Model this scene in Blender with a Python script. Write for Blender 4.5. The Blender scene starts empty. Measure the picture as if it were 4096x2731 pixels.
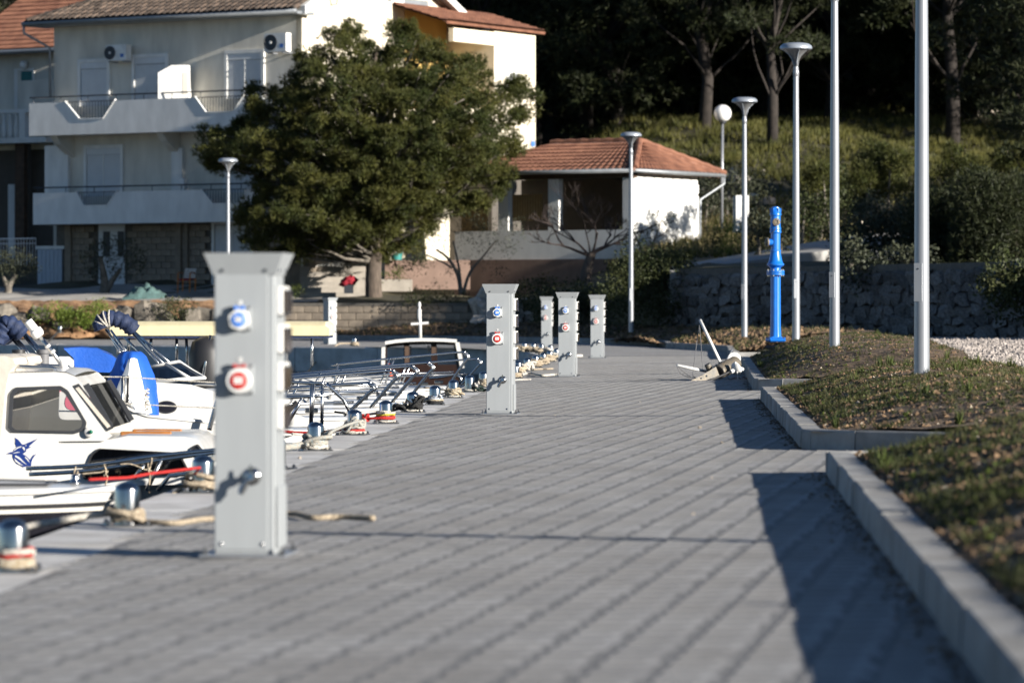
import bpy, bmesh, math, random
import numpy as np
from mathutils import Vector, Matrix
R = math.radians
random.seed(7); rng = np.random.default_rng(7)
scene = bpy.context.scene
COL = scene.collection
# ------------------------------------------------------------------ camera
CAM_H, FPX, HOR = 1.055, 3840.0, 307.0
cd = bpy.data.cameras.new('camera'); cam = bpy.data.objects.new('camera', cd); COL.objects.link(cam)
cam.location = (0, 0, CAM_H); cam.rotation_euler = (R(90), 0, 0)
cd.sensor_width = 36; cd.lens = 135; cd.shift_y = -(341.0 - HOR) / 1024
cd.clip_start = 0.5; cd.clip_end = 2000
cd.dof.use_dof = True; cd.dof.focus_distance = 41.0; cd.dof.aperture_fstop = 3.6; cd.dof.aperture_blades = 9
scene.camera = cam
# ------------------------------------------------------------------ sky and sun
SUN_AZ, SUN_EL = 34.5, 15.0          # sun to the right (+X), swung towards the camera side
to_sun = Vector((math.cos(R(SUN_AZ)) * math.cos(R(SUN_EL)), -math.sin(R(SUN_AZ)) * math.cos(R(SUN_EL)), math.sin(R(SUN_EL))))
w = bpy.data.worlds.new('World'); scene.world = w; w.use_nodes = True
nt = w.node_tree; bg = nt.nodes['Background']
sky = nt.nodes.new('ShaderNodeTexSky'); sky.sky_type = 'NISHITA'; sky.sun_disc = False
sky.sun_elevation = R(SUN_EL); sky.sun_rotation = math.atan2(to_sun.x, to_sun.y)
sky.air_density = 0.75; sky.dust_density = 0.15; sky.ozone_density = 3.0
nt.links.new(sky.outputs[0], bg.inputs[0]); bg.inputs[1].default_value = 0.05
sd = bpy.data.lights.new('sun', 'SUN'); sun = bpy.data.objects.new('sun', sd); COL.objects.link(sun)
sd.energy = 5.0; sd.angle = R(0.53); sd.color = (1.0, 0.93, 0.83)
sun.rotation_euler = to_sun.to_track_quat('Z', 'Y').to_euler(); sun.location = (40, -30, 30)
vs = scene.view_settings; vs.view_transform = 'Standard'; vs.look = 'None'; vs.gamma = 1.0; vs.exposure = 1.25
vs.use_curve_mapping = False
scene.cycles.use_denoising = True
scene.cycles.max_bounces = 6; scene.cycles.transparent_max_bounces = 8
scene.cycles.caustics_reflective = False; scene.cycles.caustics_refractive = False
scene.cycles.sample_clamp_indirect = 4.0
# ------------------------------------------------------------------ measuring helpers
def P(u, v, Y):
    "point at depth Y (metres in front of the camera) that the 1024 px photograph shows at u, v"
    return Vector(((u - 512) * Y / FPX, Y, CAM_H + (HOR - v) * Y / FPX))
def gz(x, y):
    "the quay paving falls 2 per cent towards the water"
    a = max(0.0, min(0.1, 0.022 * (x + 2.7 - 0.046 * y))); k = max(0.0, min(1.0, (y - 62) / 25))
    return a * (1 - k) + 0.06 * k
def G(u, v):
    z = 0.02
    for _ in range(8):
        Y = (CAM_H - z) * FPX / (v - HOR); x = (u - 512) * Y / FPX; z = gz(x, Y)
    return Vector((x, Y, z))
class Frame:
    "vertical facade plane: origin, horizontal axis, outward normal"
    def __init__(s, o, ax, n):
        s.o = Vector(o); s.a = Vector(ax).normalized(); s.n = Vector(n).normalized()
    def p(s, t, z, out=0.0):
        q = s.o + s.a * t + s.n * out; return Vector((q.x, q.y, z))
    def tz(s, u, v, out=0.0):
        d = Vector(((u - 512) / FPX, 1, (HOR - v) / FPX)); c = Vector((0, 0, CAM_H))
        o = s.o + s.n * out
        k = (o - c).dot(s.n) / d.dot(s.n); q = c + d * k
        return (q - o).dot(s.a), q.z
    def uvp(s, u, v, out=0.0):
        t, z = s.tz(u, v, out); return s.p(t, z, out)
# ------------------------------------------------------------------ mesh helpers
class MB:
    def __init__(s): s.v = []; s.f = []
    def add(s, vs, fs):
        k = len(s.v); s.v += [tuple(x) for x in vs]; s.f += [tuple(i + k for i in f) for f in fs]; return s
    def box(s, c, d, rz=0.0, ch=0.0):
        x, y, z = (k / 2 for k in d); pts = []
        if ch <= 0:
            for dz in (-z, z):
                for dx, dy in ((-x, -y), (x, -y), (x, y), (-x, y)): pts.append((dx, dy, dz))
            fs = [(3, 2, 1, 0), (4, 5, 6, 7), (0, 1, 5, 4), (1, 2, 6, 5), (2, 3, 7, 6), (3, 0, 4, 7)]
        else:
            fs = []
            for dz, k in ((-z, ch), (-z + ch, 0), (z - ch, 0), (z, ch)):
                X, Y = x - k, y - k
                e = 0 if k else ch
                for dx, dy in ((-X + e, -Y), (X - e, -Y), (X, -Y + e), (X, Y - e), (X - e, Y), (-X + e, Y), (-X, Y - e), (-X, -Y + e)): pts.append((dx, dy, dz))
            fs.append(tuple(range(7, -1, -1))); fs.append(tuple(range(24, 32)))
            for r in range(3):
                for i in range(8):
                    j = (i + 1) % 8; fs.append((r * 8 + i, r * 8 + j, r * 8 + 8 + j, r * 8 + 8 + i))
        cs, sn = math.cos(rz), math.sin(rz)
        return s.add([(c[0] + a * cs - b * sn, c[1] + a * sn + b * cs, c[2] + h) for a, b, h in pts], fs)
    def hull8(s, b, t):
        "box from four bottom and four top corners"
        return s.add(list(b) + list(t), [(3, 2, 1, 0), (4, 5, 6, 7), (0, 1, 5, 4), (1, 2, 6, 5), (2, 3, 7, 6), (3, 0, 4, 7)])
    def fbox(s, fr, t0, t1, z0, z1, o0, o1):
        b = [fr.p(t0, z0, o0), fr.p(t1, z0, o0), fr.p(t1, z0, o1), fr.p(t0, z0, o1)]
        return s.hull8(b, [Vector((q.x, q.y, z1)) for q in b])
    def rings(s, rings, closed=True, cap=True):
        n = len(rings[0]); k = len(s.v); fs = []
        for r in range(len(rings) - 1):
            for i in range(n if closed else n - 1):
                j = (i + 1) % n; fs.append((r * n + i, r * n + j, (r + 1) * n + j, (r + 1) * n + i))
        if cap and closed:
            fs.append(tuple(range(n - 1, -1, -1))); fs.append(tuple(range((len(rings) - 1) * n, len(rings) * n)))
        return s.add([p for r in rings for p in r], fs)
    def tube(s, pts, r, n=8, closed=False):
        pts = [Vector(p) for p in pts]; m = len(pts); rs = r if isinstance(r, (list, tuple)) else [r] * m
        rings = []; up = None
        for i, p in enumerate(pts):
            if closed: t = pts[(i + 1) % m] - pts[i - 1]
            else: t = pts[min(i + 1, m - 1)] - pts[max(i - 1, 0)]
            if t.length < 1e-9: t = Vector((0, 0, 1))
            t.normalize()
            if up is None: up = Vector((0, 0, 1)) if abs(t.z) < .95 else Vector((1, 0, 0))
            a = t.cross(up)
            if a.length < 1e-4: a = t.cross(Vector((1, .3, 0)))
            a.normalize(); b = a.cross(t).normalized(); up = b
            rings.append([p + (a * math.cos(6.28319 * k / n) + b * math.sin(6.28319 * k / n)) * rs[i] for k in range(n)])
        if closed: rings.append(rings[0])
        return s.rings(rings, True, not closed)
    def cyl(s, p0, p1, r0, r1=None, n=12): return s.tube([p0, p1], [r0, r0 if r1 is None else r1], n)
    def lathe(s, c, prof, n=20, axis=None):
        c = Vector(c); q = Vector(axis).to_track_quat('Z', 'Y') if axis is not None else None
        rings = []
        for r, z in prof:
            ring = []
            for k in range(n):
                p = Vector((r * math.cos(6.28319 * k / n), r * math.sin(6.28319 * k / n), z))
                ring.append(c + (q @ p if q else p))
            rings.append(ring)
        return s.rings(rings)
    def prism(s, poly, d):
        "planar polygon (list of points) extruded by vector d"
        d = Vector(d); n = len(poly); a = [Vector(p) for p in poly]
        return s.add(a + [p + d for p in a], [tuple(range(n - 1, -1, -1)), tuple(range(n, 2 * n))] + [(i, (i + 1) % n, n + (i + 1) % n, n + i) for i in range(n)])
    def grid(s, rows):
        n = len(rows[0]); m = len(rows)
        return s.add([p for r in rows for p in r], [(r * n + i, r * n + i + 1, (r + 1) * n + i + 1, (r + 1) * n + i) for r in range(m - 1) for i in range(n - 1)])
    def mesh(s, name, smooth=False):
        me = bpy.data.meshes.new(name); me.from_pydata(s.v, [], s.f); me.update()
        bm = bmesh.new(); bm.from_mesh(me); bmesh.ops.recalc_face_normals(bm, faces=bm.faces[:]); bm.to_mesh(me); bm.free()
        if smooth: me.shade_smooth()
        return me
    def obj(s, name, mat, parent=None, smooth=False, angle=None):
        me = s.mesh(name, smooth)
        if smooth and angle: me.set_sharp_from_angle(angle=R(angle))
        return link(name, me, mat, parent)
def link(name, me, mat, parent=None, loc=None, rot=None, scl=None):
    if mat is not None and not me.materials: me.materials.append(MT[mat] if isinstance(mat, str) else mat)
    o = bpy.data.objects.new(name, me); COL.objects.link(o)
    if loc is not None: o.location = loc
    if rot is not None: o.rotation_euler = rot
    if scl is not None: o.scale = scl
    if parent is not None: par(o, parent)
    return o
def par(o, parent):
    o.parent = parent
    L = Vector(parent.location); q = parent.parent
    if q is not None: L = L * 0 + Vector(parent.location)
    if parent.type == 'EMPTY' and not parent.get('local'): o.matrix_parent_inverse = Matrix.Translation(-Vector(parent.location))
def empty(name, loc=(0, 0, 0), local=False):
    o = bpy.data.objects.new(name, None); COL.objects.link(o); o.location = loc; o.empty_display_size = .2
    if local: LOCAL.add(o.name); o['local'] = 1
    return o
LOCAL = set()
def tag(o, label=None, cat=None, group=None, kind=None):
    if label: o['label'] = label
    if cat: o['category'] = cat
    if group: o['group'] = group
    if kind: o['kind'] = kind
    return o
def thing(name, label, cat, loc=(0, 0, 0), group=None, local=False):
    return tag(empty(name, loc, local), label, cat, group)
def copy_tree(o, parent=None, name=None):
    c = o.copy(); COL.objects.link(c)
    if parent is not None:
        c.parent = parent; c.matrix_parent_inverse = o.matrix_parent_inverse.copy()
    for ch in [x for x in list(bpy.data.objects) if x.parent == o and x != c]: copy_tree(ch, c)
    return c
def np_mesh(name, V, F, mat, parent=None, smooth=False):
    "triangle mesh from numpy arrays"
    V = np.asarray(V, dtype=np.float32).reshape(-1, 3); F = np.asarray(F, dtype=np.int32).reshape(-1, 3)
    me = bpy.data.meshes.new(name); me.vertices.add(len(V)); me.vertices.foreach_set('co', V.ravel())
    me.loops.add(F.size); me.loops.foreach_set('vertex_index', F.ravel())
    me.polygons.add(len(F)); me.polygons.foreach_set('loop_start', np.arange(0, F.size, 3, dtype=np.int32))
    me.polygons.foreach_set('loop_total', np.full(len(F), 3, dtype=np.int32))
    me.update(calc_edges=True); me.validate()
    if smooth: me.shade_smooth()
    else: me.shade_flat()
    return link(name, me, mat, parent)
def jit(a): return random.uniform(-a, a)
def lerp(a, b, t): return a + (b - a) * t
def rrect(cx, cy, w, h, r, n=4):
    "rounded rectangle outline in 2-D"
    out = []
    for sx, sy, a0 in ((1, 1, 0), (-1, 1, 90), (-1, -1, 180), (1, -1, 270)):
        for k in range(n + 1):
            a = R(a0 + 90 * k / n); out.append((cx + sx * (w / 2 - r) + r * math.cos(a), cy + sy * (h / 2 - r) + r * math.sin(a)))
    return out
def smooth_path(pts, k=6):
    "Catmull-Rom through points"
    pts = [Vector(p) for p in pts]; out = []
    for i in range(len(pts) - 1):
        a, b, c, d = pts[max(i - 1, 0)], pts[i], pts[i + 1], pts[min(i + 2, len(pts) - 1)]
        for j in range(k):
            t = j / k; out.append(.5 * ((2 * b) + (c - a) * t + (2 * a - 5 * b + 4 * c - d) * t * t + (3 * b - a - 3 * c + d) * t ** 3))
    out.append(pts[-1]); return out
# ------------------------------------------------------------------ materials
MT = {}
def mat(name, col, rough=.6, metal=0.0, var=.12, scale=4.0, bump=0.0, bscale=60.0, col2=None, island=0.0, spec=.5, coat=0.0, trans=0.0, detail=5, thresh=None, stretch=None, rnd=0.0, sss=None, alpha=None, stain=0.0, sscale=.5):
    m = bpy.data.materials.new(name); m.use_nodes = True; N = m.node_tree.nodes; L = m.node_tree.links
    b = N['Principled BSDF']; MT[name] = m
    tc = N.new('ShaderNodeTexCoord'); src = tc.outputs['Object']
    if stretch:
        mp = N.new('ShaderNodeMapping'); mp.inputs['Scale'].default_value = stretch; L.new(src, mp.inputs[0]); src = mp.outputs[0]
    nz = N.new('ShaderNodeTexNoise'); nz.inputs['Scale'].default_value = scale; nz.inputs['Detail'].default_value = detail; L.new(src, nz.inputs['Vector'])
    rp = N.new('ShaderNodeValToRGB'); L.new(nz.outputs[0], rp.inputs[0])
    c1 = tuple(max(0, k * (1 - var)) for k in col) + (1,); c2 = (tuple(col2) if col2 else tuple(min(1, k * (1 + var)) for k in col)) + (1,)
    rp.color_ramp.elements[0].color = c1; rp.color_ramp.elements[1].color = c2
    rp.color_ramp.elements[0].position, rp.color_ramp.elements[1].position = thresh or (.33, .67)
    out = rp.outputs[0]
    if island or rnd:
        if island:
            g = N.new('ShaderNodeNewGeometry'); s_ = g.outputs['Random Per Island']; amt = island
        else:
            g = N.new('ShaderNodeObjectInfo'); s_ = g.outputs['Random']; amt = rnd
        mr = N.new('ShaderNodeMapRange'); L.new(s_, mr.inputs[0]); mr.inputs[3].default_value = 1 - amt; mr.inputs[4].default_value = 1 + amt
        hs = N.new('ShaderNodeHueSaturation'); L.new(out, hs.inputs['Color']); L.new(mr.outputs[0], hs.inputs['Value']); out = hs.outputs[0]
    if stain:
        gp = N.new('ShaderNodeNewGeometry'); n3 = N.new('ShaderNodeTexNoise'); n3.inputs['Scale'].default_value = sscale; n3.inputs['Detail'].default_value = 9; n3.inputs['Roughness'].default_value = .65
        L.new(gp.outputs['Position'], n3.inputs['Vector']); r3 = N.new('ShaderNodeValToRGB'); L.new(n3.outputs[0], r3.inputs[0])
        r3.color_ramp.elements[0].position = .34; r3.color_ramp.elements[1].position = .62; r3.color_ramp.elements[0].color = (1 - stain, 1 - stain * 1.15, 1 - stain * 1.35, 1); r3.color_ramp.elements[1].color = (1.04, 1.04, 1.04, 1)
        mu = N.new('ShaderNodeMix'); mu.data_type = 'RGBA'; mu.blend_type = 'MULTIPLY'; mu.inputs[0].default_value = 1; L.new(out, mu.inputs[6]); L.new(r3.outputs[0], mu.inputs[7]); out = mu.outputs[2]
    L.new(out, b.inputs['Base Color'])
    b.inputs['Roughness'].default_value = rough; b.inputs['Metallic'].default_value = metal
    b.inputs['Specular IOR Level'].default_value = spec; b.inputs['Coat Weight'].default_value = coat; b.inputs['Coat Roughness'].default_value = .08
    if trans: b.inputs['Transmission Weight'].default_value = trans
    if alpha is not None: b.inputs['Alpha'].default_value = alpha
    if bump:
        n2 = N.new('ShaderNodeTexNoise'); n2.inputs['Scale'].default_value = bscale; n2.inputs['Detail'].default_value = 4; L.new(src, n2.inputs['Vector'])
        bp = N.new('ShaderNodeBump'); bp.inputs['Strength'].default_value = bump; bp.inputs['Distance'].default_value = .02; L.new(n2.outputs[0], bp.inputs['Height']); L.new(bp.outputs[0], b.inputs['Normal'])
    return m
def foliage(name, col, col2, trans=.25, rough=.6, island=.35):
    m = mat(name, col, rough, var=.0, col2=col2, scale=.9, island=island, spec=.25, thresh=(.35, .65))
    N = m.node_tree.nodes; L = m.node_tree.links; b = N['Principled BSDF']; o = N['Material Output']
    tr = N.new('ShaderNodeBsdfTranslucent'); mx = N.new('ShaderNodeMixShader'); mx.inputs[0].default_value = trans
    L.new(b.inputs['Base Color'].links[0].from_socket, tr.inputs[0]); L.new(b.outputs[0], mx.inputs[1]); L.new(tr.outputs[0], mx.inputs[2]); L.new(mx.outputs[0], o.inputs[0])
def glass(name, tint, a, rough=.05):
    "thin tinted pane: mix of clear transparency and gloss"
    m = bpy.data.materials.new(name); m.use_nodes = True; N = m.node_tree.nodes; L = m.node_tree.links; MT[name] = m
    N.remove(N['Principled BSDF']); o = N['Material Output']
    t = N.new('ShaderNodeBsdfTransparent'); t.inputs[0].default_value = tint + (1,)
    g = N.new('ShaderNodeBsdfGlossy'); g.inputs['Roughness'].default_value = rough
    mx = N.new('ShaderNodeMixShader'); mx.inputs[0].default_value = a
    L.new(t.outputs[0], mx.inputs[1]); L.new(g.outputs[0], mx.inputs[2]); L.new(mx.outputs[0], o.inputs[0])
mat('paver', (.280, .277, .272), .85, var=.10, scale=9, bump=.25, bscale=240, rnd=.10, stain=.16, sscale=.8, col2=(.312, .308, .303))
mat('paver_i', (.280, .277, .272), .85, var=.10, scale=9, bump=.25, bscale=240, island=.10, stain=.16, sscale=.8, col2=(.312, .308, .303))
mat('joint', (.15, .149, .147), .95, var=.3, scale=30)
mat('concrete', (.50, .495, .485), .85, var=.10, scale=3, bump=.25, bscale=120, rnd=.05, stain=.15, sscale=1.5)
mat('quay_face', (.24, .245, .25), .85, var=.35, scale=2.2, bump=.4, bscale=25, stretch=(1, 1, .25))
mat('quay_face_low', (.11, .12, .13), .8, var=.5, scale=2.5, bump=.5, bscale=25, stretch=(1.5, 1.5, .2), col2=(.20, .21, .23))
mat('kerb', (.29, .288, .28), .85, var=.16, scale=7, bump=.35, bscale=120, rnd=.11, stain=.2, sscale=3)
mat('soil', (.085, .055, .032), .95, var=.45, scale=9, bump=1.0, bscale=45, col2=(.19, .13, .078))
mat('soil_clod', (.125, .08, .045), .95, var=.35, scale=20, island=.6)
mat('pebble', (.34, .29, .23), .9, var=.25, scale=20, island=.45)
mat('gravel', (.33, .29, .265), .95, var=.22, scale=16, bump=.8, bscale=40, col2=(.42, .375, .345))
mat('gravel_stone', (.30, .265, .24), .95, var=.2, scale=12, island=.35)
mat('pedestal', (.272, .290, .302), .42, var=.025, scale=5, coat=.1, stretch=(3, 3, .5))
mat('pedestal_dark', (.03, .03, .033), .35)
mat('smoke_cover', (.05, .04, .035), .1, coat=.5)
mat('socket_white', (.66, .66, .64), .4)
mat('socket_blue', (.02, .17, .62), .35)
mat('socket_red', (.42, .025, .018), .35)
mat('label_white', (.72, .72, .70), .5)
mat('ink', (.03, .03, .03), .6)
mat('steel', (.38, .38, .38), .15, 1.0, var=.05, scale=8)
mat('chrome_rail', (.55, .55, .54), .22, 1.0, var=.05, scale=8)
mat('galv', (.27, .285, .31), .36, .45, var=.05, scale=3)
mat('lamp_alu', (.27, .30, .34), .35, .3, var=.05)
mat('lamp_inner', (.16, .165, .17), .25, .3)
mat('globe', (.78, .78, .76), .3, coat=.3)
mat('rope_tan', (.40, .33, .24), .9, var=.35, scale=60, bump=1.0, bscale=130)
mat('rope_white', (.55, .52, .46), .9, var=.3, scale=60, bump=1.0, bscale=130)
mat('rope_cream', (.48, .37, .22), .9, var=.3, scale=50, bump=1.0, bscale=130, col2=(.56, .50, .40))
mat('rope_black', (.012, .012, .013), .85, var=.4, scale=70, bump=1.0, bscale=130, col2=(.03, .03, .03))
mat('rope_green', (.006, .018, .014), .8, var=.3, scale=90, col2=(.02, .11, .07), thresh=(.6, .7))
mat('rope_red', (.40, .015, .012), .75, var=.2, scale=30, bump=.6, bscale=110)
mat('rope_yellow', (.50, .42, .03), .8, var=.25, scale=80, bump=1, bscale=130)
mat('rope_fleck', (.46, .43, .37), .9, var=.2, scale=70, col2=(.20, .30, .36), bump=.8, bscale=130, thresh=(.55, .64))
mat('rope_bluewhite', (.58, .60, .62), .85, var=.1, scale=75, col2=(.05, .18, .42), bump=.8, bscale=120, thresh=(.54, .62))
mat('hydrant_blue', (.008, .13, .50), .28, var=.08, scale=8, coat=.5)
mat('gelcoat', (.60, .60, .585), .24, var=.05, scale=2.5, coat=.3, stain=.10, sscale=2.2)
mat('gelcoat_cream', (.66, .64, .58), .3, var=.05, scale=2)
mat('deck_grip', (.50, .50, .49), .6, var=.06, scale=20)
mat('hull_black', (.012, .012, .016), .2, coat=.5)
mat('hull_red', (.45, .015, .03), .25, coat=.5)
mat('rubber', (.018, .018, .02), .5)
mat('frame_grey', (.035, .037, .042), .4)
mat('teak', (.30, .12, .03), .5, var=.3, scale=8, stretch=(2, 12, 12))
mat('mahogany', (.02, .008, .004), .35, var=.35, scale=6, stretch=(8, 8, 1), coat=.4)
mat('decal_navy', (.01, .03, .16), .35)
mat('decal_pink', (.50, .12, .17), .5)
mat('canvas_blue', (.01, .085, .42), .55, var=.12, scale=4, bump=.25, bscale=25)
mat('canvas_navy', (.009, .02, .06), .75, var=.3, scale=12, bump=.5, bscale=30)
mat('canvas_cream', (.60, .53, .33), .8, var=.06, scale=6, bump=.15, bscale=20)
mat('canvas_glint_beige', (.50, .46, .40), .8, var=.06, scale=8, bump=.2, bscale=30)  # beige canvas, also the reflection drawn on the quarter window pane
mat('cover_white', (.72, .72, .70), .5, var=.04, scale=6, bump=.3, bscale=14)
mat('dark_cloth', (.05, .055, .065), .8, var=.35, scale=22, stretch=(6, 6, .3))
mat('grey_vinyl', (.11, .11, .115), .6)
mat('nav_green', (.005, .12, .07), .2)
mat('stucco', (.62, .59, .52), .9, var=.13, scale=1.1, bump=.4, bscale=30, stretch=(1.6, 1.6, .5))
mat('stucco_warm', (.66, .60, .48), .9, var=.05, scale=1.6, bump=.35, bscale=30)
mat('stucco_yellow', (.62, .42, .14), .9, var=.06, scale=2)
mat('white_paint', (.70, .70, .68), .75, var=.08, scale=1.8, bump=.25, bscale=24, stretch=(1.5, 1.5, .6))
mat('plinth', (.22, .15, .12), .9, var=.12, scale=3)
mat('shutter', (.60, .62, .64), .55, var=.03)
mat('shutter_gap', (.30, .31, .33), .7)
mat('tile_old', (.066, .056, .049), .9, var=.35, scale=3, rnd=.5, col2=(.115, .08, .058))
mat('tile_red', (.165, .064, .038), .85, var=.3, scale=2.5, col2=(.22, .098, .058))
mat('tile_sunlit', (.58, .21, .05), .85, var=.2, scale=4, island=.2)  # brighter roof tile, with the sunlight put into its colour
mat('ridge_mortar', (.36, .21, .16), .9, var=.2, scale=6)
mat('zinc', (.25, .27, .29), .45, .4, var=.1)
mat('dark_wood', (.06, .035, .022), .7, var=.3, scale=5)
mat('bamboo', (.30, .21, .10), .8, var=.3, scale=8, stretch=(8, 8, 1))
mat('dark_metal', (.035, .04, .05), .5, .3)
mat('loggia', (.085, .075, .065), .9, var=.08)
mat('block', (.25, .21, .165), .92, var=.18, scale=4, bump=.4, bscale=40, rnd=.14)
mat('wall_block', (.235, .195, .15), .92, var=.15, scale=5, bump=.5, bscale=40, rnd=.13)
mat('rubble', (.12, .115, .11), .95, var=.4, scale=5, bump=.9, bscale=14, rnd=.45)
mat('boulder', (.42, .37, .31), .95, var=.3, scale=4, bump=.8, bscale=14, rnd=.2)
mat('mortar', (.12, .11, .095), .95, var=.2, scale=10)
mat('red_earth', (.20, .10, .045), .95, var=.4, scale=5, bump=1, bscale=14, col2=(.32, .19, .10))
mat('terrace', (.30, .285, .26), .92, var=.2, scale=1.2, bump=.4, bscale=20)
mat('road', (.30, .295, .285), .9, var=.12, scale=1.5)
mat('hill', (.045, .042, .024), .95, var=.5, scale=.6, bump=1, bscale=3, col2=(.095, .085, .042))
mat('dry_grass', (.17, .14, .065), .9, var=.3, scale=2, island=.3)
foliage('hill_grass', (.06, .068, .017), (.125, .118, .032), .3)
foliage('grass', (.040, .052, .015), (.085, .085, .032), .3)
foliage('weed', (.048, .070, .016), (.09, .11, .025), .3)
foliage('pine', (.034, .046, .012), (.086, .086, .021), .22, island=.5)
foliage('pine_shaded', (.016, .023, .009), (.034, .040, .015), .10, island=.4)  # darker pine foliage, with the grove's shade put into its colour
foliage('olive', (.030, .037, .022), (.060, .066, .040), .15, island=.4)
foliage('shrub', (.024, .035, .011), (.050, .056, .020), .15, island=.4)
foliage('shrub_bright', (.10, .15, .02), (.16, .20, .04), .3)
mat('bark', (.09, .07, .055), .95, var=.35, scale=6, bump=1, bscale=18, stretch=(3, 3, .6))
mat('bark_grey', (.13, .115, .095), .95, var=.35, scale=6, bump=1, bscale=18)
mat('twig', (.04, .028, .024), .9)
mat('net', (.07, .13, .125), .9, var=.3, scale=8, bump=1, bscale=20)
mat('chair_orange', (.50, .16, .02), .5)
mat('cloth_red', (.26, .008, .02), .8)
mat('pot_teal', (.03, .20, .19), .5)
mat('planter', (.32, .29, .25), .9)
mat('tin', (.17, .165, .15), .55, .3, var=.4, scale=14, col2=(.16, .13, .09), bump=.5, bscale=40)
mat('blue_door', (.40, .45, .52), .8, var=.1, scale=6, stretch=(6, 6, .6))
mat('sign_blue', (.05, .15, .45), .5)
mat('teal_curtain', (.015, .13, .14), .6)
mat('water', (.012, .028, .045), .06, var=.2, scale=.5, bump=.35, bscale=4, spec=.5)
mat('pipe_white', (.62, .62, .60), .45, var=.06)
mat('orange_cloth', (.60, .08, .01), .7)
glass('window_glass', (.75, .76, .76), .14)
glass('tint_glass', (.16, .17, .19), .16)
glass('wind_glass', (.45, .46, .50), .2)

mat('bank_stone_shaded', (.13, .115, .095), .95, var=.3, scale=4, bump=.8, bscale=14, rnd=.25)  # stone colour darkened in place of the shade lying over the bank
mat('bark_shaded', (.026, .021, .018), .95, var=.35, scale=6, bump=1, bscale=18)  # bark of the grove trunks, toned down to carry the shade there
# ================================================================== SETTING
def edgeX(Y): return -3.02 + 0.046 * Y          # water edge of the quay
def bolX(Y): return -2.70 + 0.0465 * Y          # line of bollards
def padX(Y): return -2.50 + 0.0450 * Y          # where the pavers begin
# --- water
mb = MB(); mb.grid([[(-90, y, -.85), (14, y, -.85)] for y in (-20, 60, 125)])
tag(mb.obj('water', 'water'), kind='structure')
mb = MB(); mb.grid([[(-700, y, -3.2), (700, y, -3.2)] for y in (-300, 900)]); tag(mb.obj('ground', 'hill'), kind='structure')
# --- quay wall and coping
EDGE = [Vector((edgeX(y), y, 0)) for y in (2, 20, 40, 60, 79)] + [Vector(p) for p in ((.58, 83, .02), (.32, 87.5, .04), (-.15, 91.5, .05), (-1.2, 95, .05), (-5.6, 99, .05), (-17, 109, .05), (-42, 131, .05))]
INN = [Vector((padX(y) + .03, y, 0)) for y in (2, 20, 40, 60, 79)] + [Vector(p) for p in ((1.12, 83.3, .02), (.9, 88, .04), (.4, 92.3, .05), (-.75, 95.8, .05), (-5.2, 99.7, .05), (-16.6, 109.7, .05), (-41.6, 131.7, .05))]
mb = MB(); mb.grid([[p + Vector((0, 0, -.62)) for p in EDGE], [p + Vector((0, 0, -3)) for p in EDGE]])
tag(mb.obj('quay_wall', 'quay_face_low'), kind='structure')
cop = empty('quay_coping'); tag(cop, kind='structure')
for i in range(len(EDGE) - 1):
    n = max(1, round((EDGE[i + 1] - EDGE[i]).length / 3.0))
    for k in range(n):
        a, b = k / n + .0012, (k + 1) / n - .0012
        e0, e1 = EDGE[i].lerp(EDGE[i + 1], a), EDGE[i].lerp(EDGE[i + 1], b); f0, f1 = INN[i].lerp(INN[i + 1], a), INN[i].lerp(INN[i + 1], b)
        zz = jit(.0015)
        up = Vector((0, 0, zz)); dn = Vector((0, 0, -.64)); c = (f0 - e0).normalized() * .03
        mb = MB()
        ring = lambda q, qi: [q + dn, q + up + Vector((0, 0, -.03)), q + up + c, qi + up, qi + dn]
        mb.rings([ring(e0, f0), ring(e1, f1)])
        mb.obj('coping_slab', 'concrete', cop)
# --- kerbs: measured along the foot of each run
KH = .135
def kerb(name, pts, inner, label=None):
    "kerb stones one metre long along pts; inner = side (+1 left of the direction, -1 right) on which the bed lies"
    root = empty(name); tag(root, kind='structure')
    for i in range(len(pts) - 1):
        a, b = Vector(pts[i]), Vector(pts[i + 1]); d = (b - a); Ln = d.length; n = max(1, round(Ln / 1.0))
        t = d.normalized(); s = Vector((-t.y, t.x, 0)) * inner
        for k in range(n):
            p, q = a.lerp(b, k / n) + t * .005, a.lerp(b, (k + 1) / n) - t * .005; off = s * jit(.004); p, q = p + off + s * jit(.002), q + off
            h = KH + jit(.003)
            prof = lambda o: [o + Vector((0, 0, -.1)), o + s * .012 + Vector((0, 0, h - .012)), o + s * .022 + Vector((0, 0, h)), o + s * .150 + Vector((0, 0, h)), o + s * .155 + Vector((0, 0, -.1))]
            mb = MB(); mb.rings([prof(p), prof(q)]); mb.obj('kerb_stone', 'kerb', root)
    return root
A1 = G(824.6, 473); A0 = G(979.6, 682.6); dA = (A1 - A0) / (A1.y - A0.y); A0 = A0 + dA * (4 - A0.y); A0.z = gz(A0.x, A0.y)
B0 = G(801.5, 449); B1 = G(760, 399); C0 = G(752.5, 390); C1 = G(740, 363.5)
def rt(p, dx, dy): return Vector((p.x + dx, p.y + dy, gz(p.x + dx, p.y + dy)))
kerb('kerb', [A0, A1, rt(A1, 3.2, -.2)], -1)
def near_end(p0, p1, k):
    t = (p1 - p0).normalized(); s = Vector((t.y, -t.x, 0)); return [Vector((q.x, q.y, gz(q.x, q.y))) for q in (p0 + s * 2.6 - t * (k * 2.6), p0 + s * .35 - t * (k * .35 + .02), p0 + s * .06 + t * .06, p0 + t * .3)]
kerb('kerb', near_end(B0, B1, .85) + [B1, rt(B1, 3.2, .1)], -1)
kerb('kerb', near_end(C0, C1, .5) + [C1, rt(C1, 3.3, .1)], -1)
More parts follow.
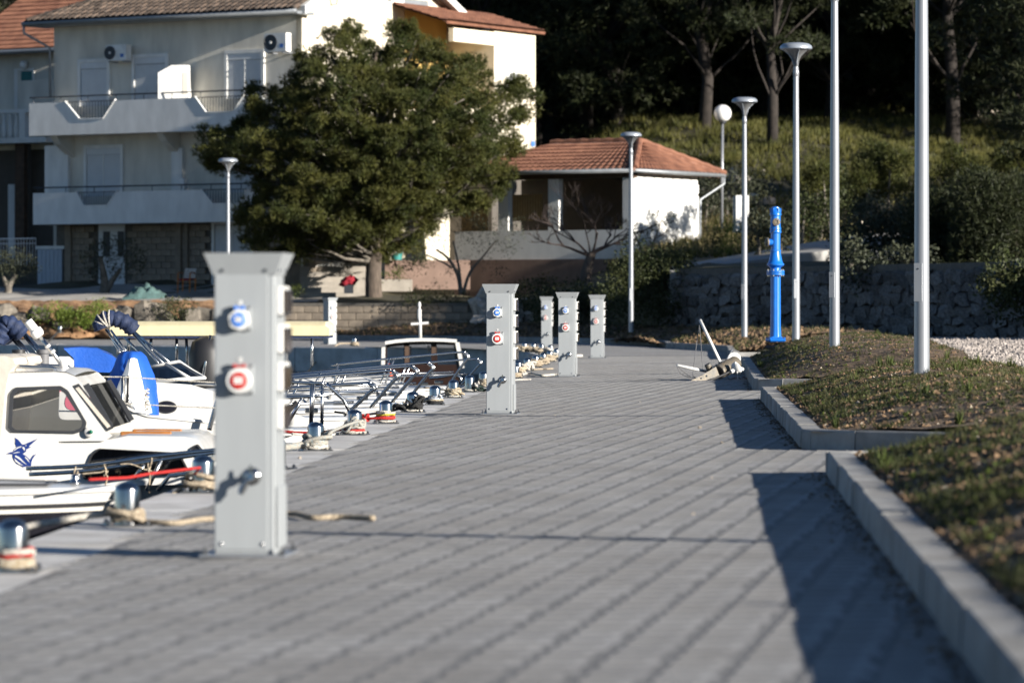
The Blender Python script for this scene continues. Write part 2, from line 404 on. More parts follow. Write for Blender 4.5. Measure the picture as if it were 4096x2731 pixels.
FAR = [rt(G(733, 359), 3.2, 0), G(733, 359), G(728, 356), G(726, 351), G(666, 347.5), G(662, 345.2), G(600, 343), G(517, 341), G(430, 339.8), G(337, 339), G(200, 338.6), G(60, 338.4), G(-150, 338.2)]
kerb('kerb', FAR, -1)
# --- soil beds
def fbm(x, y, s=1.0):
    return (math.sin(x * 1.7 * s + 1.3) * math.cos(y * 1.3 * s + .4) + .5 * math.sin(x * 3.9 * s + y * 2.7 * s) + .35 * math.sin(x * 8.1 * s - y * 6.3 * s + 2) + .2 * math.cos(x * 17 * s + y * 13 * s)) / 2
def bedz(s, e, x, y):
    "soil height above datum: s metres in from kerb face, e metres from the nearest end"
    k = max(0, s - .16) * .9; k = k / (1 + k ** 4) ** .25; amp = .29 + .13 * max(0, min(1, (y - 38) / 14))
    m = min(1, max(0, (e - .14) / 1.3)); m = m * m * (3 - 2 * m)
    back = max(0, s - 1.9) * .10
    return gz(x, y) + KH - .015 + (amp * k - back) * (.25 + .75 * m) + .035 * fbm(x, y, 1.6) * min(1, s * 2) + .012 * fbm(x, y, 7)
BEDS = []
def bed(p0, p1, W, near_open=False, diag=0.0):
    d = (p1 - p0); L = d.length; t = d.normalized(); s = Vector((t.y, -t.x, 0))
    ny, ns = int(L / .14), int(W / .11); rows = []
    for j in range(ny + 1):
        row = []
        for i in range(ns + 1):
            a = .06 + (W - .06) * i / ns; ys_ = -diag * min(a, 2.6); y = ys_ + .05 + (L - ys_ - .1) * j / ny
            q = p0 + t * y + s * a; e = (L - y) if near_open else min((y - ys_) * .75, L - y)
            row.append((q.x, q.y, bedz(a, e, q.x, q.y)))
        rows.append(row)
    mb = MB(); mb.grid(rows); o = mb.obj('planting_bed', 'soil', smooth=True); tag(o, kind='structure')
    BEDS.append((p0, t, s, L, W, near_open, diag)); return o
bed(A0, A1, 2.55, True); bed(B0, B1, 2.55, False, .85); bed(C0, C1, 2.55, False, .5)
FR = []   # far bed: strip behind the far kerb
for i, p in enumerate(FAR):
    a, b = FAR[max(i - 1, 0)], FAR[min(i + 1, len(FAR) - 1)]; t = (Vector((b.x, b.y, 0)) - Vector((a.x, a.y, 0))).normalized()
    FR.append((p, Vector((t.y, -t.x, 0))))
def far_in(x, y):
    best = 99
    for i in range(1, len(FAR) - 1):
        a, b = FAR[i], FAR[i + 1]; ax, ay, bx, by = a.x, a.y, b.x, b.y; dx, dy = bx - ax, by - ay
        k = max(0, min(1, ((x - ax) * dx + (y - ay) * dy) / (dx * dx + dy * dy))); best = min(best, math.hypot(x - ax - dx * k, y - ay - dy * k))
    return best
mb = MB(); rows = []
for i, p in enumerate(FAR[2:]):
    pass
FB = [G(728, 356), G(726, 351), G(666, 347.5), G(600, 343), G(517, 341), G(430, 339.8), G(337, 339), G(200, 338.6), G(60, 338.4), G(-150, 338.2)]
BK = [Vector((7.6, 79.5, 0)), Vector((7.4, 88, 0)), Vector((6.4, 98, 0)), Vector((5.2, 104.5, 0)), Vector((2.5, 116, 0)), Vector((0, 121, 0)), Vector((-5.5, 122, 0)), Vector((-10, 123, 0)), Vector((-16, 124, 0)), Vector((-24, 124, 0))]
rows = []
for i in range(len(FB) - 1):
    n = 16
    for k in range(n + (i == len(FB) - 2)):
        a, b = FB[i].lerp(FB[i + 1], k / n), BK[i].lerp(BK[i + 1], k / n); row = []
        for j in range(26):
            q = a.lerp(b, .012 + .988 * (j / 25) ** 1.5); s = far_in(q.x, q.y)
            kk = max(0, s - .16) * .6; kk = kk / (1 + kk ** 4) ** .25
            row.append((q.x, q.y, .06 + KH - .03 + .40 * kk + .05 * fbm(q.x, q.y, 1.5) * min(1, s) + .015 * fbm(q.x, q.y, 6)))
        rows.append(row)
mb = MB(); mb.grid(rows); farbed = mb.obj('planting_bed', 'soil', smooth=True); tag(farbed, kind='structure')
# --- quay paving: sheet of jointing sand, pavers with stepped edges laid on it
def inside(x, y):
    if x < padX(y): return False
    if y < A1.y: return x < lerp(A0.x, A1.x, (y - A0.y) / (A1.y - A0.y)) + .01
    if y < B0.y: return x < A1.x + 3.6
    if y < B1.y: return x < lerp(B0.x, B1.x, (y - B0.y) / (B1.y - B0.y)) + .01
    if y < C0.y: return x < B1.x + 3.2
    if y < C1.y: return x < lerp(C0.x, C1.x, (y - C0.y) / (C1.y - C0.y)) + .01
    return x < 8.2
rows = []
for y in np.arange(3, 80.1, .7):
    rows.append([(x, y, gz(x, y) - .0013) for x in np.linspace(padX(y) - .02, padX(y) + 8.4, 40)])
mb = MB(); mb.grid(rows); paving = mb.obj('quay_paving', 'joint'); tag(paving, kind='structure')
PW, PL, NOTCH = .2, .225, .115
def paver_mesh(skirt):
    "interlocking block: notch in its left side that stays open down to the jointing sand"
    ys = (-.5, -.23, -.19, .19, .23, .5); dl = (0, 0, 1, 1, 0, 0); dr = (0, 0, 1, 1, 0, 0); g = .0005
    vs = []
    for y, a, b in zip(ys, dl, dr):
        yy = y * PL + (.0006 if y == -.5 else -.0006 if y == .5 else 0); xl, xr = -PW / 2 + g + a * NOTCH, PW / 2 - g + b * .012
        vs += [(xl, yy, .0), (xl + .04, yy, .0), (xr, yy, .0), (xl, yy, -.03), (xr, yy, -.03)]
    fs = []
    for i in range(5):
        a, b = i * 5, i * 5 + 5; fs += [(a, a + 1, b + 1, b), (a + 1, a + 2, b + 2, b + 1), (a + 3, a, b, b + 3), (a + 2, a + 4, b + 4, b + 2)]
    fs += [(0, 3, 4, 2), (27, 29, 28, 25)]
    return vs, fs
pv_v, pv_f = paver_mesh(True); me_pv = bpy.data.meshes.new('paver'); me_pv.from_pydata(pv_v, [], pv_f); me_pv.materials.append(MT['paver'])
fv, ff = paver_mesh(False); fv = np.array(fv); tri = []
for f in ff: tri += [(f[0], f[1], f[2]), (f[0], f[2], f[3])]
tri = np.array(tri)
cdir = np.array([.145, 1.0]); cdir /= np.linalg.norm(cdir); rdir = np.array([cdir[1], -cdir[0]])
ang = math.atan2(rdir[1], rdir[0]); cells = []
for j in range(int(5 / PL), int(84 / PL)):
    for i in range(-110, 60):
        c = rdir * (i * PW) + cdir * (j * PL)
        if c[1] > 79 or c[1] < 6: continue
        if not (abs(c[0] / c[1]) < .145): continue
        if inside(c[0], c[1]): cells.append((c[1], c[0]))
cells.sort(); nobj = 0; VV = []; FF = []; base = 0
for y, x in cells:
    u = 512 + FPX * x / y; v = HOR + FPX * (CAM_H - gz(x, y)) / y; h = gz(x, y) + jit(.0003); tx, ty = jit(.003), jit(.003)
    if nobj < 300 and -20 < u < 1040 and v < 690:
        link('paver', me_pv, None, paving, (x, y, h), (tx, -ty, ang)); nobj += 1
    else:
        cs, sn = math.cos(ang), math.sin(ang)
        X = fv[:, 0] * cs - fv[:, 1] * sn; Y = fv[:, 0] * sn + fv[:, 1] * cs
        Z = fv[:, 2] + h + ty * fv[:, 0] + tx * fv[:, 1]
        VV.append(np.stack([X + x, Y + y, Z], 1)); FF.append(tri + base); base += len(fv)
pvs = np_mesh('pavers', np.concatenate(VV), np.concatenate(FF), 'paver_i', paving); tag(pvs, kind='stuff')
# far quay: the pavers are too small there to tell apart
mb = MB(); rows = []
for k in range(40):
    y = 78.9 + k * .4
    rows.append([(x, y, gz(x, y) - .004) for x in np.linspace(.75 if y < 86 else lerp(.75, -1.4, (y - 86) / 9), 9.5, 8)])
mb.grid(rows)
fq = INN[9:]
mb.grid([[Vector((-1.2, 94.4, .056)), Vector((9, 94.4, .056))], [Vector((-5.4, 99.3, .056)), Vector((7.6, 99.3, .056))], [Vector((-16.8, 109.3, .056)), Vector((3.6, 109.3, .056))], [Vector((-26, 118, .056)), Vector((0, 118, .056))], [Vector((-32, 121, .056)), Vector((-6, 121, .056))]])
tag(mb.obj('far_quay', 'paver'), kind='structure')
# --- gravel lot behind the beds
rows = []
for y in np.linspace(2, 110, 120):
    x0 = lerp(A0.x, C1.x, min(1.25, (y - A0.y) / (C1.y - A0.y))) + (2.35 if y < 66 else 2.35)
    rows.append([(x, y, .355 + .02 * fbm(x, y, .7)) for x in (x0, x0 + .6, x0 + 1.2, x0 + 2, x0 + 3, x0 + 4.5, x0 + 6.5, x0 + 10, x0 + 18, 60)])
mb = MB(); mb.grid(rows); tag(mb.obj('gravel_lot', 'gravel'), kind='structure')
# low back kerb between bed and gravel
kb = [Vector((lerp(A0.x, C1.x, (y - A0.y) / (C1.y - A0.y)) + 2.5, y, .33)) for y in (8, 22, 36)]
kerb('back_kerb', kb, -1)
# --- upper ground: terrace in front of the houses and the hillside
WALL0, WALL1 = Vector((13.2, 85, .35)), Vector((4.4, 107, .35))
def y_front(x):
    if x >= 4.4: return lerp(107, 85, min(1.6, (x - 4.4) / 8.8)) + .5
    if x >= .0: return lerp(120.6, 107.5, x / 4.4)
    return 120.6 + min(5, -x * .13)
def T(x, y):
    l = np.interp(y, [119, 124, 131, 150, 170, 225, 330], [1.10, 1.30, 1.57, 3.0, 7.5, 17, 45])
    r = np.interp(y, [84, 104, 116, 128, 140, 170, 225, 330], [2.0, 2.15, 2.55, 3.05, 4.3, 9.3, 19, 48])
    k = max(0, min(1, (x + .5) / 6.5)); k = k * k * (3 - 2 * k)
    amp = min(1, max(0, (y - 112) / 40))
    return l + (r - l) * k + (.55 * fbm(x, y, .16) + .12 * fbm(x, y, .8)) * amp
rows = []
ys = np.concatenate([np.linspace(0, .12, 22), np.linspace(.13, .45, 40), np.linspace(.47, 1, 24)])
for k in ys:
    row = []
    for x in np.concatenate([np.linspace(-80, -30, 10), np.linspace(-28, 30, 70), np.linspace(33, 90, 12)]):
        y0 = y_front(x); y = y0 + (330 - y0) * k; row.append((x, y, T(x, y)))
    rows.append(row)
rows = [[(x, y, -2.0) for x, y, z in rows[0]]] + rows
mb = MB(); mb.grid(rows); hill = mb.obj('hillside', 'hill', smooth=True, angle=60); tag(hill, kind='structure')
# concrete terrace in front of the house
rows = [[(x, y, T(x, y) + .03) for x in np.linspace(-26, -6.2, 24)] for y in np.linspace(122.4, 133, 10)]
mb = MB(); mb.grid(rows); tag(mb.obj('terrace', 'terrace'), kind='structure')
# --- road climbing behind the wall
lo = [P(670, 270, 106.5), P(700, 266.5, 107), P(740, 262, 108.5), P(790, 255, 110.5), P(850, 247, 113), P(930, 240, 115)]
up = [P(670, 266, 111), P(700, 261, 112), P(740, 254, 114), P(790, 245, 116), P(850, 236, 119), P(930, 228, 122)]
mb = MB(); mb.grid([[a.lerp(b, k / 6) for k in range(7)] for a, b in zip(lo, up)])
mb.grid([lo, [p - Vector((0, 0, .9)) for p in lo]])
tag(mb.obj('road', 'road'), kind='structure')
# ================================================================== WALLS
# --- rubble retaining wall on the right, in the shade of the grove
def stone_variants(n, rough=.16, seg=1):
    out = []
    for k in range(n):
        bm = bmesh.new(); bmesh.ops.create_cube(bm, size=1); bmesh.ops.bevel(bm, geom=bm.edges[:] , offset=.16, segments=1, affect='EDGES')
        for v in bm.verts: v.co += Vector((jit(rough), jit(rough), jit(rough))) * .5
        me = bpy.data.meshes.new('stone'); bm.to_mesh(me); bm.free(); out.append(me)
    return out
d = (WALL1 - WALL0); WL = d.length; wt = d.normalized(); wn = Vector((wt.y, -wt.x, 0))
if wn.y > 0: wn = -wn
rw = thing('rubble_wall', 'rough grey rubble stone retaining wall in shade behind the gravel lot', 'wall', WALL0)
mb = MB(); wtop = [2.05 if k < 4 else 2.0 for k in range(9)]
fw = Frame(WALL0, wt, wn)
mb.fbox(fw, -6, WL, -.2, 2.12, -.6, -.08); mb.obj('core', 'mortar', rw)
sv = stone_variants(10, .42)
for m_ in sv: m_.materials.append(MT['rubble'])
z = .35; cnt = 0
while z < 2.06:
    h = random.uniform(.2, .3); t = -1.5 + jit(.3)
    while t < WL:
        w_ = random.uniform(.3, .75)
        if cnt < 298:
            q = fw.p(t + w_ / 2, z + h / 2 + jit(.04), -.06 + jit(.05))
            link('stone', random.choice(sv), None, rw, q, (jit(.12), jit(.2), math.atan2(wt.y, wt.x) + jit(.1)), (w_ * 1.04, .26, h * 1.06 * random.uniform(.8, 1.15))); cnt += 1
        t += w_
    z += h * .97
# --- block wall in front of the terrace
BW = Frame(P(476, 330, 119.3), (P(250, 330, 121) - P(476, 330, 119.3)) * Vector((1, 1, 0)), (-.05, -1, 0))
bw = thing('block_wall', 'low retaining wall of tan concrete blocks under the pine tree', 'wall', BW.p(0, .3))
tL = BW.tz(238, 320)[0]
mb = MB(); mb.fbox(BW, .02, tL, .1, 1.10, -.30, -.03); mb.obj('core', 'mortar', bw)
me_b = MB().box((0, 0, 0), (.47, .2, .215), ch=.012).mesh('block'); me_b.materials.append(MT['wall_block'])
az = math.atan2(BW.a.y, BW.a.x)
for r in range(4):
    t = .24 if r % 2 == 0 else .0
    while t < tL:
        if t > .1: link('block', me_b, None, bw, BW.p(t, .21 + .11 + r * .227, -.08 + jit(.008)), (0, 0, az))
        t += .482
mb = MB(); mb.fbox(BW, -.12, .12, .1, 1.16, -.32, .03); mb.obj('end_post', 'ridge_mortar' if False else 'wall_block', bw)
mb = MB(); mb.fbox(BW, .125, tL, 1.104, 1.19, -.34, .04); mb.obj('coping', 'mortar', bw)
# --- pile of pale boulders at the end of the block wall
bl = stone_variants(5, .3)
for m_ in bl: m_.materials.append(MT['boulder'])
k = 0
for u, v, s, Y in ((481, 325, .62, 118.4), (488, 314, .7, 118.9), (478, 306, .55, 119.2), (487, 297, .6, 119.6), (496, 322, .6, 118.6), (505, 311, .7, 119.3), (497, 301, .5, 119.8), (515, 322, .55, 118.8), (522, 310, .65, 119.6), (536, 318, .7, 119), (553, 321, .6, 118.6), (546, 307, .5, 120)):
    o = link('boulder', bl[k % 5], None, None, P(u, v, Y), (jit(3), jit(3), jit(3)), (s, s * .8, s * .75)); k += 1
    tag(o, 'pale limestone boulder in the heap beside the block wall end', 'boulder', 'boulders heaped at the end of the block wall')
# --- left: old stone revetment with red earth in front of the terrace
rv = stone_variants(5, .3)
for m_ in rv: m_.materials.append(MT['bank_stone_shaded'])
rows = []
for i in range(60):
    u = -60 + i * 5.2; row = []
    for j in range(14):
        k = j / 13; v = lerp(337, 300, k); Y = 119.0 + 2.6 * k ** 1.6 - .5 * fbm(u * .06, k * 4, 1)
        row.append(P(u, v - 1.5 * fbm(u * .1, k * 3, 1.2), Y))
    rows.append(row)
mb = MB(); mb.grid(rows); tag(mb.obj('earth_bank', 'red_earth', smooth=True), kind='structure')
k = 0
for u, v, s in ((116, 316, .9), (130, 313, 1.1), (150, 311, 1.3), (168, 318, .8), (190, 314, 1.0), (207, 315, .9), (224, 313, 1.0), (96, 322, .6), (137, 327, .7), (160, 328, .55), (40, 313, .8), (20, 316, .7), (66, 311, .6), (5, 310, .9), (180, 326, .6), (215, 325, .8), (60, 322, .5), (109, 327, .5)):
    o = link('revetment_stone', rv[k % 5], None, None, P(u, v + 2, 119.3), (jit(.3), jit(.3), jit(3)), (s * .8, .5, s * .5)); k += 1
    tag(o, 'rough grey stone set in the red earth bank left of the block wall', 'stone', 'stones in the red earth bank')
# ================================================================== THINGS ON THE QUAY
# --- power and water pedestals
def text_mesh(body, size, mt, parent, loc, rot, name='lettering', shear=0.0):
    cu = bpy.data.curves.new(name, 'FONT'); cu.body = body; cu.size = size; cu.align_x = 'CENTER'; cu.align_y = 'CENTER'; cu.extrude = .0006; cu.shear = shear
    t = bpy.data.objects.new(name, cu); COL.objects.link(t)
    me = bpy.data.meshes.new_from_object(t); bpy.data.objects.remove(t); bpy.data.curves.remove(cu)
    return link(name, me, mt, parent, loc, rot)
def make_pedestal():
    root = thing('service_pedestal', 'x', 'pedestal', local=True)
    W, D, H = .262, .262, 1.205; x0 = -W / 2
    mb = MB(); mb.box((0, 0, .01 + H / 2), (W, D, H), ch=.006); mb.obj('body', 'pedestal', root)
    mb = MB(); mb.box((-.013, -D / 2 - .0025, .62), (W - .034, .005, 1.18), ch=.0015); fp = mb.obj('front_panel', 'pedestal', root)
    for x in (-.1, .078):
        for z, r in ((.055, .0095),):
            mb = MB(); mb.lathe((x, -D / 2 - .004, z), [(r, 0), (r * .9, .004), (r * .5, .007), (.001, .008)], 10, (0, -1, 0)); mb.obj('screw', 'steel', fp)
    # flared cap: four sheets folded outwards round an open top
    mb = MB(); a, b, t = W / 2 + .004, W / 2 + .040, .004
    lo = [(-a, -a, 1.205), (a, -a, 1.205), (a, a, 1.205), (-a, a, 1.205)]; hi = [(-b, -b, 1.3), (b, -b, 1.3), (b, b, 1.3), (-b, b, 1.3)]
    hi2 = [(x * .965, y * .965, 1.3) for x, y, z in hi]; lo2 = [(x * .96, y * .96, 1.215) for x, y, z in lo]
    mb.rings([lo, hi, hi2, lo2]); cap = mb.obj('flared_cap', 'pedestal', root)
    for x in (-.093, .093):
        f = .22; mb = MB(); mb.lathe((x, -lerp(a, b, f) - .001, lerp(1.205, 1.3, f)), [(.008, 0), (.007, .004), (.001, .007)], 10, (0, -1, -.44)); mb.obj('screw', 'steel', cap)
        mb = MB(); mb.lathe((lerp(a, b, f) + .001, x, lerp(1.205, 1.3, f)), [(.008, 0), (.007, .004), (.001, .007)], 10, (1, 0, -.44)); mb.obj('screw', 'steel', cap)
    yf = -D / 2 - .005
    def socket(z, rr, rc, cname, flutes):
        x = x0 + .114
        s = MB().box((x, yf - .006, z + .005), (rr * 2.15, .012, rr * 2.3), ch=.003).obj('socket', 'pedestal', root)
        n = 48; prof = lambda k, r: r * (1 + (.035 * (1 if (k // 4) % 2 else -1) if flutes else 0))
        ring = lambda r, y: [(x + prof(k, r) * math.cos(6.28319 * k / n), y, z + prof(k, r) * math.sin(6.28319 * k / n)) for k in range(n)]
        mb = MB(); mb.rings([ring(rr * .96, yf - .01), ring(rr, yf - .02), ring(rr, yf - .040), ring(rr * .95, yf - .046), ring(rr * .72, yf - .046)]); mb.obj('cap_ring', 'socket_white', s, True, 35)
        mb = MB(); mb.lathe((x, yf - .0462, z), [(rc, 0), (rc, .004), (rc * .9, .006), (.001, .006)], 28, (0, -1, 0)); mb.obj('cap_disc', cname, s)
        mb = MB(); mb.box((x, yf - .0528, z + .001), (rc * .98, .0012, rc * .78)); mb.obj('label_plate', 'label_white', s)
        mb = MB()
        for k in (-1, 0, 1): mb.box((x + jit(.002), yf - .0537, z + .001 + k * rc * .2), (rc * random.uniform(.5, .75), .0006, rc * .06))
        mb.obj('label_print', 'ink', s)
        mb = MB(); mb.box((x, yf - .026, z + rr * 1.13), (rr * .82, .012, .008)); mb.box((x - rr * .38, yf - .026, z + rr * 1.16), (.009, .016, .016)); mb.box((x + rr * .38, yf - .026, z + rr * 1.16), (.009, .016, .016)); mb.obj('hinge', cname, s)
        for sx, sz in ((-1, 1.15), (1, 1.15), (1, -.95)):
            mb = MB(); mb.lathe((x + sx * rr * .92, yf - .0125, z + sz * rr), [(.006, 0), (.005, .004), (.001, .005)], 8, (0, -1, 0)); mb.obj('screw', 'pedestal_dark', s)
        mb = MB(); mb.box((x, yf - .0015, z + rr * 1.62), (.014, .002, .018)); nb = mb.obj('number_tag', 'label_white', s)
        return x, z + rr * 1.62, s
    nx, nz_, s1 = socket(1.015, .0445, .030, 'socket_blue', True)
    text_mesh('1', .015, 'ink', s1, (nx, yf - .0032, nz_), (R(90), 0, 0))
    nx, nz_, s2 = socket(.755, .0545, .037, 'socket_red', False)
    text_mesh('3', .015, 'ink', s2, (nx, yf - .0032, nz_), (R(90), 0, 0))
    # water tap
    tx, tz = x0 + .166, .345
    tap = MB().lathe((tx, yf, tz), [(.038, 0), (.038, .006), (.03, .014), (.018, .02), (.016, .03)], 24, (0, -1, 0)).obj('water_tap', 'steel', root, True, 40)
    mb = MB(); mb.tube(smooth_path([(tx, yf - .025, tz), (tx, yf - .05, tz), (tx - .012, yf - .062, tz - .014), (tx - .03, yf - .064, tz - .045)], 5), .013, 12); mb.obj('spout', 'steel', tap, True)
    mb = MB(); mb.lathe((tx - .03, yf - .064, tz - .045), [(.017, -.004), (.017, .012), (.013, .014), (.013, .03)], 12, (-.4, -.03, -.92)); mb.obj('hose_nipple', 'steel', tap)
    mb = MB(); mb.lathe((tx, yf - .045, tz), [(.018, 0), (.02, .02), (.015, .03)], 14, (.1, -1, .1)); mb.obj('valve_body', 'steel', tap, True, 40)
    mb = MB(); mb.prism([(tx - .01, yf - .05, tz + .01), (tx + .012, yf - .05, tz + .012), (tx + .004, yf - .05, tz + .052), (tx - .004, yf - .05, tz + .05)], (0, -.006, 0)); mb.obj('handle', 'steel', tap)
    # breaker boxes on the right side
    mb = MB(); mb.box((W / 2 + .004, 0, .70), (.008, D * .86, .92), ch=.002); sp = mb.obj('side_panel', 'pedestal', root)
    mb = MB(); mb.box((W / 2 + .010, 0, .17), (.012, D * .88, .26), ch=.002); mb.obj('service_door', 'pedestal', root)
    for k in range(4):
        zc = 1.3 - .143 - .061 - k * .163
        m_ = MB().box((W / 2 + .019, -.01, zc), (.026, .2, .122), ch=.004).obj('breaker_box', 'socket_white', root)
        mb = MB(); mb.box((W / 2 + .038, -.01, zc - .004), (.012, .19, .1), ch=.004); mb.obj('smoked_cover', 'smoke_cover', m_)
        mb = MB(); mb.box((W / 2 + .040, -.075, zc + .056), (.02, .03, .012), ch=.003); mb.obj('cover_hinge', 'socket_white', m_)
        mb = MB(); mb.box((W / 2 + .046, -.075, zc - .058), (.018, .03, .014), ch=.003); mb.obj('cover_latch', 'pedestal_dark', m_)
    bp = MB().box((0, 0, .006), (.376, .376, .01), ch=.002).obj('base_plate', 'galv', root)
    for x in (-1, 1):
        for y in (-1, 1):
            mb = MB(); mb.cyl((x * .166, y * .16, .01), (x * .166, y * .16, .045), .006, n=8); mb.lathe((x * .166, y * .16, .011), [(.014, 0), (.014, .012), (.009, .014)], 6); mb.obj('anchor_bolt', 'steel', bp)
    return root
ped = make_pedestal()
PEDS = [(G(247, 556.5), -5, 'grey power and water pedestal nearest the camera, blurred'),
        (G(500.5, 414), -5, 'grey power and water pedestal in sharp focus at the middle of the quay'),
        (G(567.5, 376.5), -5, 'grey power and water pedestal directly beside the white rope ends, third nearest'),
        (G(597.3, 358), -4, 'small distant grey pedestal on the open paving, right of all the others'),
        (G(546.6, 347.2), -3, 'small distant grey pedestal rising behind the cluster of roped bollards'),
        (G(329.5, 343.8), 36, 'distant grey pedestal on the far quay, its left side in shadow')]
for i, (p, a, lb) in enumerate(PEDS):
    o = ped if i == 0 else copy_tree(ped)
    o.location = p + Vector((0, .13, .001)); o.scale = (.97, .97, .97); o.rotation_euler = (0, 0, R(a)); tag(o, lb, 'pedestal', 'power and water pedestals along the quay')
# --- bollards
def make_bollard():
    root = thing('mooring_bollard', 'x', 'bollard', local=True)
    bp = MB().box((0, 0, .005), (.22, .22, .01), ch=.002).obj('base_plate', 'steel', root)
    for x in (-1, 1):
        for y in (-1, 1):
            mb = MB(); mb.cyl((x * .09, y * .09, .01), (x * .09, y * .09, .032), .006, n=8); mb.lathe((x * .09, y * .09, .011), [(.013, 0), (.013, .01), (.007, .016), (.001, .017)], 8); mb.obj('anchor_bolt', 'steel', bp)
    mb = MB(); mb.lathe((0, 0, .0095), [(.062, 0), (.062, .163), (.060, .172), (.050, .187), (.034, .197), (.016, .202), (.001, .203)], 32); mb.obj('post', 'steel', root, True, 60)
    mb = MB(); mb.cyl((-.03, -.095, .098), (-.02, .095, .098), .011, n=12); mb.obj('cross_pin', 'steel', root, True, 40)
    return root
bol = make_bollard(); BOLL = []
def place_bollard(p, lb, first=[True]):
    o = bol if first[0] else copy_tree(bol); first[0] = False
    o.location = p; o.rotation_euler = (0, 0, jit(.25)); tag(o, lb, 'bollard', 'polished steel bollards along the quay edge')
    BOLL.append(o); return o
NEAR_B = [(13, 571.5, 'polished steel bollard with red and white bands of rope at the left edge'),
          (127, 525, 'polished steel bollard wound with tan rope whose end runs past the nearest pedestal'),
          (203, 492, 'steel bollard half hidden behind the nearest pedestal'),
          (None, 25.05, 'steel bollard hidden behind the nearest pedestal'),
          (315.7, 450, 'steel bollard wrapped in thick flecked tan rope, just right of the nearest pedestal'),
          (354.6, 434.4, 'steel bollard with tan rope above a red band'),
          (385.8, 423, 'steel bollard with a red knotted rope and a yellow coil'),
          (412.9, 412.1, 'steel bollard tangled in black rope'),
          (435, 404.5, 'steel bollard with blue flecked white rope over a black coil'),
          (453.7, 397.4, 'steel bollard wound in loose cream and orange rope'),
          (469.6, 391.7, 'steel bollard with a dark green rope tangle at its foot'),
          (483.6, 387, 'steel bollard with cream rope, touching the sharp pedestal in view')]
for u, v, lb in NEAR_B:
    p = G(u, v) if u else Vector((bolX(v), v, 0)); place_bollard(p, lb)
for Y in (53.8, 57.0): place_bollard(Vector((bolX(Y) + .1, Y, 0)), 'steel bollard hidden behind the sharp pedestal')
FARB = []
for i, Y in enumerate((60.2, 63.4, 66.6, 69.8, 73.0, 76.2)):
    p = Vector((-.375 + .049 * (Y - 50.6), Y, gz(.5, Y))); FARB.append(p); place_bollard(p, 'small distant steel bollard in the roped row between the two middle pedestals')
for u, v in ((524.5, 351.5), (533.5, 352), (541.5, 353.2), (550.5, 354.2)):
    p = G(u, v); FARB.append(p); place_bollard(p, 'small distant steel bollard in the back row where the quay turns')
place_bollard(G(354.6, 345.4), 'tiny steel bollard on the far quay right of the shadowed pedestal')
place_bollard(P(60, 332.5, 114), 'tiny steel bollard on the far quay at the left, with a taut dark line')
# --- ropes
def coil_pts(c, r0, turns, z0, pitch, wob=.004, grow=0.0, a0=0.0):
    n = int(turns * 18); out = []
    for k in range(n + 1):
        a = a0 + 6.28319 * k / 18; r = r0 + grow * k / n + jit(wob)
        out.append(c + Vector((r * math.cos(a), r * math.sin(a), z0 + pitch * k / 18 + jit(wob))))
    return out
def tangle_pts(c, r, h, n):
    out = []; a = random.uniform(0, 6.28)
    for k in range(n):
        a += random.uniform(.5, 1.3); rr = r * random.uniform(.55, 1.25)
        out.append(c + Vector((rr * math.cos(a), rr * math.sin(a), .02 + h * random.random())))
    return smooth_path(out, 5)
def rope(label, mt, pts, r=.011, group='mooring ropes on the bollards', n=7):
    mb = MB(); mb.tube(pts, r, n); o = mb.obj('mooring_rope', mt, smooth=True); tag(o, label, 'rope', group); return o
def bp_(i): return Vector(BOLL[i].location)
rb = .072
def boatline(c, dz, dx, dy=0.0, sag=.05, z=.06, ang=2.6):
    a = c + Vector((rb * math.cos(ang), rb * math.sin(ang), z)); b = c + Vector((dx, dy, dz))
    return [a.lerp(b, k / 8) - Vector((0, 0, sag * math.sin(math.pi * k / 8))) for k in range(9)]
c = bp_(0)
rope('red rope band round the leftmost bollard', 'rope_red', coil_pts(c, rb, 2.4, .055, .018), .0095)
rope('white rope band between red turns on the leftmost bollard', 'rope_white', coil_pts(c, rb + .006, 1.4, .076, .012), .011)
rope('cream rope turns at the foot of the leftmost bollard', 'rope_cream', coil_pts(c, rb + .008, 2.2, .02, .014), .012)
c = bp_(1)
rope('loose tan rope wound on the bollard left of the nearest pedestal', 'rope_tan', coil_pts(c, rb + .004, 2.5, .022, .02, .01) + tangle_pts(c, rb + .02, .08, 9), .014)
rope('thick pale rope running from the second bollard down to the nearest boat', 'rope_white', [c + Vector((rb, 0, .05))] + smooth_path([c + Vector((-rb, .05, .06)), c + Vector((-.3, -.02, .03)), c + Vector((-.55, -.12, -.03)), c + Vector((-.8, -.2, -.25))], 5), .016)
rope('tan rope lying on the paving behind the nearest pedestal', 'rope_tan', smooth_path([c + Vector((rb, 0, .02)), c + Vector((.25, -.1, .02)), G(205, 521) + Vector((0, 0, .014)), G(250, 519) + Vector((0, 0, .014)), G(290, 517) + Vector((0, 0, .02)), G(312, 520) + Vector((0, 0, .016)), G(340, 519) + Vector((0, 0, .014)), G(374, 520) + Vector((0, 0, .012))], 6), .014)
c = bp_(2)
rope('tan rope heap on the bollard half hidden by the nearest pedestal', 'rope_tan', coil_pts(c, rb + .004, 2, .02, .022, .01) + tangle_pts(c, rb + .03, .1, 14), .014)
rope('taut red rope stretched from the half hidden bollard to the nearest boat', 'rope_red', [c + Vector((-.06, 0, .09)), P(200, 467, 21.6), P(150, 473, 21.3), P(128, 477, 21.2), P(118, 477.5, 21.1), P(105, 478, 21), P(89, 479, 20.9)], .0075)
rope('pale rope from the half hidden bollard down behind the chrome rail', 'rope_tan', boatline(c, -.3, -.9, -.3), .014)
c = bp_(4)
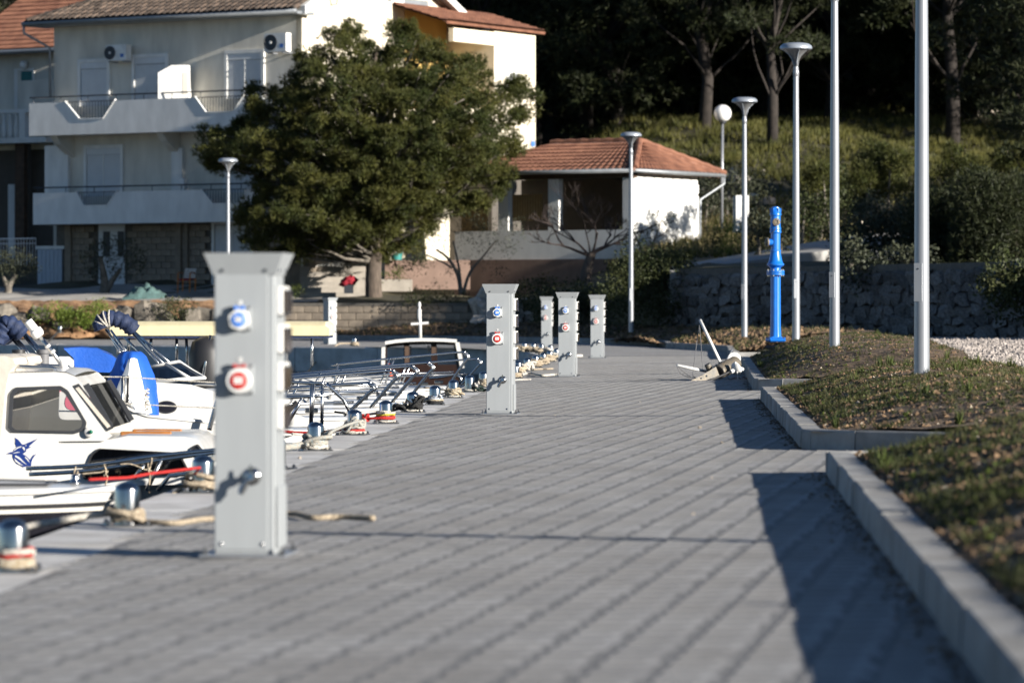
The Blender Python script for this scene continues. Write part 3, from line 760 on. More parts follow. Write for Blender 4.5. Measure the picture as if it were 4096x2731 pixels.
rope('thick flecked tan rope heaped on the bollard right of the nearest pedestal', 'rope_fleck', coil_pts(c, rb + .004, 2, .03, .024, .01) + tangle_pts(c, rb + .03, .11, 18), .015)
rope('cream rope turns under the flecked heap', 'rope_white', coil_pts(c, rb + .01, 2.2, .014, .011, .002), .011)
rope('thick flecked rope twisted along the coping towards the nearest pedestal', 'rope_fleck', smooth_path([c + Vector((-.08, -.05, .05)), c + Vector((-.2, -.12, .03)), c + Vector((-.34, -.2, .025)), c + Vector((-.5, -.3, .02)), c + Vector((-.75, -.4, -.05))], 6), .026)
rope('flecked line from the heap up to the next boat', 'rope_fleck', smooth_path([c + Vector((.07, .03, .1)), c + Vector((.12, .1, .14)), P(348, 424, 30.4), P(362, 420, 32)], 6), .012)
c = bp_(5)
rope('flecked rope knotted round the bollard above a red band', 'rope_fleck', coil_pts(c, rb + .004, 3, .05, .022, .01) + tangle_pts(c, rb + .02, .13, 12), .012)
rope('red rope band under the flecked knot', 'rope_red', coil_pts(c, rb + .004, 1.6, .034, .006, .002), .011)
rope('cream rope turns at the foot of the bollard with the red band', 'rope_white', coil_pts(c, rb + .012, 1.8, .016, .006, .002) + boatline(c, .02, -.5, -.3, .02, .02), .011)
rope('dark red rope stretched left from the bollard with the red band', 'rope_red', boatline(c, .04, -.75, .2, .03, .05, 3.0), .013)
c = bp_(6)
rope('red rope with a big knot on the bollard', 'rope_red', [c + Vector((-.24, .0, .06)), c + Vector((-.2, -.01, .062))] + tangle_pts(c + Vector((-.185, -.02, .005)), .028, .06, 14) + [c + Vector((-.14, -.05, .05))] + coil_pts(c, rb + .004, 1.4, .05, .006, .002, 0, 4.2), .012)
rope('yellow rope coil above the red rope', 'rope_yellow', coil_pts(c, rb + .004, 1.6, .075, .012, .004), .011)
rope('white rope loop above the yellow coil', 'rope_white', coil_pts(c, rb + .006, 1.3, .092, .016, .002, 0, 3.5) + boatline(c, .1, -.4, .1, .02, .1), .010)
rope('white rope turns at the foot of the bollard with the yellow coil', 'rope_white', coil_pts(c, rb + .01, 1.6, .015, .008, .002), .011)
c = bp_(7)
rope('heavy black rope tangle', 'rope_black', coil_pts(c, rb + .004, 3, .03, .022, .012) + tangle_pts(c + Vector((.03, -.02, .03)), rb + .01, .12, 22) + tangle_pts(c + Vector((-.13, 0, .0)), .07, .1, 10), .015)
rope('white rope turns at the foot of the black tangle', 'rope_white', coil_pts(c, rb + .014, 1.7, .016, .007, .003), .010)
rope('short white rope strand over the black tangle', 'rope_white', tangle_pts(c + Vector((-.07, -.06, .06)), .03, .06, 6), .009)
rope('black and white line from the black tangle to a boat', 'rope_black', boatline(c, .0, -.8, .3, .05, .06), .012)
c = bp_(8)
rope('blue flecked white rope hitched round the bollard', 'rope_bluewhite', coil_pts(c, rb + .004, 1.3, .07, .02, .006, 0, 3.6) + tangle_pts(c + Vector((.04, -.06, .06)), .04, .06, 9), .010)
rope('black rope coil below the blue flecked rope', 'rope_black', coil_pts(c, rb + .01, 2.8, .016, .011, .002), .010)
rope('blue flecked line running from its bollard to a boat', 'rope_bluewhite', boatline(c, .02, -.6, -.1, .03, .08), .011)
rope('cream rope turn above the black coil', 'rope_cream', coil_pts(c, rb + .012, 1.3, .046, .01, .002) + boatline(c, -.01, -.5, -.2, .02, .05), .010)
c = bp_(9)
rope('loose cream and orange rope wound on the bollard', 'rope_cream', coil_pts(c, rb + .006, 4, .035, .018, .012) + tangle_pts(c, rb + .035, .09, 12), .012)
rope('white rope turns at the foot of the cream rope', 'rope_white', coil_pts(c, rb + .012, 1.6, .014, .008, .004) + boatline(c, .03, -.5, -.1, .02, .03), .010)
rope('pale line from the cream rope to a boat', 'rope_tan', boatline(c, .12, -.35, .1, .0, .09), .009)
c = bp_(10)
rope('dark green rope tangle on the coping', 'rope_green', tangle_pts(c + Vector((.1, -.05, -.005)), .075, .06, 14) + tangle_pts(c + Vector((.25, -.05, -.01)), .06, .03, 6) + boatline(c, -.02, -.3, -.1, .02, .04), .010)
rope('white rope loop with eye hanging on the bollard by the green tangle', 'rope_white', tangle_pts(c + Vector((.09, -.07, .05)), .035, .06, 7) + coil_pts(c, rb + .008, 1.5, .02, .01), .011)
c = bp_(11)
rope('cream rope coil beside the sharp pedestal', 'rope_cream', coil_pts(c + Vector((.02, 0, 0)), rb + .008, 5, .02, .018, .012), .014)
for i in (12, 13):
    c = bp_(i); rope('rope coil on a bollard hidden behind the sharp pedestal', 'rope_tan', coil_pts(c, rb + .01, 3, .02, .02, .01), .014)
tones = ['rope_cream', 'rope_white', 'rope_tan', 'rope_tan', 'rope_cream', 'rope_white', 'rope_cream', 'rope_tan', 'rope_tan', 'rope_white']
for i, c in enumerate(FARB):
    rope('pale rope heaped on a small bollard of the distant cluster', tones[i], coil_pts(c, rb + .02, 4, .02, .022, .02) + tangle_pts(c + Vector((-.03, 0, 0)), rb + .07, .12, 16), .020, 'ropes of the distant bollard cluster')
e = G(567, 375.5)
rope('white rope end lying on the paving up to the third pedestal', 'rope_white', smooth_path([FARB[0] + Vector((.1, -.2, .03)), G(522, 376) + Vector((0, 0, .03)), G(530, 374.5) + Vector((0, 0, .03)), G(541, 376.2) + Vector((0, 0, .02)), G(552, 375.6) + Vector((0, 0, .02)), G(559, 375.4) + Vector((0, 0, .02))], 6), .017)
rope('second white rope end lying just in front, nearer the sharp pedestal', 'rope_white', smooth_path([G(506, 382), G(515, 380), G(524, 379.5), G(531, 379.3)], 5), .019)
rope('tan rope end on the paving among the distant bollards', 'rope_tan', smooth_path([G(530, 370.5) + Vector((0, 0, .02)), G(540, 369.5) + Vector((0, 0, .015)), G(548, 369.3) + Vector((0, 0, .015)), G(553, 369) + Vector((0, 0, .015))], 5), .014)
rope('white rope end lying between the third and fourth pedestals', 'rope_white', smooth_path([G(573, 356.5) + Vector((0, 0, .02)), G(578, 356.3) + Vector((0, 0, .02)), G(582, 356.2) + Vector((0, 0, .02))], 4), .03)
c = bp_(len(BOLL) - 2)
rope('dark rope heap on the far quay bollard', 'rope_tan', coil_pts(c, .09, 3, .02, .02, .02) + [c + Vector((-.4, -.1, .06)), c + Vector((-.9, -.9, -.3)), c + Vector((-1.3, -1.6, -.9))], .022)
# --- lamp posts
HL = 5.3
def make_lamp():
    root = thing('street_lamp', 'x', 'street lamp', local=True)
    mb = MB(); mb.lathe((0, 0, -.15), [(.070, 0), (.070, .15), (.060, 2.8), (.046, HL - .55)], 24); mb.obj('pole', 'galv', root, True, 50)
    mb = MB(); mb.box((-.02, -.0645, .85), (.075, .006, .34), ch=.002); dr_ = mb.obj('access_door', 'galv', root)
    mb = MB(); mb.lathe((-.02, -.068, .97), [(.008, 0), (.007, .004), (.001, .005)], 8, (0, -1, 0)); mb.obj('door_lock', 'dark_metal', dr_)
    mb = MB(); mb.lathe((0, 0, HL - .72), [(.05, 0), (.053, .004), (.053, .10), (.05, .11), (.045, .115), (.045, .17)], 20); mb.obj('collar', 'galv', root, True, 40)
    mb = MB(); mb.lathe((0, 0, HL - .56), [(.036, 0), (.04, .06), (.058, .13), (.10, .2), (.17, .27), (.235, .315), (.225, .32), (.16, .285), (.05, .2)], 28); h = mb.obj('reflector_cone', 'lamp_inner', root, True, 60)
    for k in range(3):
        a = k * 2.094 + .5; mb = MB(); mb.tube([((r + .006) * math.cos(a), (r + .006) * math.sin(a), HL - .56 + z) for r, z in ((.04, .03), (.05, .1), (.075, .165), (.13, .235), (.2, .295), (.25, .325))], .011, 6); mb.obj('arm', 'lamp_alu', h, True)
    mb = MB(); mb.lathe((0, 0, HL - .25), [(.262, 0), (.285, .015), (.286, .04), (.27, .075), (.225, .105), (.15, .12), (.001, .126)], 32); mb.obj('canopy', 'lamp_alu', root, True, 50)
    return root
lamp = make_lamp(); LAMPS = []
for i, (u, v, Y, lb) in enumerate(((921.7, 378, 34.0, 'thick bare silver lamp pole, nearest in the picture at the right'),
                         (834.6, 349, 50.6, 'silver lamp pole whose head is above the picture, second from the right'),
                         (796, 336.5, 67.6, 'tallest silver mushroom lamp right of the blue hydrant'),
                         (744.5, 329.6, 85.4, 'silver mushroom lamp left of the blue hydrant'),
                         (631, 326, 102.3, 'silver mushroom lamp in front of the white kiosk corner'),
                         (228, 326, 116.0, 'silver mushroom lamp in front of the left house balconies'))):
    o = lamp if i == 0 else copy_tree(lamp)
    o.location = P(u, v, Y); o.rotation_euler = (0, 0, jit(.4)); tag(o, lb, 'street lamp', 'silver mushroom street lamps')
    if i == 5: o.location = P(u, 335, 112); o.scale = (1, 1, 1)
o = copy_tree(lamp); o.location = (2.9, 15.0, .45); tag(o, 'silver lamp pole outside the right edge, casting a thin shadow across the paving', 'street lamp', 'silver mushroom street lamps')
gl = thing('globe_lamp', 'round white globe lamp on a thin grey pole behind the kiosk', 'street lamp', P(721.5, 222, 134))
mb = MB(); b = P(721.5, 222, 134); t = P(722.5, 122, 134); mb.tube([b - Vector((0, 0, .3)), t], [.06, .045], 12); mb.obj('pole', 'galv', gl, True)
c = P(722.7, 113.2, 134); mb = MB(); mb.lathe(c, [(.09, -.31), (.1, -.28)] + [(.305 * math.sin(a), -.305 * math.cos(a)) for a in np.linspace(.35, 3.13, 12)], 24); mb.obj('globe', 'globe', gl, True)
mb = MB(); mb.lathe(c, [(.07, -.36), (.11, -.33), (.11, -.29)], 16); mb.obj('collar', 'dark_metal', gl)
# --- hydrant
hb = P(775.5, 341, 57.0)
hy = thing('fire_hydrant', 'tall bright blue pillar hydrant standing on the planted bed', 'hydrant', hb)
K = 135 / 67.4; q = lambda f: f * K
mb = MB(); mb.box(hb + Vector((0, 0, .02)), (.26, .26, .045), .2, ch=.02)
mb.box(hb + Vector((0, 0, .055)), (.2, .2, .03), .2, ch=.02); ft = mb.obj('foot_flange', 'hydrant_blue', hy)
for k in range(4):
    a = .2 + .785 + k * 1.571; mb = MB(); mb.lathe(hb + Vector((.15 * math.cos(a), .15 * math.sin(a), .04)), [(.018, 0), (.018, .018), (.01, .022)], 6); mb.obj('bolt', 'hydrant_blue', ft)
mb = MB(); prof = []
for z, r in ((.06, .088), (.25, .078), (.97, .076), (.985, .076)): prof.append((r, z))
n = 48; rings = [[hb + Vector((r * (1 - .05 * (k % 6 in (0, 1))) * math.cos(6.28319 * k / n), r * (1 - .05 * (k % 6 in (0, 1))) * math.sin(6.28319 * k / n), z)) for k in range(n)] for r, z in prof]
mb.rings(rings); mb.obj('fluted_column', 'hydrant_blue', hy, True, 30)
mb = MB(); mb.lathe(hb, [(.1, .98), (.135, .985), (.135, 1.015), (.125, 1.02), (.135, 1.025), (.135, 1.05), (.09, 1.055)], 28); jf = mb.obj('joint_flange', 'hydrant_blue', hy, True, 40)
for k in range(6):
    a = k * 1.047 + .2; mb = MB(); mb.cyl(hb + Vector((.118 * math.cos(a), .118 * math.sin(a), .965)), hb + Vector((.118 * math.cos(a), .118 * math.sin(a), 1.07)), .011, n=6); mb.obj('bolt', 'steel', jf)
mb = MB(); mb.lathe(hb, [(.078, 1.055), (.076, 1.09), (.1, 1.11), (.128, 1.13), (.13, 1.15), (.112, 1.165), (.1, 1.2), (.082, 1.29), (.076, 1.33), (.084, 1.335), (.084, 1.355), (.072, 1.36), (.072, 1.60), (.085, 1.61), (.088, 1.63), (.08, 1.655), (.085, 1.66), (.085, 1.68), (.076, 1.70), (.074, 1.86), (.086, 1.87), (.088, 1.89), (.08, 1.905), (.072, 1.95), (.06, 1.965), (.058, 1.99), (.04, 2.0), (.001, 2.002)], 32); mb.obj('head', 'hydrant_blue', hy, True, 40)
mb = MB()
for k in range(6):
    a = k * 1.047; mb.box(hb + Vector((.066 * math.cos(a), .066 * math.sin(a), 1.945)), (.04, .02, .06), a)
mb.obj('operating_cap', 'hydrant_blue', hy)
d = Vector((-1, -.25, 0)).normalized(); c = hb + Vector((0, 0, 1.47))
mb = MB(); mb.lathe(c + d * .05, [(.055, 0), (.05, .05), (.058, .06)], 20, d); o1 = mb.obj('side_outlet', 'hydrant_blue', hy, True, 40)
mb = MB(); mb.lathe(c + d * .108, [(.06, 0), (.07, .004), (.07, .03), (.05, .036), (.045, .05), (.001, .052)], 20, d); mb.obj('outlet_cap', 'tin', o1, True, 40)
d = Vector((.05, -1, 0)).normalized(); c = hb + Vector((.0, 0, 1.77))
mb = MB(); mb.lathe(c + d * .06, [(.05, 0), (.046, .03), (.052, .035)], 20, d); o2 = mb.obj('front_outlet', 'hydrant_blue', hy, True, 40)
mb = MB(); mb.lathe(c + d * .095, [(.05, 0), (.058, .004), (.058, .024), (.03, .03), (.028, .02), (.001, .02)], 20, d); mb.obj('outlet_cap', 'tin', o2, True, 40)
mb = MB(); mb.tube(smooth_path([c + Vector((.01, -.12, -.03)), c + Vector((-.01, -.11, -.1)), c + Vector((-.04, -.09, -.14)), c + Vector((-.06, -.07, -.17))], 5), .006, 5); mb.obj('cap_chain', 'tin', o2)
# --- heap of dismantled mast gear against the kerb
Yj = 52.5
J = lambda u, v, dy=0.0: P(u, v, Yj + dy)
Z = lambda zx, zy: (650 + zx / 15.68, 312.5 + zy / 15.68)      # enlargement coordinates -> 1024 px
jk = thing('mast_gear_heap', 'heap of dismantled mast tubes, pulleys and cables lying against the kerb', 'boat gear', G(735, 383))
def JZ(x, y, dy=0.0): u, v = Z(x, y); return P(u, v, Yj + dy)
mb = MB(); mb.cyl(JZ(785, 110, .5), JZ(1110, 790, .2), .021, n=12); mb.obj('upright_tube', 'pipe_white', jk, True)
mb = MB(); mb.cyl(JZ(425, 820, -.1), JZ(880, 915, .1), .019, n=12); mb.obj('lying_tube', 'pipe_white', jk, True)
mb = MB(); mb.cyl(JZ(1290, 575, .6), JZ(1150, 830, .3), .012, n=8); mb.obj('thin_rod', 'galv', jk, True)
a, b = JZ(1075, 930, -.1), JZ(1330, 790, .35); ax = (b - a)
mb = MB(); mb.lathe(a, [(.0, 0), (.085, 0), (.1, .02), (.1, .06), (.085, .07), (.1, .1), (.105, .16), (.09, .17), (.105, .19), (.105, .36), (.09, .38), (.1, .4), (.1, ax.length)], 20, ax); mb.obj('winch_drum', 'tin', jk, True, 35)
mb = MB(); mb.lathe(a - ax.normalized() * .012, [(.085, 0), (.085, .02), (.05, .02), (.05, .0), (.001, 0)], 20, ax); mb.obj('drum_mouth', 'rubber', jk)
mb = MB(); mb.lathe(JZ(1320, 720, .5), [(.085, 0), (.09, .01), (.09, .03), (.001, .035)], 24, (.1, -1, .1)); mb.obj('white_disc', 'pipe_white', jk, True, 40)
mb = MB(); mb.lathe(JZ(1370, 870, -.1), [(.09, 0), (.095, .02), (.085, .04), (.06, .06), (.03, .07), (.028, .12)], 24, (-.75, -.5, -.35)); pr = mb.obj('rotor_hub', 'pipe_white', jk, True, 40)
for x, y in ((1330, 770), (1470, 885), (1300, 900)):
    mb = MB(); p0, p1 = JZ(1375, 868, -.12), JZ(x, y, -.15); mb.tube([p0, p0.lerp(p1, .6), p1], [.014, .03, .016], 8); mb.obj('rotor_blade', 'pipe_white', pr, True)
mb = MB(); mb.cyl(JZ(1352, 790, -.15), JZ(1385, 1095, -.2), .006, n=6); mb.obj('antenna_rod', 'pipe_white', jk)
a, b = JZ(630, 1090, -.45), JZ(1060, 910, -.2); t = (b - a).normalized(); nn = Vector((0, -1, 0)); dn = t.cross(nn)
mb = MB(); q = [a + dn * .022, a - dn * .022, a.lerp(b, .45) - dn * .03, b - dn * .075, b + dn * .085, a.lerp(b, .35) + dn * .05]
mb.prism(q, (0, .02, 0)); fp = mb.obj('mast_foot_plate', 'tin', jk)
mb = MB(); mb.prism([p + Vector((.02, .11, 0)) for p in q], (0, .02, 0)); mb.obj('rear_plate', 'tin', fp)
for f in (.05, .4, .6): p = a.lerp(b, f); mb = MB(); mb.lathe(p + Vector((0, -.002, -.005)), [(.012, 0), (.012, .012), (.001, .014)], 8, (0, -1, 0)); mb.obj('bolt', 'steel', fp)
mb = MB(); mb.cyl(JZ(900, 1080, -.3), JZ(1240, 930, -.15), .016, n=8); mb.obj('black_bar', 'rubber', jk)
mb = MB(); mb.lathe(JZ(770, 1095, -.5), [(.016, 0), (.018, .05), (.014, .06)], 10, (-1, -.2, .3)); mb.obj('white_fitting', 'pipe_white', jk)
mb = MB(); mb.lathe(JZ(920, 850, 0), [(.02, -.05), (.045, -.045), (.045, .045), (.02, .05)], 14, (.4, .2, -.9)); mb.obj('pulley', 'tin', jk)
for x, y, s in ((1100, 800, .05), (1060, 830, .045), (1160, 840, .04), (980, 1060, .03), (1110, 1010, .03), (1030, 1070, .03)):
    mb = MB(); mb.box(JZ(x, y, .1), (s, s, s * .8), jit(1), ch=.008); mb.obj('fitting', random.choice(['tin', 'steel', 'dark_metal']), jk)
for pts in ([(775, 170, .5), (720, 560, .3), (680, 900, 0), (670, 980, -.1), (720, 1020, -.2)], [(770, 150, .5), (800, 500, .3), (828, 900, .1)], [(430, 840, -.1), (470, 940, -.1), (590, 1000, -.15), (720, 1025, -.2)], [(445, 840, -.1), (560, 950, -.1), (640, 1000, -.2)], [(1200, 970, -.2), (1250, 1040, -.2), (1330, 1010, -.1), (1420, 1030, 0)], [(1080, 1075, -.3), (1200, 1060, -.3), (1330, 1020, -.2), (1350, 1000, 0)]):
    mb = MB(); mb.tube(smooth_path([JZ(*p) for p in pts], 6), .0055, 5); mb.obj('cable', 'grey_vinyl', jk, True)
# ================================================================== HOUSES
SA, CA = .8475, .5308
HA, HB_ = Vector((-SA, CA, 0)), Vector((CA, SA, 0))          # along the shaded front (leftwards), along the sunlit gable (rightwards)
NF, NG = Vector((-CA, -SA, 0)), Vector((SA, -CA, 0))          # outward normals
HC = P(301, 292, 131.0); HC.z = 1.5
LF = Frame(HC, HA, NF); GF = Frame(HC, HB_, NG)
house = thing('apartment_house', 'large pale three storey house with shaded balconies and old tiled roof, left', 'house', HC)
tE = LF.tz(53.6, 150)[0]                                     # left end of the front
zt = LF.tz(301, 9)[1]                                        # wall top at the corner
z1 = LF.tz(301, 221)[1]                                      # floor levels
# walls: stuccoed body above the stone ground floor
mb = MB(); mb.hull8([LF.p(0, z1, -.02), LF.p(tE, z1, -.02), LF.p(tE, z1, -.02) + HB_ * 12, LF.p(0, z1, -.02) + HB_ * 12], [LF.p(0, zt + .25, -.02), LF.p(tE, zt + .25, -.02), LF.p(tE, zt + .25, -.02) + HB_ * 12, LF.p(0, zt + .25, -.02) + HB_ * 12]); mb.obj('upper_wall', 'stucco', house)
mb = MB(); mb.hull8([LF.p(.03, 1.0, -.12), LF.p(tE - .03, 1.0, -.12), LF.p(tE - .03, 1.0, -.12) + HB_ * 11.9, LF.p(.03, 1.0, -.12) + HB_ * 11.9], [LF.p(.03, z1, -.12), LF.p(tE - .03, z1, -.12), LF.p(tE - .03, z1, -.12) + HB_ * 11.9, LF.p(.03, z1, -.12) + HB_ * 11.9]); lw = mb.obj('ground_floor_wall', 'mortar', house)
# gable wall, sunlit
gt = GF.tz(470, 20)[0]
apex_t, apex_z = 5.0, zt + 2.5
mb = MB(); poly = [GF.p(.02, 1.2, .03), GF.p(10.4, 1.2, .03), GF.p(10.4, zt - .2, .03), GF.p(apex_t, apex_z, .03), GF.p(.02, zt + .3, .03)]; mb.prism(poly, -NG * .25); mb.obj('gable_wall', 'stucco_warm', house)
# stone facing of the ground floor: blocks of the whole shaded front
blk = MB().box((0, 0, 0), (.415, .10, .205), ch=.014).mesh('block'); blk.materials.append(MT['block']); aza = math.atan2(HA.y, HA.x)
def tt(u, v=260, o=0.0): return LF.tz(u, v, o)[0]
openings = [(tt(126), tt(97)), (tt(63.5), tt(36)), (tt(252), tt(212))]
z = 1.58; r = 0; cnt = 0
while z < z1 - .1:
    t = .05 + (.21 if r % 2 else 0)
    while t < tE - .15 and cnt < 297:
        if not any(a - .2 < t + .21 < b + .2 for a, b in openings):
            link('block', blk, None, lw, LF.p(t + .21, z + .1, -.075 + jit(.012)), (0, 0, aza + jit(.01))); cnt += 1
        t += .425
    z += .215; r += 1
def fpart(name, fr, u0, u1, v0, v1, out, dep, mt, parent, um=None):
    "box on a facade from image limits"
    ta, za = fr.tz(u0, v0, out); tb, zb = fr.tz(u1, v1, out); _, zc = fr.tz(u1, v0, out); _, zd = fr.tz(u0, v1, out)
    za = (za + zc) / 2; zb = (zb + zd) / 2
    mb = MB(); mb.fbox(fr, min(ta, tb), max(ta, tb), min(za, zb), max(za, zb), out - dep, out); return mb.obj(name, mt, parent)
def shutter_door(fr, u0, u1, v0, v1, parent, leaves=1, name='shuttered_door', box=True):
    ta, za = fr.tz(u0, (v0 + v1) / 2, .05); tb, _ = fr.tz(u1, (v0 + v1) / 2, .05); um = (u0 + u1) / 2
    zt_, zb_ = fr.tz(um, v0, .05)[1], fr.tz(um, v1, .05)[1]; t0, t1 = min(ta, tb), max(ta, tb)
    mb = MB()
    mb.fbox(fr, t0 - .12, t0, zb_, zt_, -.02, .05); mb.fbox(fr, t1, t1 + .12, zb_, zt_, -.02, .05); mb.fbox(fr, t0 - .12, t1 + .12, zt_, zt_ + .12, -.02, .052)
    d = mb.obj(name, 'white_paint', parent)
    if box:
        mb = MB(); mb.fbox(fr, t0 + .005, t1 - .005, zt_ - .22, zt_ - .005, -.02, .03); mb.obj('shutter_box', 'shutter', d); zt_ -= .22
    wv = (t1 - t0) / leaves
    for k in range(leaves):
        a, b = t0 + k * wv + .02, t0 + (k + 1) * wv - .02
        mb = MB(); mb.fbox(fr, a, b, zb_, zt_, -.02, .0); mb.obj('shutter_backing', 'shutter_gap', d)
        n = int((zt_ - zb_) / .052); mb = MB()
        for j in range(n): mb.fbox(fr, a, b, zb_ + j * .052 + .006, zb_ + j * .052 + .05, 0, .010)
        s = mb.obj('roller_slats', 'shutter', d); tag(s, kind='stuff')
    if leaves > 1:
        mb = MB()
        for k in range(1, leaves): mb.fbox(fr, t0 + k * wv - .02, t0 + k * wv + .02, zb_, zt_, -.02, .03)
        mb.obj('mullion', 'white_paint', d)
    return d
shutter_door(LF, 80, 106.5, 62, 106, house); shutter_door(LF, 134, 165, 57, 103, house); shutter_door(LF, 227, 261, 53, 98, house, 2)
shutter_door(LF, 86, 120, 148, 196, house, 2)
shutter_door(LF, 226, 262, 150, 192, house, 2)
shutter_door(LF, 214, 250, 224, 290, house, 2, 'shuttered_door', False)
# ground floor doors
d = fpart('double_door', LF, 98.5, 124.5, 224, 290, -.04, .05, 'shutter', house)
for a, b in ((103, 110), (117.5, 124)): fpart('pane', LF, a, b, 231, 256, -.03, .02, 'dark_metal', d)
d = fpart('plank_door', LF, 37.5, 62, 249, 290, -.03, .06, 'blue_door', house)
for k in range(6): fpart('plank', LF, 38 + k * 4, 41.6 + k * 4, 250, 289, -.005, .03, 'blue_door', d)
fpart('cross_rail', LF, 37.8, 61.6, 270, 272, .012, .02, 'blue_door', d)
fpart('door_frame', LF, 35.5, 64, 245.5, 248.6, .0, .06, 'white_paint', d)
for u0, u1 in ((64.5, 70.5), (175, 180.5), (184, 187.5)): fpart('pillar', LF, u0, u1, 223, 291, .06, .2, 'wall_block', house)
# balconies: parapet with trapezoid gaps, rail and bars
def balcony(vt_l, vt_r, vb_l, vb_r, uL, uR, gaps, rail, name='balcony'):
    O = 1.25
    tL = LF.tz(uL, vt_l, O)[0]; tR = LF.tz(uR, vt_r, O)[0]
    zt_ = (LF.tz(uL, vt_l, O)[1] + LF.tz(uR, vt_r, O)[1]) / 2; zb_ = (LF.tz(uL, vb_l, O)[1] + LF.tz(uR, vb_r, O)[1]) / 2
    mb = MB(); mb.fbox(LF, tR, tL, zb_ + .02, zb_ + .2, -.02, O - .14); b = mb.obj(name, 'stucco', house)
    poly = [LF.p(tR, zb_, O), LF.p(tR, zt_, O)]
    for (a0, a1, b0, b1, vb) in sorted(gaps, key=lambda g: -g[0]):
        zz = LF.tz((b0 + b1) / 2, vb, O)[1]
        poly += [LF.p(LF.tz(a1, 110, O)[0], zt_, O), LF.p(LF.tz(b1, 110, O)[0], zz, O), LF.p(LF.tz(b0, 110, O)[0], zz, O), LF.p(LF.tz(a0, 110, O)[0], zt_, O)]
    poly += [LF.p(tL, zt_, O), LF.p(tL, zb_, O)]
    mb = MB(); mb.prism(poly, -NF * .13); par_ = mb.obj('parapet', 'white_paint', b)
    mb = MB(); mb.prism([LF.p(tL - .0, zb_, O - .135), LF.p(tL, zt_, O - .135), LF.p(tL, zt_, .0), LF.p(tL, zb_, .0)], -HA * .12); mb.obj('side_parapet', 'white_paint', b)
    zr = zt_ + rail
    mb = MB(); mb.cyl(LF.p(tR - .05, zr, O - .07), LF.p(tL + .02, zr, O - .07), .025, n=8); rl = mb.obj('handrail', 'dark_metal', b)
    for k in range(9):
        t = lerp(tL - .15, tR + .2, k / 8); mb = MB(); mb.cyl(LF.p(t, zt_ - .02, O - .07), LF.p(t, zr, O - .07), .015, n=6); mb.obj('rail_post', 'dark_metal', rl)
    for (a0, a1, b0, b1, vb) in gaps:
        zz = LF.tz((b0 + b1) / 2, vb, O)[1]; ta, tb, tc, td = (LF.tz(q_, 110, O)[0] for q_ in (a0, a1, b0, b1)); g = MB(); n = 17
        for k in range(1, n):
            t = lerp(ta, tb, k / n)
            f = max(0, (t - tc) / (ta - tc)) if t > tc else max(0, (td - t) / (td - tb)) if t < td else 0
            g.cyl(LF.p(t, lerp(zz, zt_, f), O - .06), LF.p(t, zt_, O - .06), .012, n=5)
        g.cyl(LF.p(ta, zt_, O - .06), LF.p(tb, zt_, O - .06), .015, n=5); gr = g.obj('gap_grille', 'dark_metal', b)
        for q0, q1, y0, y1 in ((a0, b0, zt_, zz), (b1, a1, zz, zt_), (b0, b1, zz, zz)):
            mb = MB(); p0, p1 = LF.p(LF.tz(q0, 110, O)[0], y0, O), LF.p(LF.tz(q1, 110, O)[0], y1, O); w_ = Vector((0, 0, .045)); mb.hull8([p0 + NF * .02, p1 + NF * .02, p1 - NF * .15, p0 - NF * .15], [p0 + NF * .02 + w_, p1 + NF * .02 + w_, p1 - NF * .15 + w_, p0 - NF * .15 + w_]); mb.obj('gap_trim', 'white_paint', par_)
    return b, tL, tR, zt_, zb_
bU, tL1, tR1, ztU, zbU = balcony(104, 94, 135, 129.5, 29, 262, [(65, 115, 79.5, 103, 119), (195, 244, 206, 233, 112.5)], .20)
bL, tL2, tR2, ztL, zbL = balcony(193, 188, 224, 221, 33, 275, [(76, 117, 84, 107, 206), (201, 248, 213, 239, 204)], .19)
# brackets and columns under the upper balcony
for u in (64, 170):
    t = LF.tz(u, 150, .6)[0]
    mb = MB(); mb.prism([LF.p(t, zbU + .02, 1.05), LF.p(t, zbU + .02, -.02), LF.p(t, zbU - .75, -.02), LF.p(t, zbU - .65, .12), LF.p(t, zbU - .3, .75)], HA * .3); mb.obj('bracket', 'stucco', house)
t = LF.tz(177, 160, .1)[0]; mb = MB(); mb.fbox(LF, t - .25, t + .22, zbL + .2, zbU - .5, -.02, .14); mb.obj('pilaster', 'white_paint', house)
t = LF.tz(63, 160, .1)[0]; mb = MB(); mb.fbox(LF, t - .25, t + .8, zbL + .2, zbU - .3, -.02, .14); mb.obj('pilaster', 'white_paint', house)
# white box flue on the upper balcony
t0, zf = LF.tz(159.5, 98, 1.0); t1 = LF.tz(184, 98, 1.0)[0]; zk = LF.tz(172, 65, 1.0)[1]; zs = LF.tz(160, 73, 1.0)[1]
FX = Frame(LF.p(t1, 0, .75), (Matrix.Rotation(R(28), 3, 'Z') @ HA), (Matrix.Rotation(R(28), 3, 'Z') @ NF)); wf = t0 - t1
mb = MB(); mb.prism([FX.p(wf, zf - .6, 0), FX.p(0, zf - .6, 0), FX.p(0, zk, 0), FX.p(wf * .55, zk, 0), FX.p(wf, zs, 0)], -FX.n * .6); fl = mb.obj('balcony_fireplace', 'white_paint', house)
if False:
    mb = MB(); mb.prism([LF.p(t0, zf - .6, 1.0), LF.p(t1, zf - .6, 1.0), LF.p(t1, zk, 1.0), LF.p(lerp(t0, t1, .45), zk, 1.0), LF.p(t0, zs, 1.0)], -NF * .75); fl = mb.obj('balcony_fireplace', 'white_paint', house)
mb = MB(); mb.fbox(FX, .02, .2, zf + .1, zk - .25, .002, .012); mb.obj('recess', 'stucco', fl)
t0 = LF.tz(181, 170, 1.0)[0]; mb = MB(); mb.fbox(LF, t0 - .12, t0 + .12, ztL - .05, ztL + .42, .75, 1.0); mb.obj('parapet_post', 'white_paint', bL)
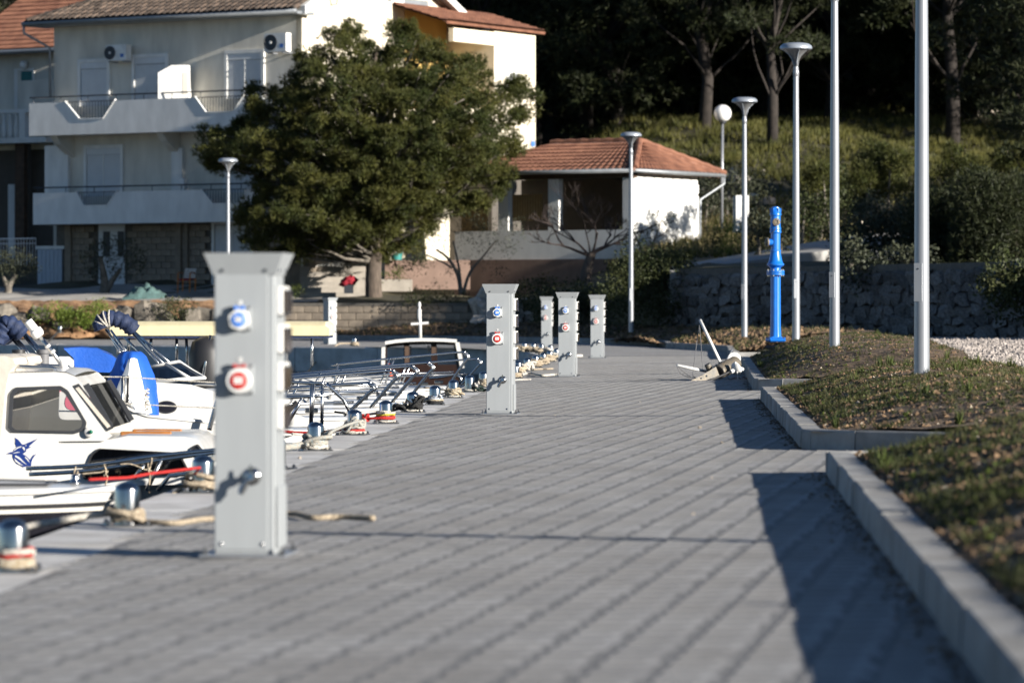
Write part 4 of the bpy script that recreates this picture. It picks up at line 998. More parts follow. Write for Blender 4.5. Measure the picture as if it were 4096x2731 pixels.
# air conditioners
def aircon(u0, u1, v0, v1, fr, out, fan):
    ta, za = fr.tz(u0, v0, out); tb, zb = fr.tz(u1, v1, out); t0, t1 = min(ta, tb), max(ta, tb)
    mb = MB(); mb.fbox(fr, t0, t1, zb, za, out - .3, out); a = mb.obj('air_conditioner', 'socket_white', house)
    c = fr.p(lerp(t0, t1, fan), (za + zb) / 2, out + .005); r = (za - zb) * .43
    mb = MB(); mb.lathe(c, [(r, 0), (r, .02), (r * .92, .02), (r * .9, .004), (.001, .004)], 24, fr.n); mb.obj('fan_grille', 'dark_metal', a)
    mb = MB(); mb.lathe(c + fr.n * .006, [(r * .2, 0), (r * .18, .02), (.001, .022)], 12, fr.n); mb.obj('fan_hub', 'socket_white', a)
    mb = MB(); mb.fbox(fr, lerp(t0, t1, .12), lerp(t0, t1, .28), lerp(zb, za, .2), lerp(zb, za, .42), out, out + .004); mb.obj('label_plate', 'sign_blue', a)
    for f in (.15, .85): t = lerp(t0, t1, f); mb = MB(); mb.fbox(fr, t - .02, t + .02, zb - .05, zb - .005, -.02, out); mb.obj('wall_bracket', 'galv', a)
aircon(105.5, 126, 45, 60, LF, .5, .78); aircon(264, 286, 33.5, 51, LF, .55, .7)
# eaves, gutter and tiled roof
ov = .75; te0, te1 = -.35, LF.tz(27, 26, ov)[0]
ze0, ze1 = LF.tz(282, 12.5, ov)[1], LF.tz(27, 26.5, ov)[1]; ze = (ze0 + ze1) / 2
mb = MB(); mb.fbox(LF, te0, te1, ze - .03, ze + .07, -.3, ov - .02); mb.obj('eaves_soffit', 'zinc', house)
mb = MB(); mb.cyl(LF.p(te0, ze + .07, ov + .06), LF.p(te1 + .15, ze + .07, ov + .06), .085, n=10); gu = mb.obj('gutter', 'zinc', house, True)
mb = MB(); mb.tube([LF.p(te1 + .1, ze + .02, ov + .06), LF.p(te1 + .1, ze - .25, ov + .05), LF.p(tE + .1, ze - .75, .1), LF.p(tE + .07, ze - 2.5, .1)], .05, 8); mb.obj('downpipe', 'zinc', gu, True)
slope = Vector((-NF.x, -NF.y, .44)).normalized()
r0 = LF.p(te0, ze + .12, ov + .05); 
hipL = lambda k: te1 + .05 - k * .95
mb = MB(); n_ = 6.0; mb.add([LF.p(te0, ze + .10, ov), LF.p(te1, ze + .10, ov), LF.p(te1 - 5.0, ze + .10, ov) + slope * 6, LF.p(te0, ze + .10, ov) + slope * 6], [(0, 1, 2, 3)]); rf = mb.obj('roof', 'tile_old', house)
mb = MB(); rA, rB = LF.p(te0, ze + .10, ov) + slope * 6, LF.p(te1 - 5.0, ze + .10, ov) + slope * 6; bk = HB_ * 5.6 - Vector((0, 0, 2.4)); mb.add([rA, rB, rB + bk + HA * 4, rA + bk], [(0, 1, 2, 3)]); mb.add([LF.p(te1, ze + .10, ov), rB, rB + bk + HA * 4], [(0, 1, 2)]); mb.obj('rear_roof', 'tile_old', house)
# barrel tiles, each its own piece
bm_ = MB(); rings = []
for k, (y, r) in enumerate(((0, .112), (.5, .092))):
    rings.append([(r * math.cos(a), y, r * math.sin(a) * .95) for a in np.linspace(0, math.pi, 8)] + [((r - .016) * math.cos(a), y, (r - .016) * math.sin(a) * .95) for a in np.linspace(math.pi, 0, 8)])
bm_.rings(rings); tile = bm_.mesh('roof_tile'); tile.materials.append(MT['tile_old'])
zax = slope.cross(HA); zax = zax if zax.z > 0 else -zax
Mt = Matrix((( -HA.x, slope.x, zax.x), (-HA.y, slope.y, zax.y), (-HA.z, slope.z, zax.z))); eul = Mt.to_euler(); cnt = 0
for r in range(8):
    t = te0 + .1
    while t < te1 - r * .42 * .78 and cnt < 300:
        q_ = LF.p(t, ze + .115, ov + .12) + slope * (r * .42)
        link('roof_tile', tile, None, rf, q_ + zax * (.0 + jit(.008)), eul, None); cnt += 1; t += .262
mb = MB(); mb.tube([LF.p(te1, ze + .16, ov) , LF.p(te1 - 5, ze + .16, ov) + slope * 6], .12, 8); mb.obj('hip_tiles', 'tile_old', rf)
# gable verge boards (white) on the sunlit side
p0 = GF.p(-.55, ze + .1, .55)
for a, b in (((-.45, ze0 - .05), (2.3, ze0 + 1.35)), ((7.6, zt + 1.25), (10.9, zt - .35))):
    mb = MB(); A_, B_ = GF.p(a[0], a[1], .5), GF.p(b[0], b[1], .5); up_ = Vector((0, 0, .28)); mb.hull8([A_, B_, B_ - NG * .5, A_ - NG * .5], [A_ + up_, B_ + up_, B_ - NG * .5 + up_, A_ - NG * .5 + up_]); mb.obj('verge_board', 'white_paint', house)
# gable window at the top and cables
fpart('attic_window', GF, 392, 404, -6, 4, .06, .06, 'white_paint', house)
mb = MB(); mb.tube([GF.uvp(u, v, .08) for u, v in ((330, -4), (331.5, 5), (337, 4), (338, -4))], .02, 5); mb.obj('bracket_lamp', 'dark_metal', house)
for path in ([(328, 8), (321, 30), (326, 46)], [(334, 8), (332, 25), (325, 42)]):
    mb = MB(); mb.tube(smooth_path([GF.uvp(u, v, .04) for u, v in path], 4), .008, 4); mb.obj('cable', 'shutter_gap', house)
# annex: stair tower on the sunlit side with lean-to roof
tA = GF.tz(445, 60)[0]; AN = 2.1
AL = Frame(GF.p(tA, 0, AN), HA, NF); AR = Frame(GF.p(tA, 0, AN), HB_, NG)
ztA = AR.tz(500, 31)[1]; tR_ = AR.tz(535.5, 100)[0]; zAb = AR.tz(515, 140)[1]
mb = MB(); b4 = [AL.p(0, zAb - .6, 0), AL.p(AN, zAb - .6, 0), AL.p(AN, zAb - .6, -tR_), AL.p(0, zAb - .6, -tR_)]; mb.hull8(b4, [Vector((q_.x, q_.y, ztA)) for q_ in b4]); an = mb.obj('stair_tower', 'stucco_warm', house)
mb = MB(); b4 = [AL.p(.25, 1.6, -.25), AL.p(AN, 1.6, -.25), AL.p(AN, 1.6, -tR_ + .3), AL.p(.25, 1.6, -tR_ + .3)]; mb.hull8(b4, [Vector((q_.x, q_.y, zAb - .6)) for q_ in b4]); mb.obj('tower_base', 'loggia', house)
d = fpart('tower_window', AR, 506, 520, 67, 92, .05, .06, 'white_paint', an); fpart('roller_shutter', AR, 508.5, 517.5, 72, 92, .065, .02, 'shutter', d)
fpart('house_number', AR, 531.5, 535, 141, 146, .03, .02, 'sign_blue', an)
fpart('wall_foot', AR, 529, 535.5, 139.5, 150, .0, .3, 'stucco_warm', house)
# loggia between gable and tower: lit parapet and yellow back wall
t0, t1 = GF.tz(385, 30)[0], tA
mb = MB(); zz0, zz1 = AR.tz(440, 39.5)[1], AR.tz(440, 26)[1]; mb.fbox(GF, t0 + 1.2, t1 - .02, zz0, zz1, AN - .2, AN); mb.obj('loggia_parapet', 'stucco_warm', house)
mb = MB(); mb.fbox(GF, t0 + 1.2, t1, zz0 - 2.3, zz0 + 1.2, .03, .06); mb.obj('loggia_back_wall', 'stucco_yellow', house)
mb = MB(); mb.fbox(GF, t0 + 1.2, t1 - .02, zz0 - 3.4, zz0 - 2.3, AN - .2, AN); mb.obj('lower_parapet', 'stucco_warm', house)
# lean-to roof, red pantiles as one corrugated sheet
def pantile(name, p00, p10, p01, p11, nc, nr, amp, mt, parent, thick=.03):
    "wavy tiled sheet: p00->p10 along the eave, p00->p01 up the slope"
    rows = []; up_ = ((p10 - p00).cross(p01 - p00)).normalized(); up_ = up_ if up_.z > 0 else -up_
    n = nc * 8
    for j in range(nr):
        for s in (0, 1):
            f = (j + s) / nr; row = []
            for i in range(n + 1):
                a = i / n; q_ = p00.lerp(p10, a).lerp(p01.lerp(p11, a), f); ph = a * nc * 6.28319
                row.append(q_ + up_ * (amp * (abs(math.sin(ph / 2)) ** .7) + (thick if s == 0 else 0)))
            rows.append(row)
    V = []; F = []; m = n + 1
    for j in range(nr):
        V += rows[2 * j] + rows[2 * j + 1]
    mb = MB(); k0 = 0
    for j in range(nr):
        mb.grid([rows[2 * j], rows[2 * j + 1]])
        if j: mb.grid([rows[2 * j - 1], rows[2 * j]])
    mb.grid([[q_ - up_ * (amp + .05) for q_ in (p00, p10)], [p00, p10]])
    mb.grid([[q_ - up_ * .06 for q_ in (p00, p10)], [q_ - up_ * .06 for q_ in (p01, p11)]])
    o = mb.obj(name, mt, parent, True, 50); return tag(o, kind='stuff')
e0, e1 = GF.p(t0 + .4, 0, AN + .25), GF.p(tA + tR_ + .3, 0, AN + .25)
def zat(q_, v): return CAM_H + (HOR - v) * q_.y / FPX
e0.z = zat(e0, 17.5); e1.z = zat(e1, 34.5); em = (e0.z + e1.z) / 2; e0.z = e1.z = em
r0_, r1_ = e0 - NG * 2.5 + Vector((0, 0, .75)), e1 - NG * 2.5 + Vector((0, 0, .75))
lr = pantile('lean_to_roof', e0, e1, r0_, r1_, 34, 7, .05, 'tile_red', house)
mb = MB(); mb.hull8([r0_ - HB_ * .3, r1_ * .35 + r0_ * .65, r1_ * .35 + r0_ * .65 + NG * .2, r0_ - HB_ * .3 + NG * .2], [q_ + Vector((0, 0, .18)) for q_ in (r0_ - HB_ * .3, r1_ * .35 + r0_ * .65, r1_ * .35 + r0_ * .65 + NG * .2, r0_ - HB_ * .3 + NG * .2)]); mb.obj('flashing', 'zinc', house)
# entrance porch and steps below the pine
st = thing('entrance_steps', 'brown entrance steps rising to the white porch left of the pine trunk', 'steps', P(330, 292, 127))
for k in range(6):
    a = P(300, 292 - 5.2 * k, 126.4 + k * .34); b = P(378, 292 - 5.2 * k, 126.4 + k * .34)
    mb = MB(); mb.hull8([a - Vector((0, 0, .3)), b - Vector((0, 0, .3)), b + Vector((0, .8, -.3)), a + Vector((0, .8, -.3))], [a, b, b + Vector((0, .8, 0)), a + Vector((0, .8, 0))]); mb.obj('step', 'planter', st)
def slab(name, u0, u1, v0, v1, Y, dep, mt, parent):
    a, b = P(u0, v1, Y), P(u1, v0, Y); mb = MB(); mb.box(((a.x + b.x) / 2, Y + dep / 2, (a.z + b.z) / 2), (b.x - a.x, dep, b.z - a.z)); return mb.obj(name, mt, parent)
po = thing('porch', 'white porch piers and stone pillar beside the entrance steps', 'porch', P(330, 280, 128.2))
slab('pier', 316, 329, 222, 276, 128.2, .5, 'white_paint', po); slab('pier', 332, 366, 222, 270, 129.6, .4, 'white_paint', po); slab('stone_pillar', 310, 315.4, 230, 292, 127.9, .5, 'wall_block', po)
slab('rubble_panel', 285, 309.8, 232, 292, 128.6, .4, 'block', po); slab('drain_pipe', 301, 303, 240, 283, 128.4, .07, 'pipe_white', po)
slab('pillar', 386, 393, 220, 262, 128.6, .4, 'stucco_warm', po); slab('pillar', 400, 404.5, 222, 258, 128.6, .3, 'stucco_warm', po)
slab('opening_shade', 393.4, 399.6, 222, 258, 129.2, .1, 'dark_wood', po)  # dark slab stands in for the shade inside the opening
mb = MB(); a = P(423, 240, 130); mb.prism([P(418, 196, 130), P(432, 192, 130), P(433, 236, 130)], (0, .3, 0)); mb.obj('stair_soffit', 'white_paint', po)
# ------------------------------------------------------------------ second house at the far left
H2 = P(53, 290, 150)
h2 = thing('neighbour_house', 'pale house with orange tiled roof at the far left edge', 'house', H2)
F2 = Frame(P(58, 290, 146), HA, NF)
a, b = F2.tz(-40, 100)[0], F2.tz(58, 100)[0]; zt2 = F2.tz(25, 53)[1]
mb = MB(); mb.fbox(F2, -2, a, 1.2, zt2, -9, 0); mb.obj('wall', 'stucco', h2)
e0, e1 = F2.p(-2.5, zt2 + .1, .6), F2.p(a, zt2 + .1, .6)
up2 = Vector((-NF.x, -NF.y, .55)).normalized()
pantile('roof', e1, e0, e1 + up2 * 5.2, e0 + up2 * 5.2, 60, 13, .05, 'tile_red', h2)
g0 = F2.p(1.5, F2.tz(40, 30)[1], -1.0)
q0, q1, q2, q3 = P(-30, 50, 151), P(58, 18, 151), P(62, -30, 160), P(-30, 8, 158)
q0, q1, q2, q3 = P(-25, 52, 149), P(30, 30, 152.5), P(62, 0, 158), P(-20, 10, 158)
pantile('side_roof', P(-30, 46, 147), P(62, 36, 153.5), P(-30, -8, 156), P(62, -25, 163), 30, 10, .05, 'tile_sunlit', h2) if False else None
rr = pantile('lit_roof', P(-10, 42, 148.5), P(62, 30, 154), P(5, 14, 155), P(62, -14, 161), 20, 7, .06, 'tile_sunlit', h2)  # sunlit part of the roof, painted lighter than the shaded tiles
mb = MB(); mb.cyl(F2.p(-2.4, zt2 + .02, .66), F2.p(a, zt2 + .02, .66), .09, n=8); mb.obj('gutter', 'zinc', h2)
d = fpart('window', F2, 14, 34, 68, 108, .05, .08, 'white_paint', h2); fpart('pane', F2, 21, 32, 71, 86, .06, .02, 'teal_curtain', d); fpart('jamb', F2, 17.5, 21, 70, 108, .056, .02, 'stucco', d)
mb = MB(); mb.lathe(F2.uvp(23.5, 64.5, .18), [(.04, -.2), (.12, -.12), (.16, 0), (.12, .12), (.02, .16)], 14); mb.obj('globe_lamp', 'globe', h2, True)
sp = fpart('balcony_screen', F2, 20, 53, 80, 112, .9, .1, 'stucco', h2)
O2 = 1.3
mb = MB(); za, zb = F2.tz(15, 112.5, O2)[1], F2.tz(15, 137, O2)[1]; ta, tb = F2.tz(30, 120, O2)[0], F2.tz(-30, 120, O2)[0]
mb.fbox(F2, ta, tb, za, za + .14, O2 - .25, O2); hr = mb.obj('balustrade_rail', 'white_paint', h2)
mb = MB(); mb.fbox(F2, ta - .8, tb, zb - .22, zb - .02, -.1, O2 + .05); mb.obj('balcony_slab', 'white_paint', h2)
mb = MB(); bal = [(.06, 0), (.1, .1), (.115, .28), (.075, .5), (.05, .68), (.065, .8)]
me_bal = MB().lathe((0, 0, 0), bal, 12).mesh('baluster', True); me_bal.materials.append(MT['white_paint'])
hgt = za - zb; t = ta + .75
while t < tb: link('baluster', me_bal, None, h2, F2.p(t, zb - .01, O2 - .12), None, (1, 1, hgt / .81)); t += .3
mb = MB(); mb.fbox(F2, ta + .25, ta + .52, zb - .02, za, O2 - .25, O2 + .01); mb.obj('balustrade_pier', 'white_paint', h2)
fpart('pillar', F2, 15, 24, 140, 270, .9, .35, 'dark_wood', h2); fpart('pillar', F2, 24.5, 28, 140, 270, .7, .2, 'loggia', h2)
fpart('door', F2, 8, 14.5, 184, 270, .03, .05, 'shutter', h2)
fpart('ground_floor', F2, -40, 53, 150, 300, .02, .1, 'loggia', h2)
# white garden fence at the left
fe = thing('wire_fence', 'white iron fence in the shade at the left edge', 'fence', P(16, 260, 133))
mb = MB(); mb.cyl(P(-10, 238.5, 133), P(36, 238, 133), .02, n=5); mb.cyl(P(-10, 243.5, 133), P(36, 243, 133), .012, n=5); mb.obj('rail', 'white_paint', fe)
for k in range(16): mb = MB(); mb.cyl(P(-8 + k * 2.9, 238, 133), P(-8 + k * 2.9, 265, 133), .009, n=4); mb.obj('bar', 'white_paint', fe)
# ------------------------------------------------------------------ kiosk (open summer kitchen) with hipped red roof
KC = P(630, 262, 126.0); KL = Frame(KC, HA, NF); KR = Frame(KC, HB_, NG)
ks = thing('garden_kiosk', 'white garden house with hipped red tile roof and open loggia', 'kiosk', KC)
tl = KL.tz(455, 230)[0]; tr = KR.tz(697.5, 210)[0]; tr2 = KR.tz(709, 210)[0]
zE = KL.tz(630, 173)[1]; zP = KL.tz(600, 229.5)[1]; zPb = KL.tz(600, 258.5)[1]; zB = 1.6
mb = MB(); mb.fbox(KR, 0, tr, zPb - 1.2, zE, -.28, 0); mb.obj('side_wall', 'white_paint', ks)
mb = MB(); mb.fbox(KR, tr + .004, tr2, zPb - .3, zE - .15, -.7, -.4); mb.obj('rear_wall', 'white_paint', ks)
mb = MB(); mb.fbox(KL, .285, tl, zPb, zP, -.25, 0); mb.obj('loggia_parapet', 'white_paint', ks)
mb = MB(); mb.fbox(KL, -.05, tl, zB - .4, zPb - .003, -.35, .06); mb.obj('plinth', 'plinth', ks)
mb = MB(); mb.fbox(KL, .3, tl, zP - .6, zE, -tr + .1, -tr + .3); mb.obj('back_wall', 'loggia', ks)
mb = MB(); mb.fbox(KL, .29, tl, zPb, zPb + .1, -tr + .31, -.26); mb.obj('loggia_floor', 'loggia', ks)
for u0, u1 in ((623.5, 629.9), (548, 558.5), (498, 508)):
    a, b = KL.tz(u0, 200)[0], KL.tz(u1, 200)[0]; mb = MB(); mb.fbox(KL, b, a, zP + .002, zE - .1, -.27, -.01); mb.obj('pillar', 'white_paint', ks)
mb = MB(); mb.fbox(KL, -.1, tl, zE - .14, zE + .02, -.30, .02); mb.obj('ring_beam', 'dark_wood', ks)
for k in range(18):
    u = 502 + k * 4.2; 
for a, b in ((512, 521), (523, 531), (533, 540)):
    pass
bl_ = None
for k in range(12):
    t = KL.tz(512 + k * 2.6, 200, -.9)[0]; mb = MB(); mb.fbox(KL, t - .045, t + .03, zP + .35, zE - .6, -.95, -.9); mb.obj('bamboo_slat', 'bamboo', ks)
for k in range(10):
    a = KL.p(KL.tz(488, 200, -.6)[0] + k * .12, zP, -.6 - k * .02); mb = MB(); mb.hull8([a, a + HA * .09, a + HA * .09 + NF * .03, a + NF * .03], [q_ + Vector((0, 0, .9 + .1 * k * -.5 + .5)) for q_ in (a, a + HA * .09, a + HA * .09 + NF * .03, a + NF * .03)]); mb.obj('bamboo_slat', 'bamboo', ks)
# roof
oh = .42
def zr_(q_, v): return CAM_H + (HOR - v) * q_.y / FPX
zE2 = zE + .10
c0 = KL.p(-oh, zE2, oh); c1 = KL.p(tl + oh, zE2, oh); c2 = KR.p(tr2 + .35, zE2, oh); c3 = KL.p(tl + oh, zE2, -tr2 - .35)
rg0 = P(620, 142, 129.3); depth = (tr2 + .35 + oh) / 2
rg0 = KL.p(1.15, 0, -depth + oh); rg0.z = zr_(rg0, 142); rg1 = KL.p(tl - 2.2, rg0.z, -depth + oh)
pantile('front_roof', c0, c1, rg0, rg1, 30, 8, .045, 'tile_red', ks)
pantile('side_roof', c2, c0, rg0 + HB_ * .05, rg0, 22, 8, .045, 'tile_red', ks)
mb = MB(); mb.add([c1, c3, rg1], [(0, 1, 2)]); mb.add([c3, c2, rg0, rg1], [(0, 1, 2, 3)]); mb.obj('rear_roof', 'tile_red', ks)
for a, b in ((c0, rg0), (rg0, rg1), (c2, rg0)):
    mb = MB(); w_ = Vector((0, 0, .05)); pts = [a.lerp(b, k / 14) + w_ + Vector((0, 0, .025 * (k % 2))) for k in range(15)]; mb.tube(pts, .11, 8); mb.obj('ridge_tiles', 'tile_red', ks)
    side = Vector((-.35, -.8, -.05)) * .12
    mb = MB(); mb.tube([q_ - Vector((0, 0, .05)) + side * .6 for q_ in pts], .055, 6); mb.obj('ridge_mortar', 'ridge_mortar', ks)
for a, b in ((c0, c1), (c0, c2)):
    mb = MB(); d_ = Vector((0, 0, -.02)); mb.cyl(a + d_, b + d_, .07, n=8); g = mb.obj('gutter', 'zinc', ks, True)
q0 = KR.p(tr2 + .3, zE2 - .05, oh); q1 = KR.p(tr + .05, zE - .75, .08)
mb = MB(); mb.tube([q0, q0 - Vector((0, 0, .25)), q1, KR.p(tr + .03, zPb - .2, .08)], .045, 8); mb.obj('downpipe', 'zinc', ks, True)
for k in range(9):
    t = .3 + k * (tr2 - .4) / 8; mb = MB(); mb.fbox(KR, t, t + .1, zE - .02, zE + .1, 0, oh - .02); mb.obj('rafter_end', 'dark_wood', ks)
# small things in front of the houses
wp = thing('garden_post', 'short white concrete post among shrubs right of the globe lamp', 'post', P(742, 230, 122))
slab('post_body', 736, 749, 195, 232, 121, .45, 'white_paint', wp); slab('post_side', 733.5, 735.9, 196, 232, 121.1, .4, 'stucco', wp)
ch = thing('garden_chair', 'orange framed garden chair with white striped seat against the stone wall', 'chair', P(187, 292, 128.6))
s_ = 128.6
for u, v0, v1 in ((178, 275, 292), (190, 275, 292), (183, 278, 291), (195.5, 278, 291)):
    mb = MB(); mb.cyl(P(u, v0, s_), P(u - .4, v1, s_), .022, n=6); mb.obj('leg', 'chair_orange', ch)
for u in (178, 190): mb = MB(); mb.tube(smooth_path([P(u, 278, s_), P(u + .3, 273, s_), P(u + 2.5, 272, s_ + .2), P(u + 5, 273, s_ + .45)], 4), .02, 6); mb.obj('armrest', 'chair_orange', ch, True)
mb = MB(); mb.hull8([P(178, 280, s_), P(190, 280, s_), P(195, 279, s_ + .45), P(183, 279, s_ + .45)], [P(178, 279, s_), P(190, 279, s_), P(195, 278, s_ + .45), P(183, 278, s_ + .45)]); mb.obj('seat', 'cloth_red', ch)
for k in range(5):
    a, b = P(183.5 + k * .4, 277.5 - k * 2, s_ + .45 + k * .03), P(195 + k * .3, 277.5 - k * 2, s_ + .45 + k * .03); mb = MB(); mb.hull8([a, b, b + Vector((0, .02, 0)), a + Vector((0, .02, 0))], [q_ + Vector((0, 0, .045)) for q_ in (a, b, b + Vector((0, .02, 0)), a + Vector((0, .02, 0)))]); mb.obj('back_slat', 'white_paint', ch)
# net heap
rows = []
for i in range(16):
    row = []
    for j in range(12):
        a, b = (i / 15 - .5), (j / 11); h = math.exp(-a * a * 9) * math.sin(math.pi * b) ** .7
        p = P(lerp(124, 166, i / 15), 297, 124.0); row.append(Vector((p.x, 123.4 + b * 1.1, T(p.x, 124) + .02 + .42 * h ** .6 * (1 + .5 * fbm(i, j, .9)))))
    rows.append(row)
mb = MB(); mb.grid(rows); tag(mb.obj('fishing_net', 'net', smooth=True), 'heap of pale green fishing net on the terrace edge', 'fishing net')
rb_ = thing('red_cloth', 'bundle of red cloth on a crate by the entrance steps', 'cloth', P(349, 292, 125.4))
mb = MB(); c = P(349, 281, 125.4); bmx = bmesh.new(); bmesh.ops.create_icosphere(bmx, subdivisions=3, radius=1)
for v_ in bmx.verts: v_.co *= 1 + .55 * fbm(v_.co.x * 2.2 + 3, v_.co.y * 2 + v_.co.z * 2.4, 1.6)
mb.add([c + Vector((v_.co.x * .24 + .1 * v_.co.z, v_.co.y * .16, v_.co.z * .17)) for v_ in bmx.verts], [tuple(v_.index for v_ in f.verts) for f in bmx.faces]); bmx.free(); mb.obj('cloth', 'cloth_red', rb_, True)
slab('crate', 344, 353, 284.5, 293, 125.3, .35, 'dark_metal', rb_)
pl = thing('stone_planter', 'long pale stone planter right of the pine trunk with green leaves', 'planter', P(412, 290, 126.5))
slab('trough', 354, 412, 279, 291, 126.9, .5, 'planter', pl)
pt = thing('flower_pot', 'teal plastic flower pot on the brown wall right of the pine trunk', 'flower pot', P(396.5, 259, 127.6))
mb = MB(); mb.lathe(P(396.5, 259.5, 127.6), [(.17, 0), (.22, .3), (.24, .31), (.24, .36), (.2, .36), (.18, .3)], 18); mb.obj('pot', 'pot_teal', pt, True, 40)
slab('ledge', 385, 470, 259.8, 289, 127.9, .4, 'plinth', po)
# ================================================================== VEGETATION
def unit(a): return a / np.maximum(1e-9, np.linalg.norm(a, axis=-1, keepdims=True))
def blades(C, O, k, L, wd, spread=1.0, up=.25, seed=0):
    "k thin triangles at each centre, leaning along O"
    g = np.random.default_rng(seed); N = len(C)
    c = np.repeat(C, k, 0); o = np.repeat(O, k, 0)
    d = unit(o + g.normal(0, 1, (N * k, 3)) * spread + np.array([0, 0, up]))
    p = unit(np.cross(d, g.normal(0, 1, (N * k, 3)))); l = L * g.uniform(.6, 1.2, (N * k, 1))
    V = np.stack([c - p * wd, c + p * wd, c + d * l], 1).reshape(-1, 3)
    return V, np.arange(len(V)).reshape(-1, 3)
def leaves(C, O, L, wd, spread=1.0, seed=0):
    "one diamond leaf per centre"
    g = np.random.default_rng(seed); N = len(C); d = unit(O + g.normal(0, 1, (N, 3)) * spread)
    p = unit(np.cross(d, g.normal(0, 1, (N, 3)))); l = L * g.uniform(.6, 1.25, (N, 1)); w_ = wd * g.uniform(.7, 1.2, (N, 1))
    V = np.stack([C, C + d * l * .5 + p * w_, C + d * l, C + d * l * .5 - p * w_], 1).reshape(-1, 3); b = np.arange(N) * 4
    return V, np.concatenate([np.stack([b, b + 1, b + 2], 1), np.stack([b, b + 2, b + 3], 1)])
def clump_points(cent, rad, per, g, flat=.7, shell=.55):
    N = len(cent); d = unit(g.normal(0, 1, (N, per, 3)) + np.array([0, 0, .35])); r = rad[:, None, None] * (shell + (1.05 - shell) * g.random((N, per, 1)) ** .6)
    pts = cent[:, None, :] + d * r * np.array([1, 1, flat]); return pts.reshape(-1, 3), np.repeat(unit(d.reshape(-1, 3)), 1, 0)
def limb(mb, a, b, r0, r1, bend=.15, n=5):
    a, b = Vector(a), Vector(b); L = (b - a).length; pts = []; k1 = Vector((jit(1), jit(1), jit(.6))) * L * bend
    for i in range(n + 1): f = i / n; pts.append(a.lerp(b, f) + k1 * math.sin(math.pi * f) + Vector((jit(1), jit(1), jit(1))) * L * .02)
    mb.tube(pts, [lerp(r0, r1, i / n) for i in range(n + 1)], 6)
def pip(poly, x, y):
    c = False; n = len(poly)
    for i in range(n):
        (x1, y1), (x2, y2) = poly[i], poly[i - 1]
        if (y1 > y) != (y2 > y) and x < (x2 - x1) * (y - y1) / (y2 - y1) + x1: c = not c
    return c
def pdist(poly, x, y):
    b = 1e9
    for i in range(len(poly)):
        (x1, y1), (x2, y2) = poly[i - 1], poly[i]; dx, dy = x2 - x1, y2 - y1; k = max(0, min(1, ((x - x1) * dx + (y - y1) * dy) / (dx * dx + dy * dy + 1e-9))); b = min(b, math.hypot(x - x1 - k * dx, y - y1 - k * dy))
    return b
# --- the big pine in front of the house
S_ = .43537
PINE = [(x * S_, y * S_) for x, y in ((452, 300), (470, 372), (560, 400), (600, 430), (560, 470), (540, 500), (580, 560), (660, 600), (730, 585), (770, 600), (815, 570), (880, 585), (960, 560), (1000, 510), (1060, 470), (1130, 465), (1175, 400), (1190, 335), (1165, 285), (1200, 265), (1232, 240), (1222, 185), (1150, 195), (1115, 150), (1050, 115), (1000, 100), (975, 55), (930, 45), (890, 75), (830, 85), (800, 60), (752, 58), (745, 100), (690, 115), (685, 170), (640, 190), (580, 200), (568, 280), (500, 290))]
PINE = [(372 + (x - 372) * .965, 150 + (y - 150) * .96) for x, y in PINE]
YP = 125.6; g = np.random.default_rng(3); pads = []; tries = 0
while len(pads) < 235 and tries < 60000:
    tries += 1; u, v = g.uniform(190, 545), g.uniform(18, 285)
    if not pip(PINE, u, v): continue
    dd_ = pdist(PINE, u, v)
    if dd_ < 4 or fbm(u * .045, v * .06, 1) > .44: continue
    f = min(1, dd_ / 75); D = 3.9 * math.sqrt(max(0, 1 - (1 - f) ** 2)) + .2; y = YP + D * g.choice([-1, -1, 1]) * g.random() ** .45
    if any(abs(u - a) < 15 and abs(v - b) < 11 and abs(y - c) < 1.3 for a, b, c, _ in pads): continue
    pads.append((u, v, y, dd_))
for k in range(len(PINE)):
    (x1, y1), (x2, y2) = PINE[k - 1], PINE[k]
    for _ in range(max(1, int(math.hypot(x2 - x1, y2 - y1) / 13))):
        f = g.random(); pads.append((lerp(x1, x2, f) + g.uniform(-5, 5), lerp(y1, y2, f) + g.uniform(-5, 3), YP + g.uniform(-1.5, 1), 1.0))
cc = []; rr = []; pad_c = []
for u, v, y, dd_ in pads:
    R_ = min(1.05, .30 + dd_ * .026) * g.uniform(.75, 1.15); c = P(u, v, y); pad_c.append(c); out_ = Vector((c.x + 4.3, (c.y - YP) * .8, 0)); out_ = out_.normalized() if out_.length > .1 else Vector((1, 0, 0))
    for _ in range(int(3 + 6.5 * R_)):
        a = g.uniform(0, 6.283); q = R_ * math.sqrt(g.random()); dx, dy = q * math.cos(a), q * math.sin(a) * .8
        cc.append((c.x + dx, c.y + dy, c.z + .22 * (dx * out_.x + dy * out_.y) - .22 * (q / R_) ** 2 + g.uniform(-.1, .16))); rr.append(g.uniform(.14, .40))
cc = np.array(cc); rr = np.array(rr)
pts, od = clump_points(cc, rr, 34, g, .75, .15)
V1, F1 = blades(pts, od * .9, 8, .17, .0115, .75, .45, 11)
tb = P(374, 293, 125.2)
pine = thing('pine_tree', 'broad olive green pine tree in front of the houses', 'tree', tb)
np_mesh('crown', V1, F1, 'pine', pine)
mb = MB(); top = P(383, 150, YP)
spine = smooth_path([tb - Vector((0, 0, .3)), P(373.5, 270, 125.2), P(377, 240, 125.3), P(383, 210, 125.5), P(378, 180, YP), top, P(372, 90, YP), P(378, 45, YP)], 4)
mb.tube(spine, [lerp(.30, .05, k / (len(spine) - 1)) for k in range(len(spine))], 10); tk = mb.obj('trunk', 'bark', pine, True)
mb = MB()
for c in pad_c:
    k = min(len(spine) - 3, max(5, int(len(spine) * (.25 + .6 * max(0, (c.z - spine[5].z) / (spine[-1].z - spine[5].z))) - 3)))
    limb(mb, spine[k], c, .075, .02, .12)
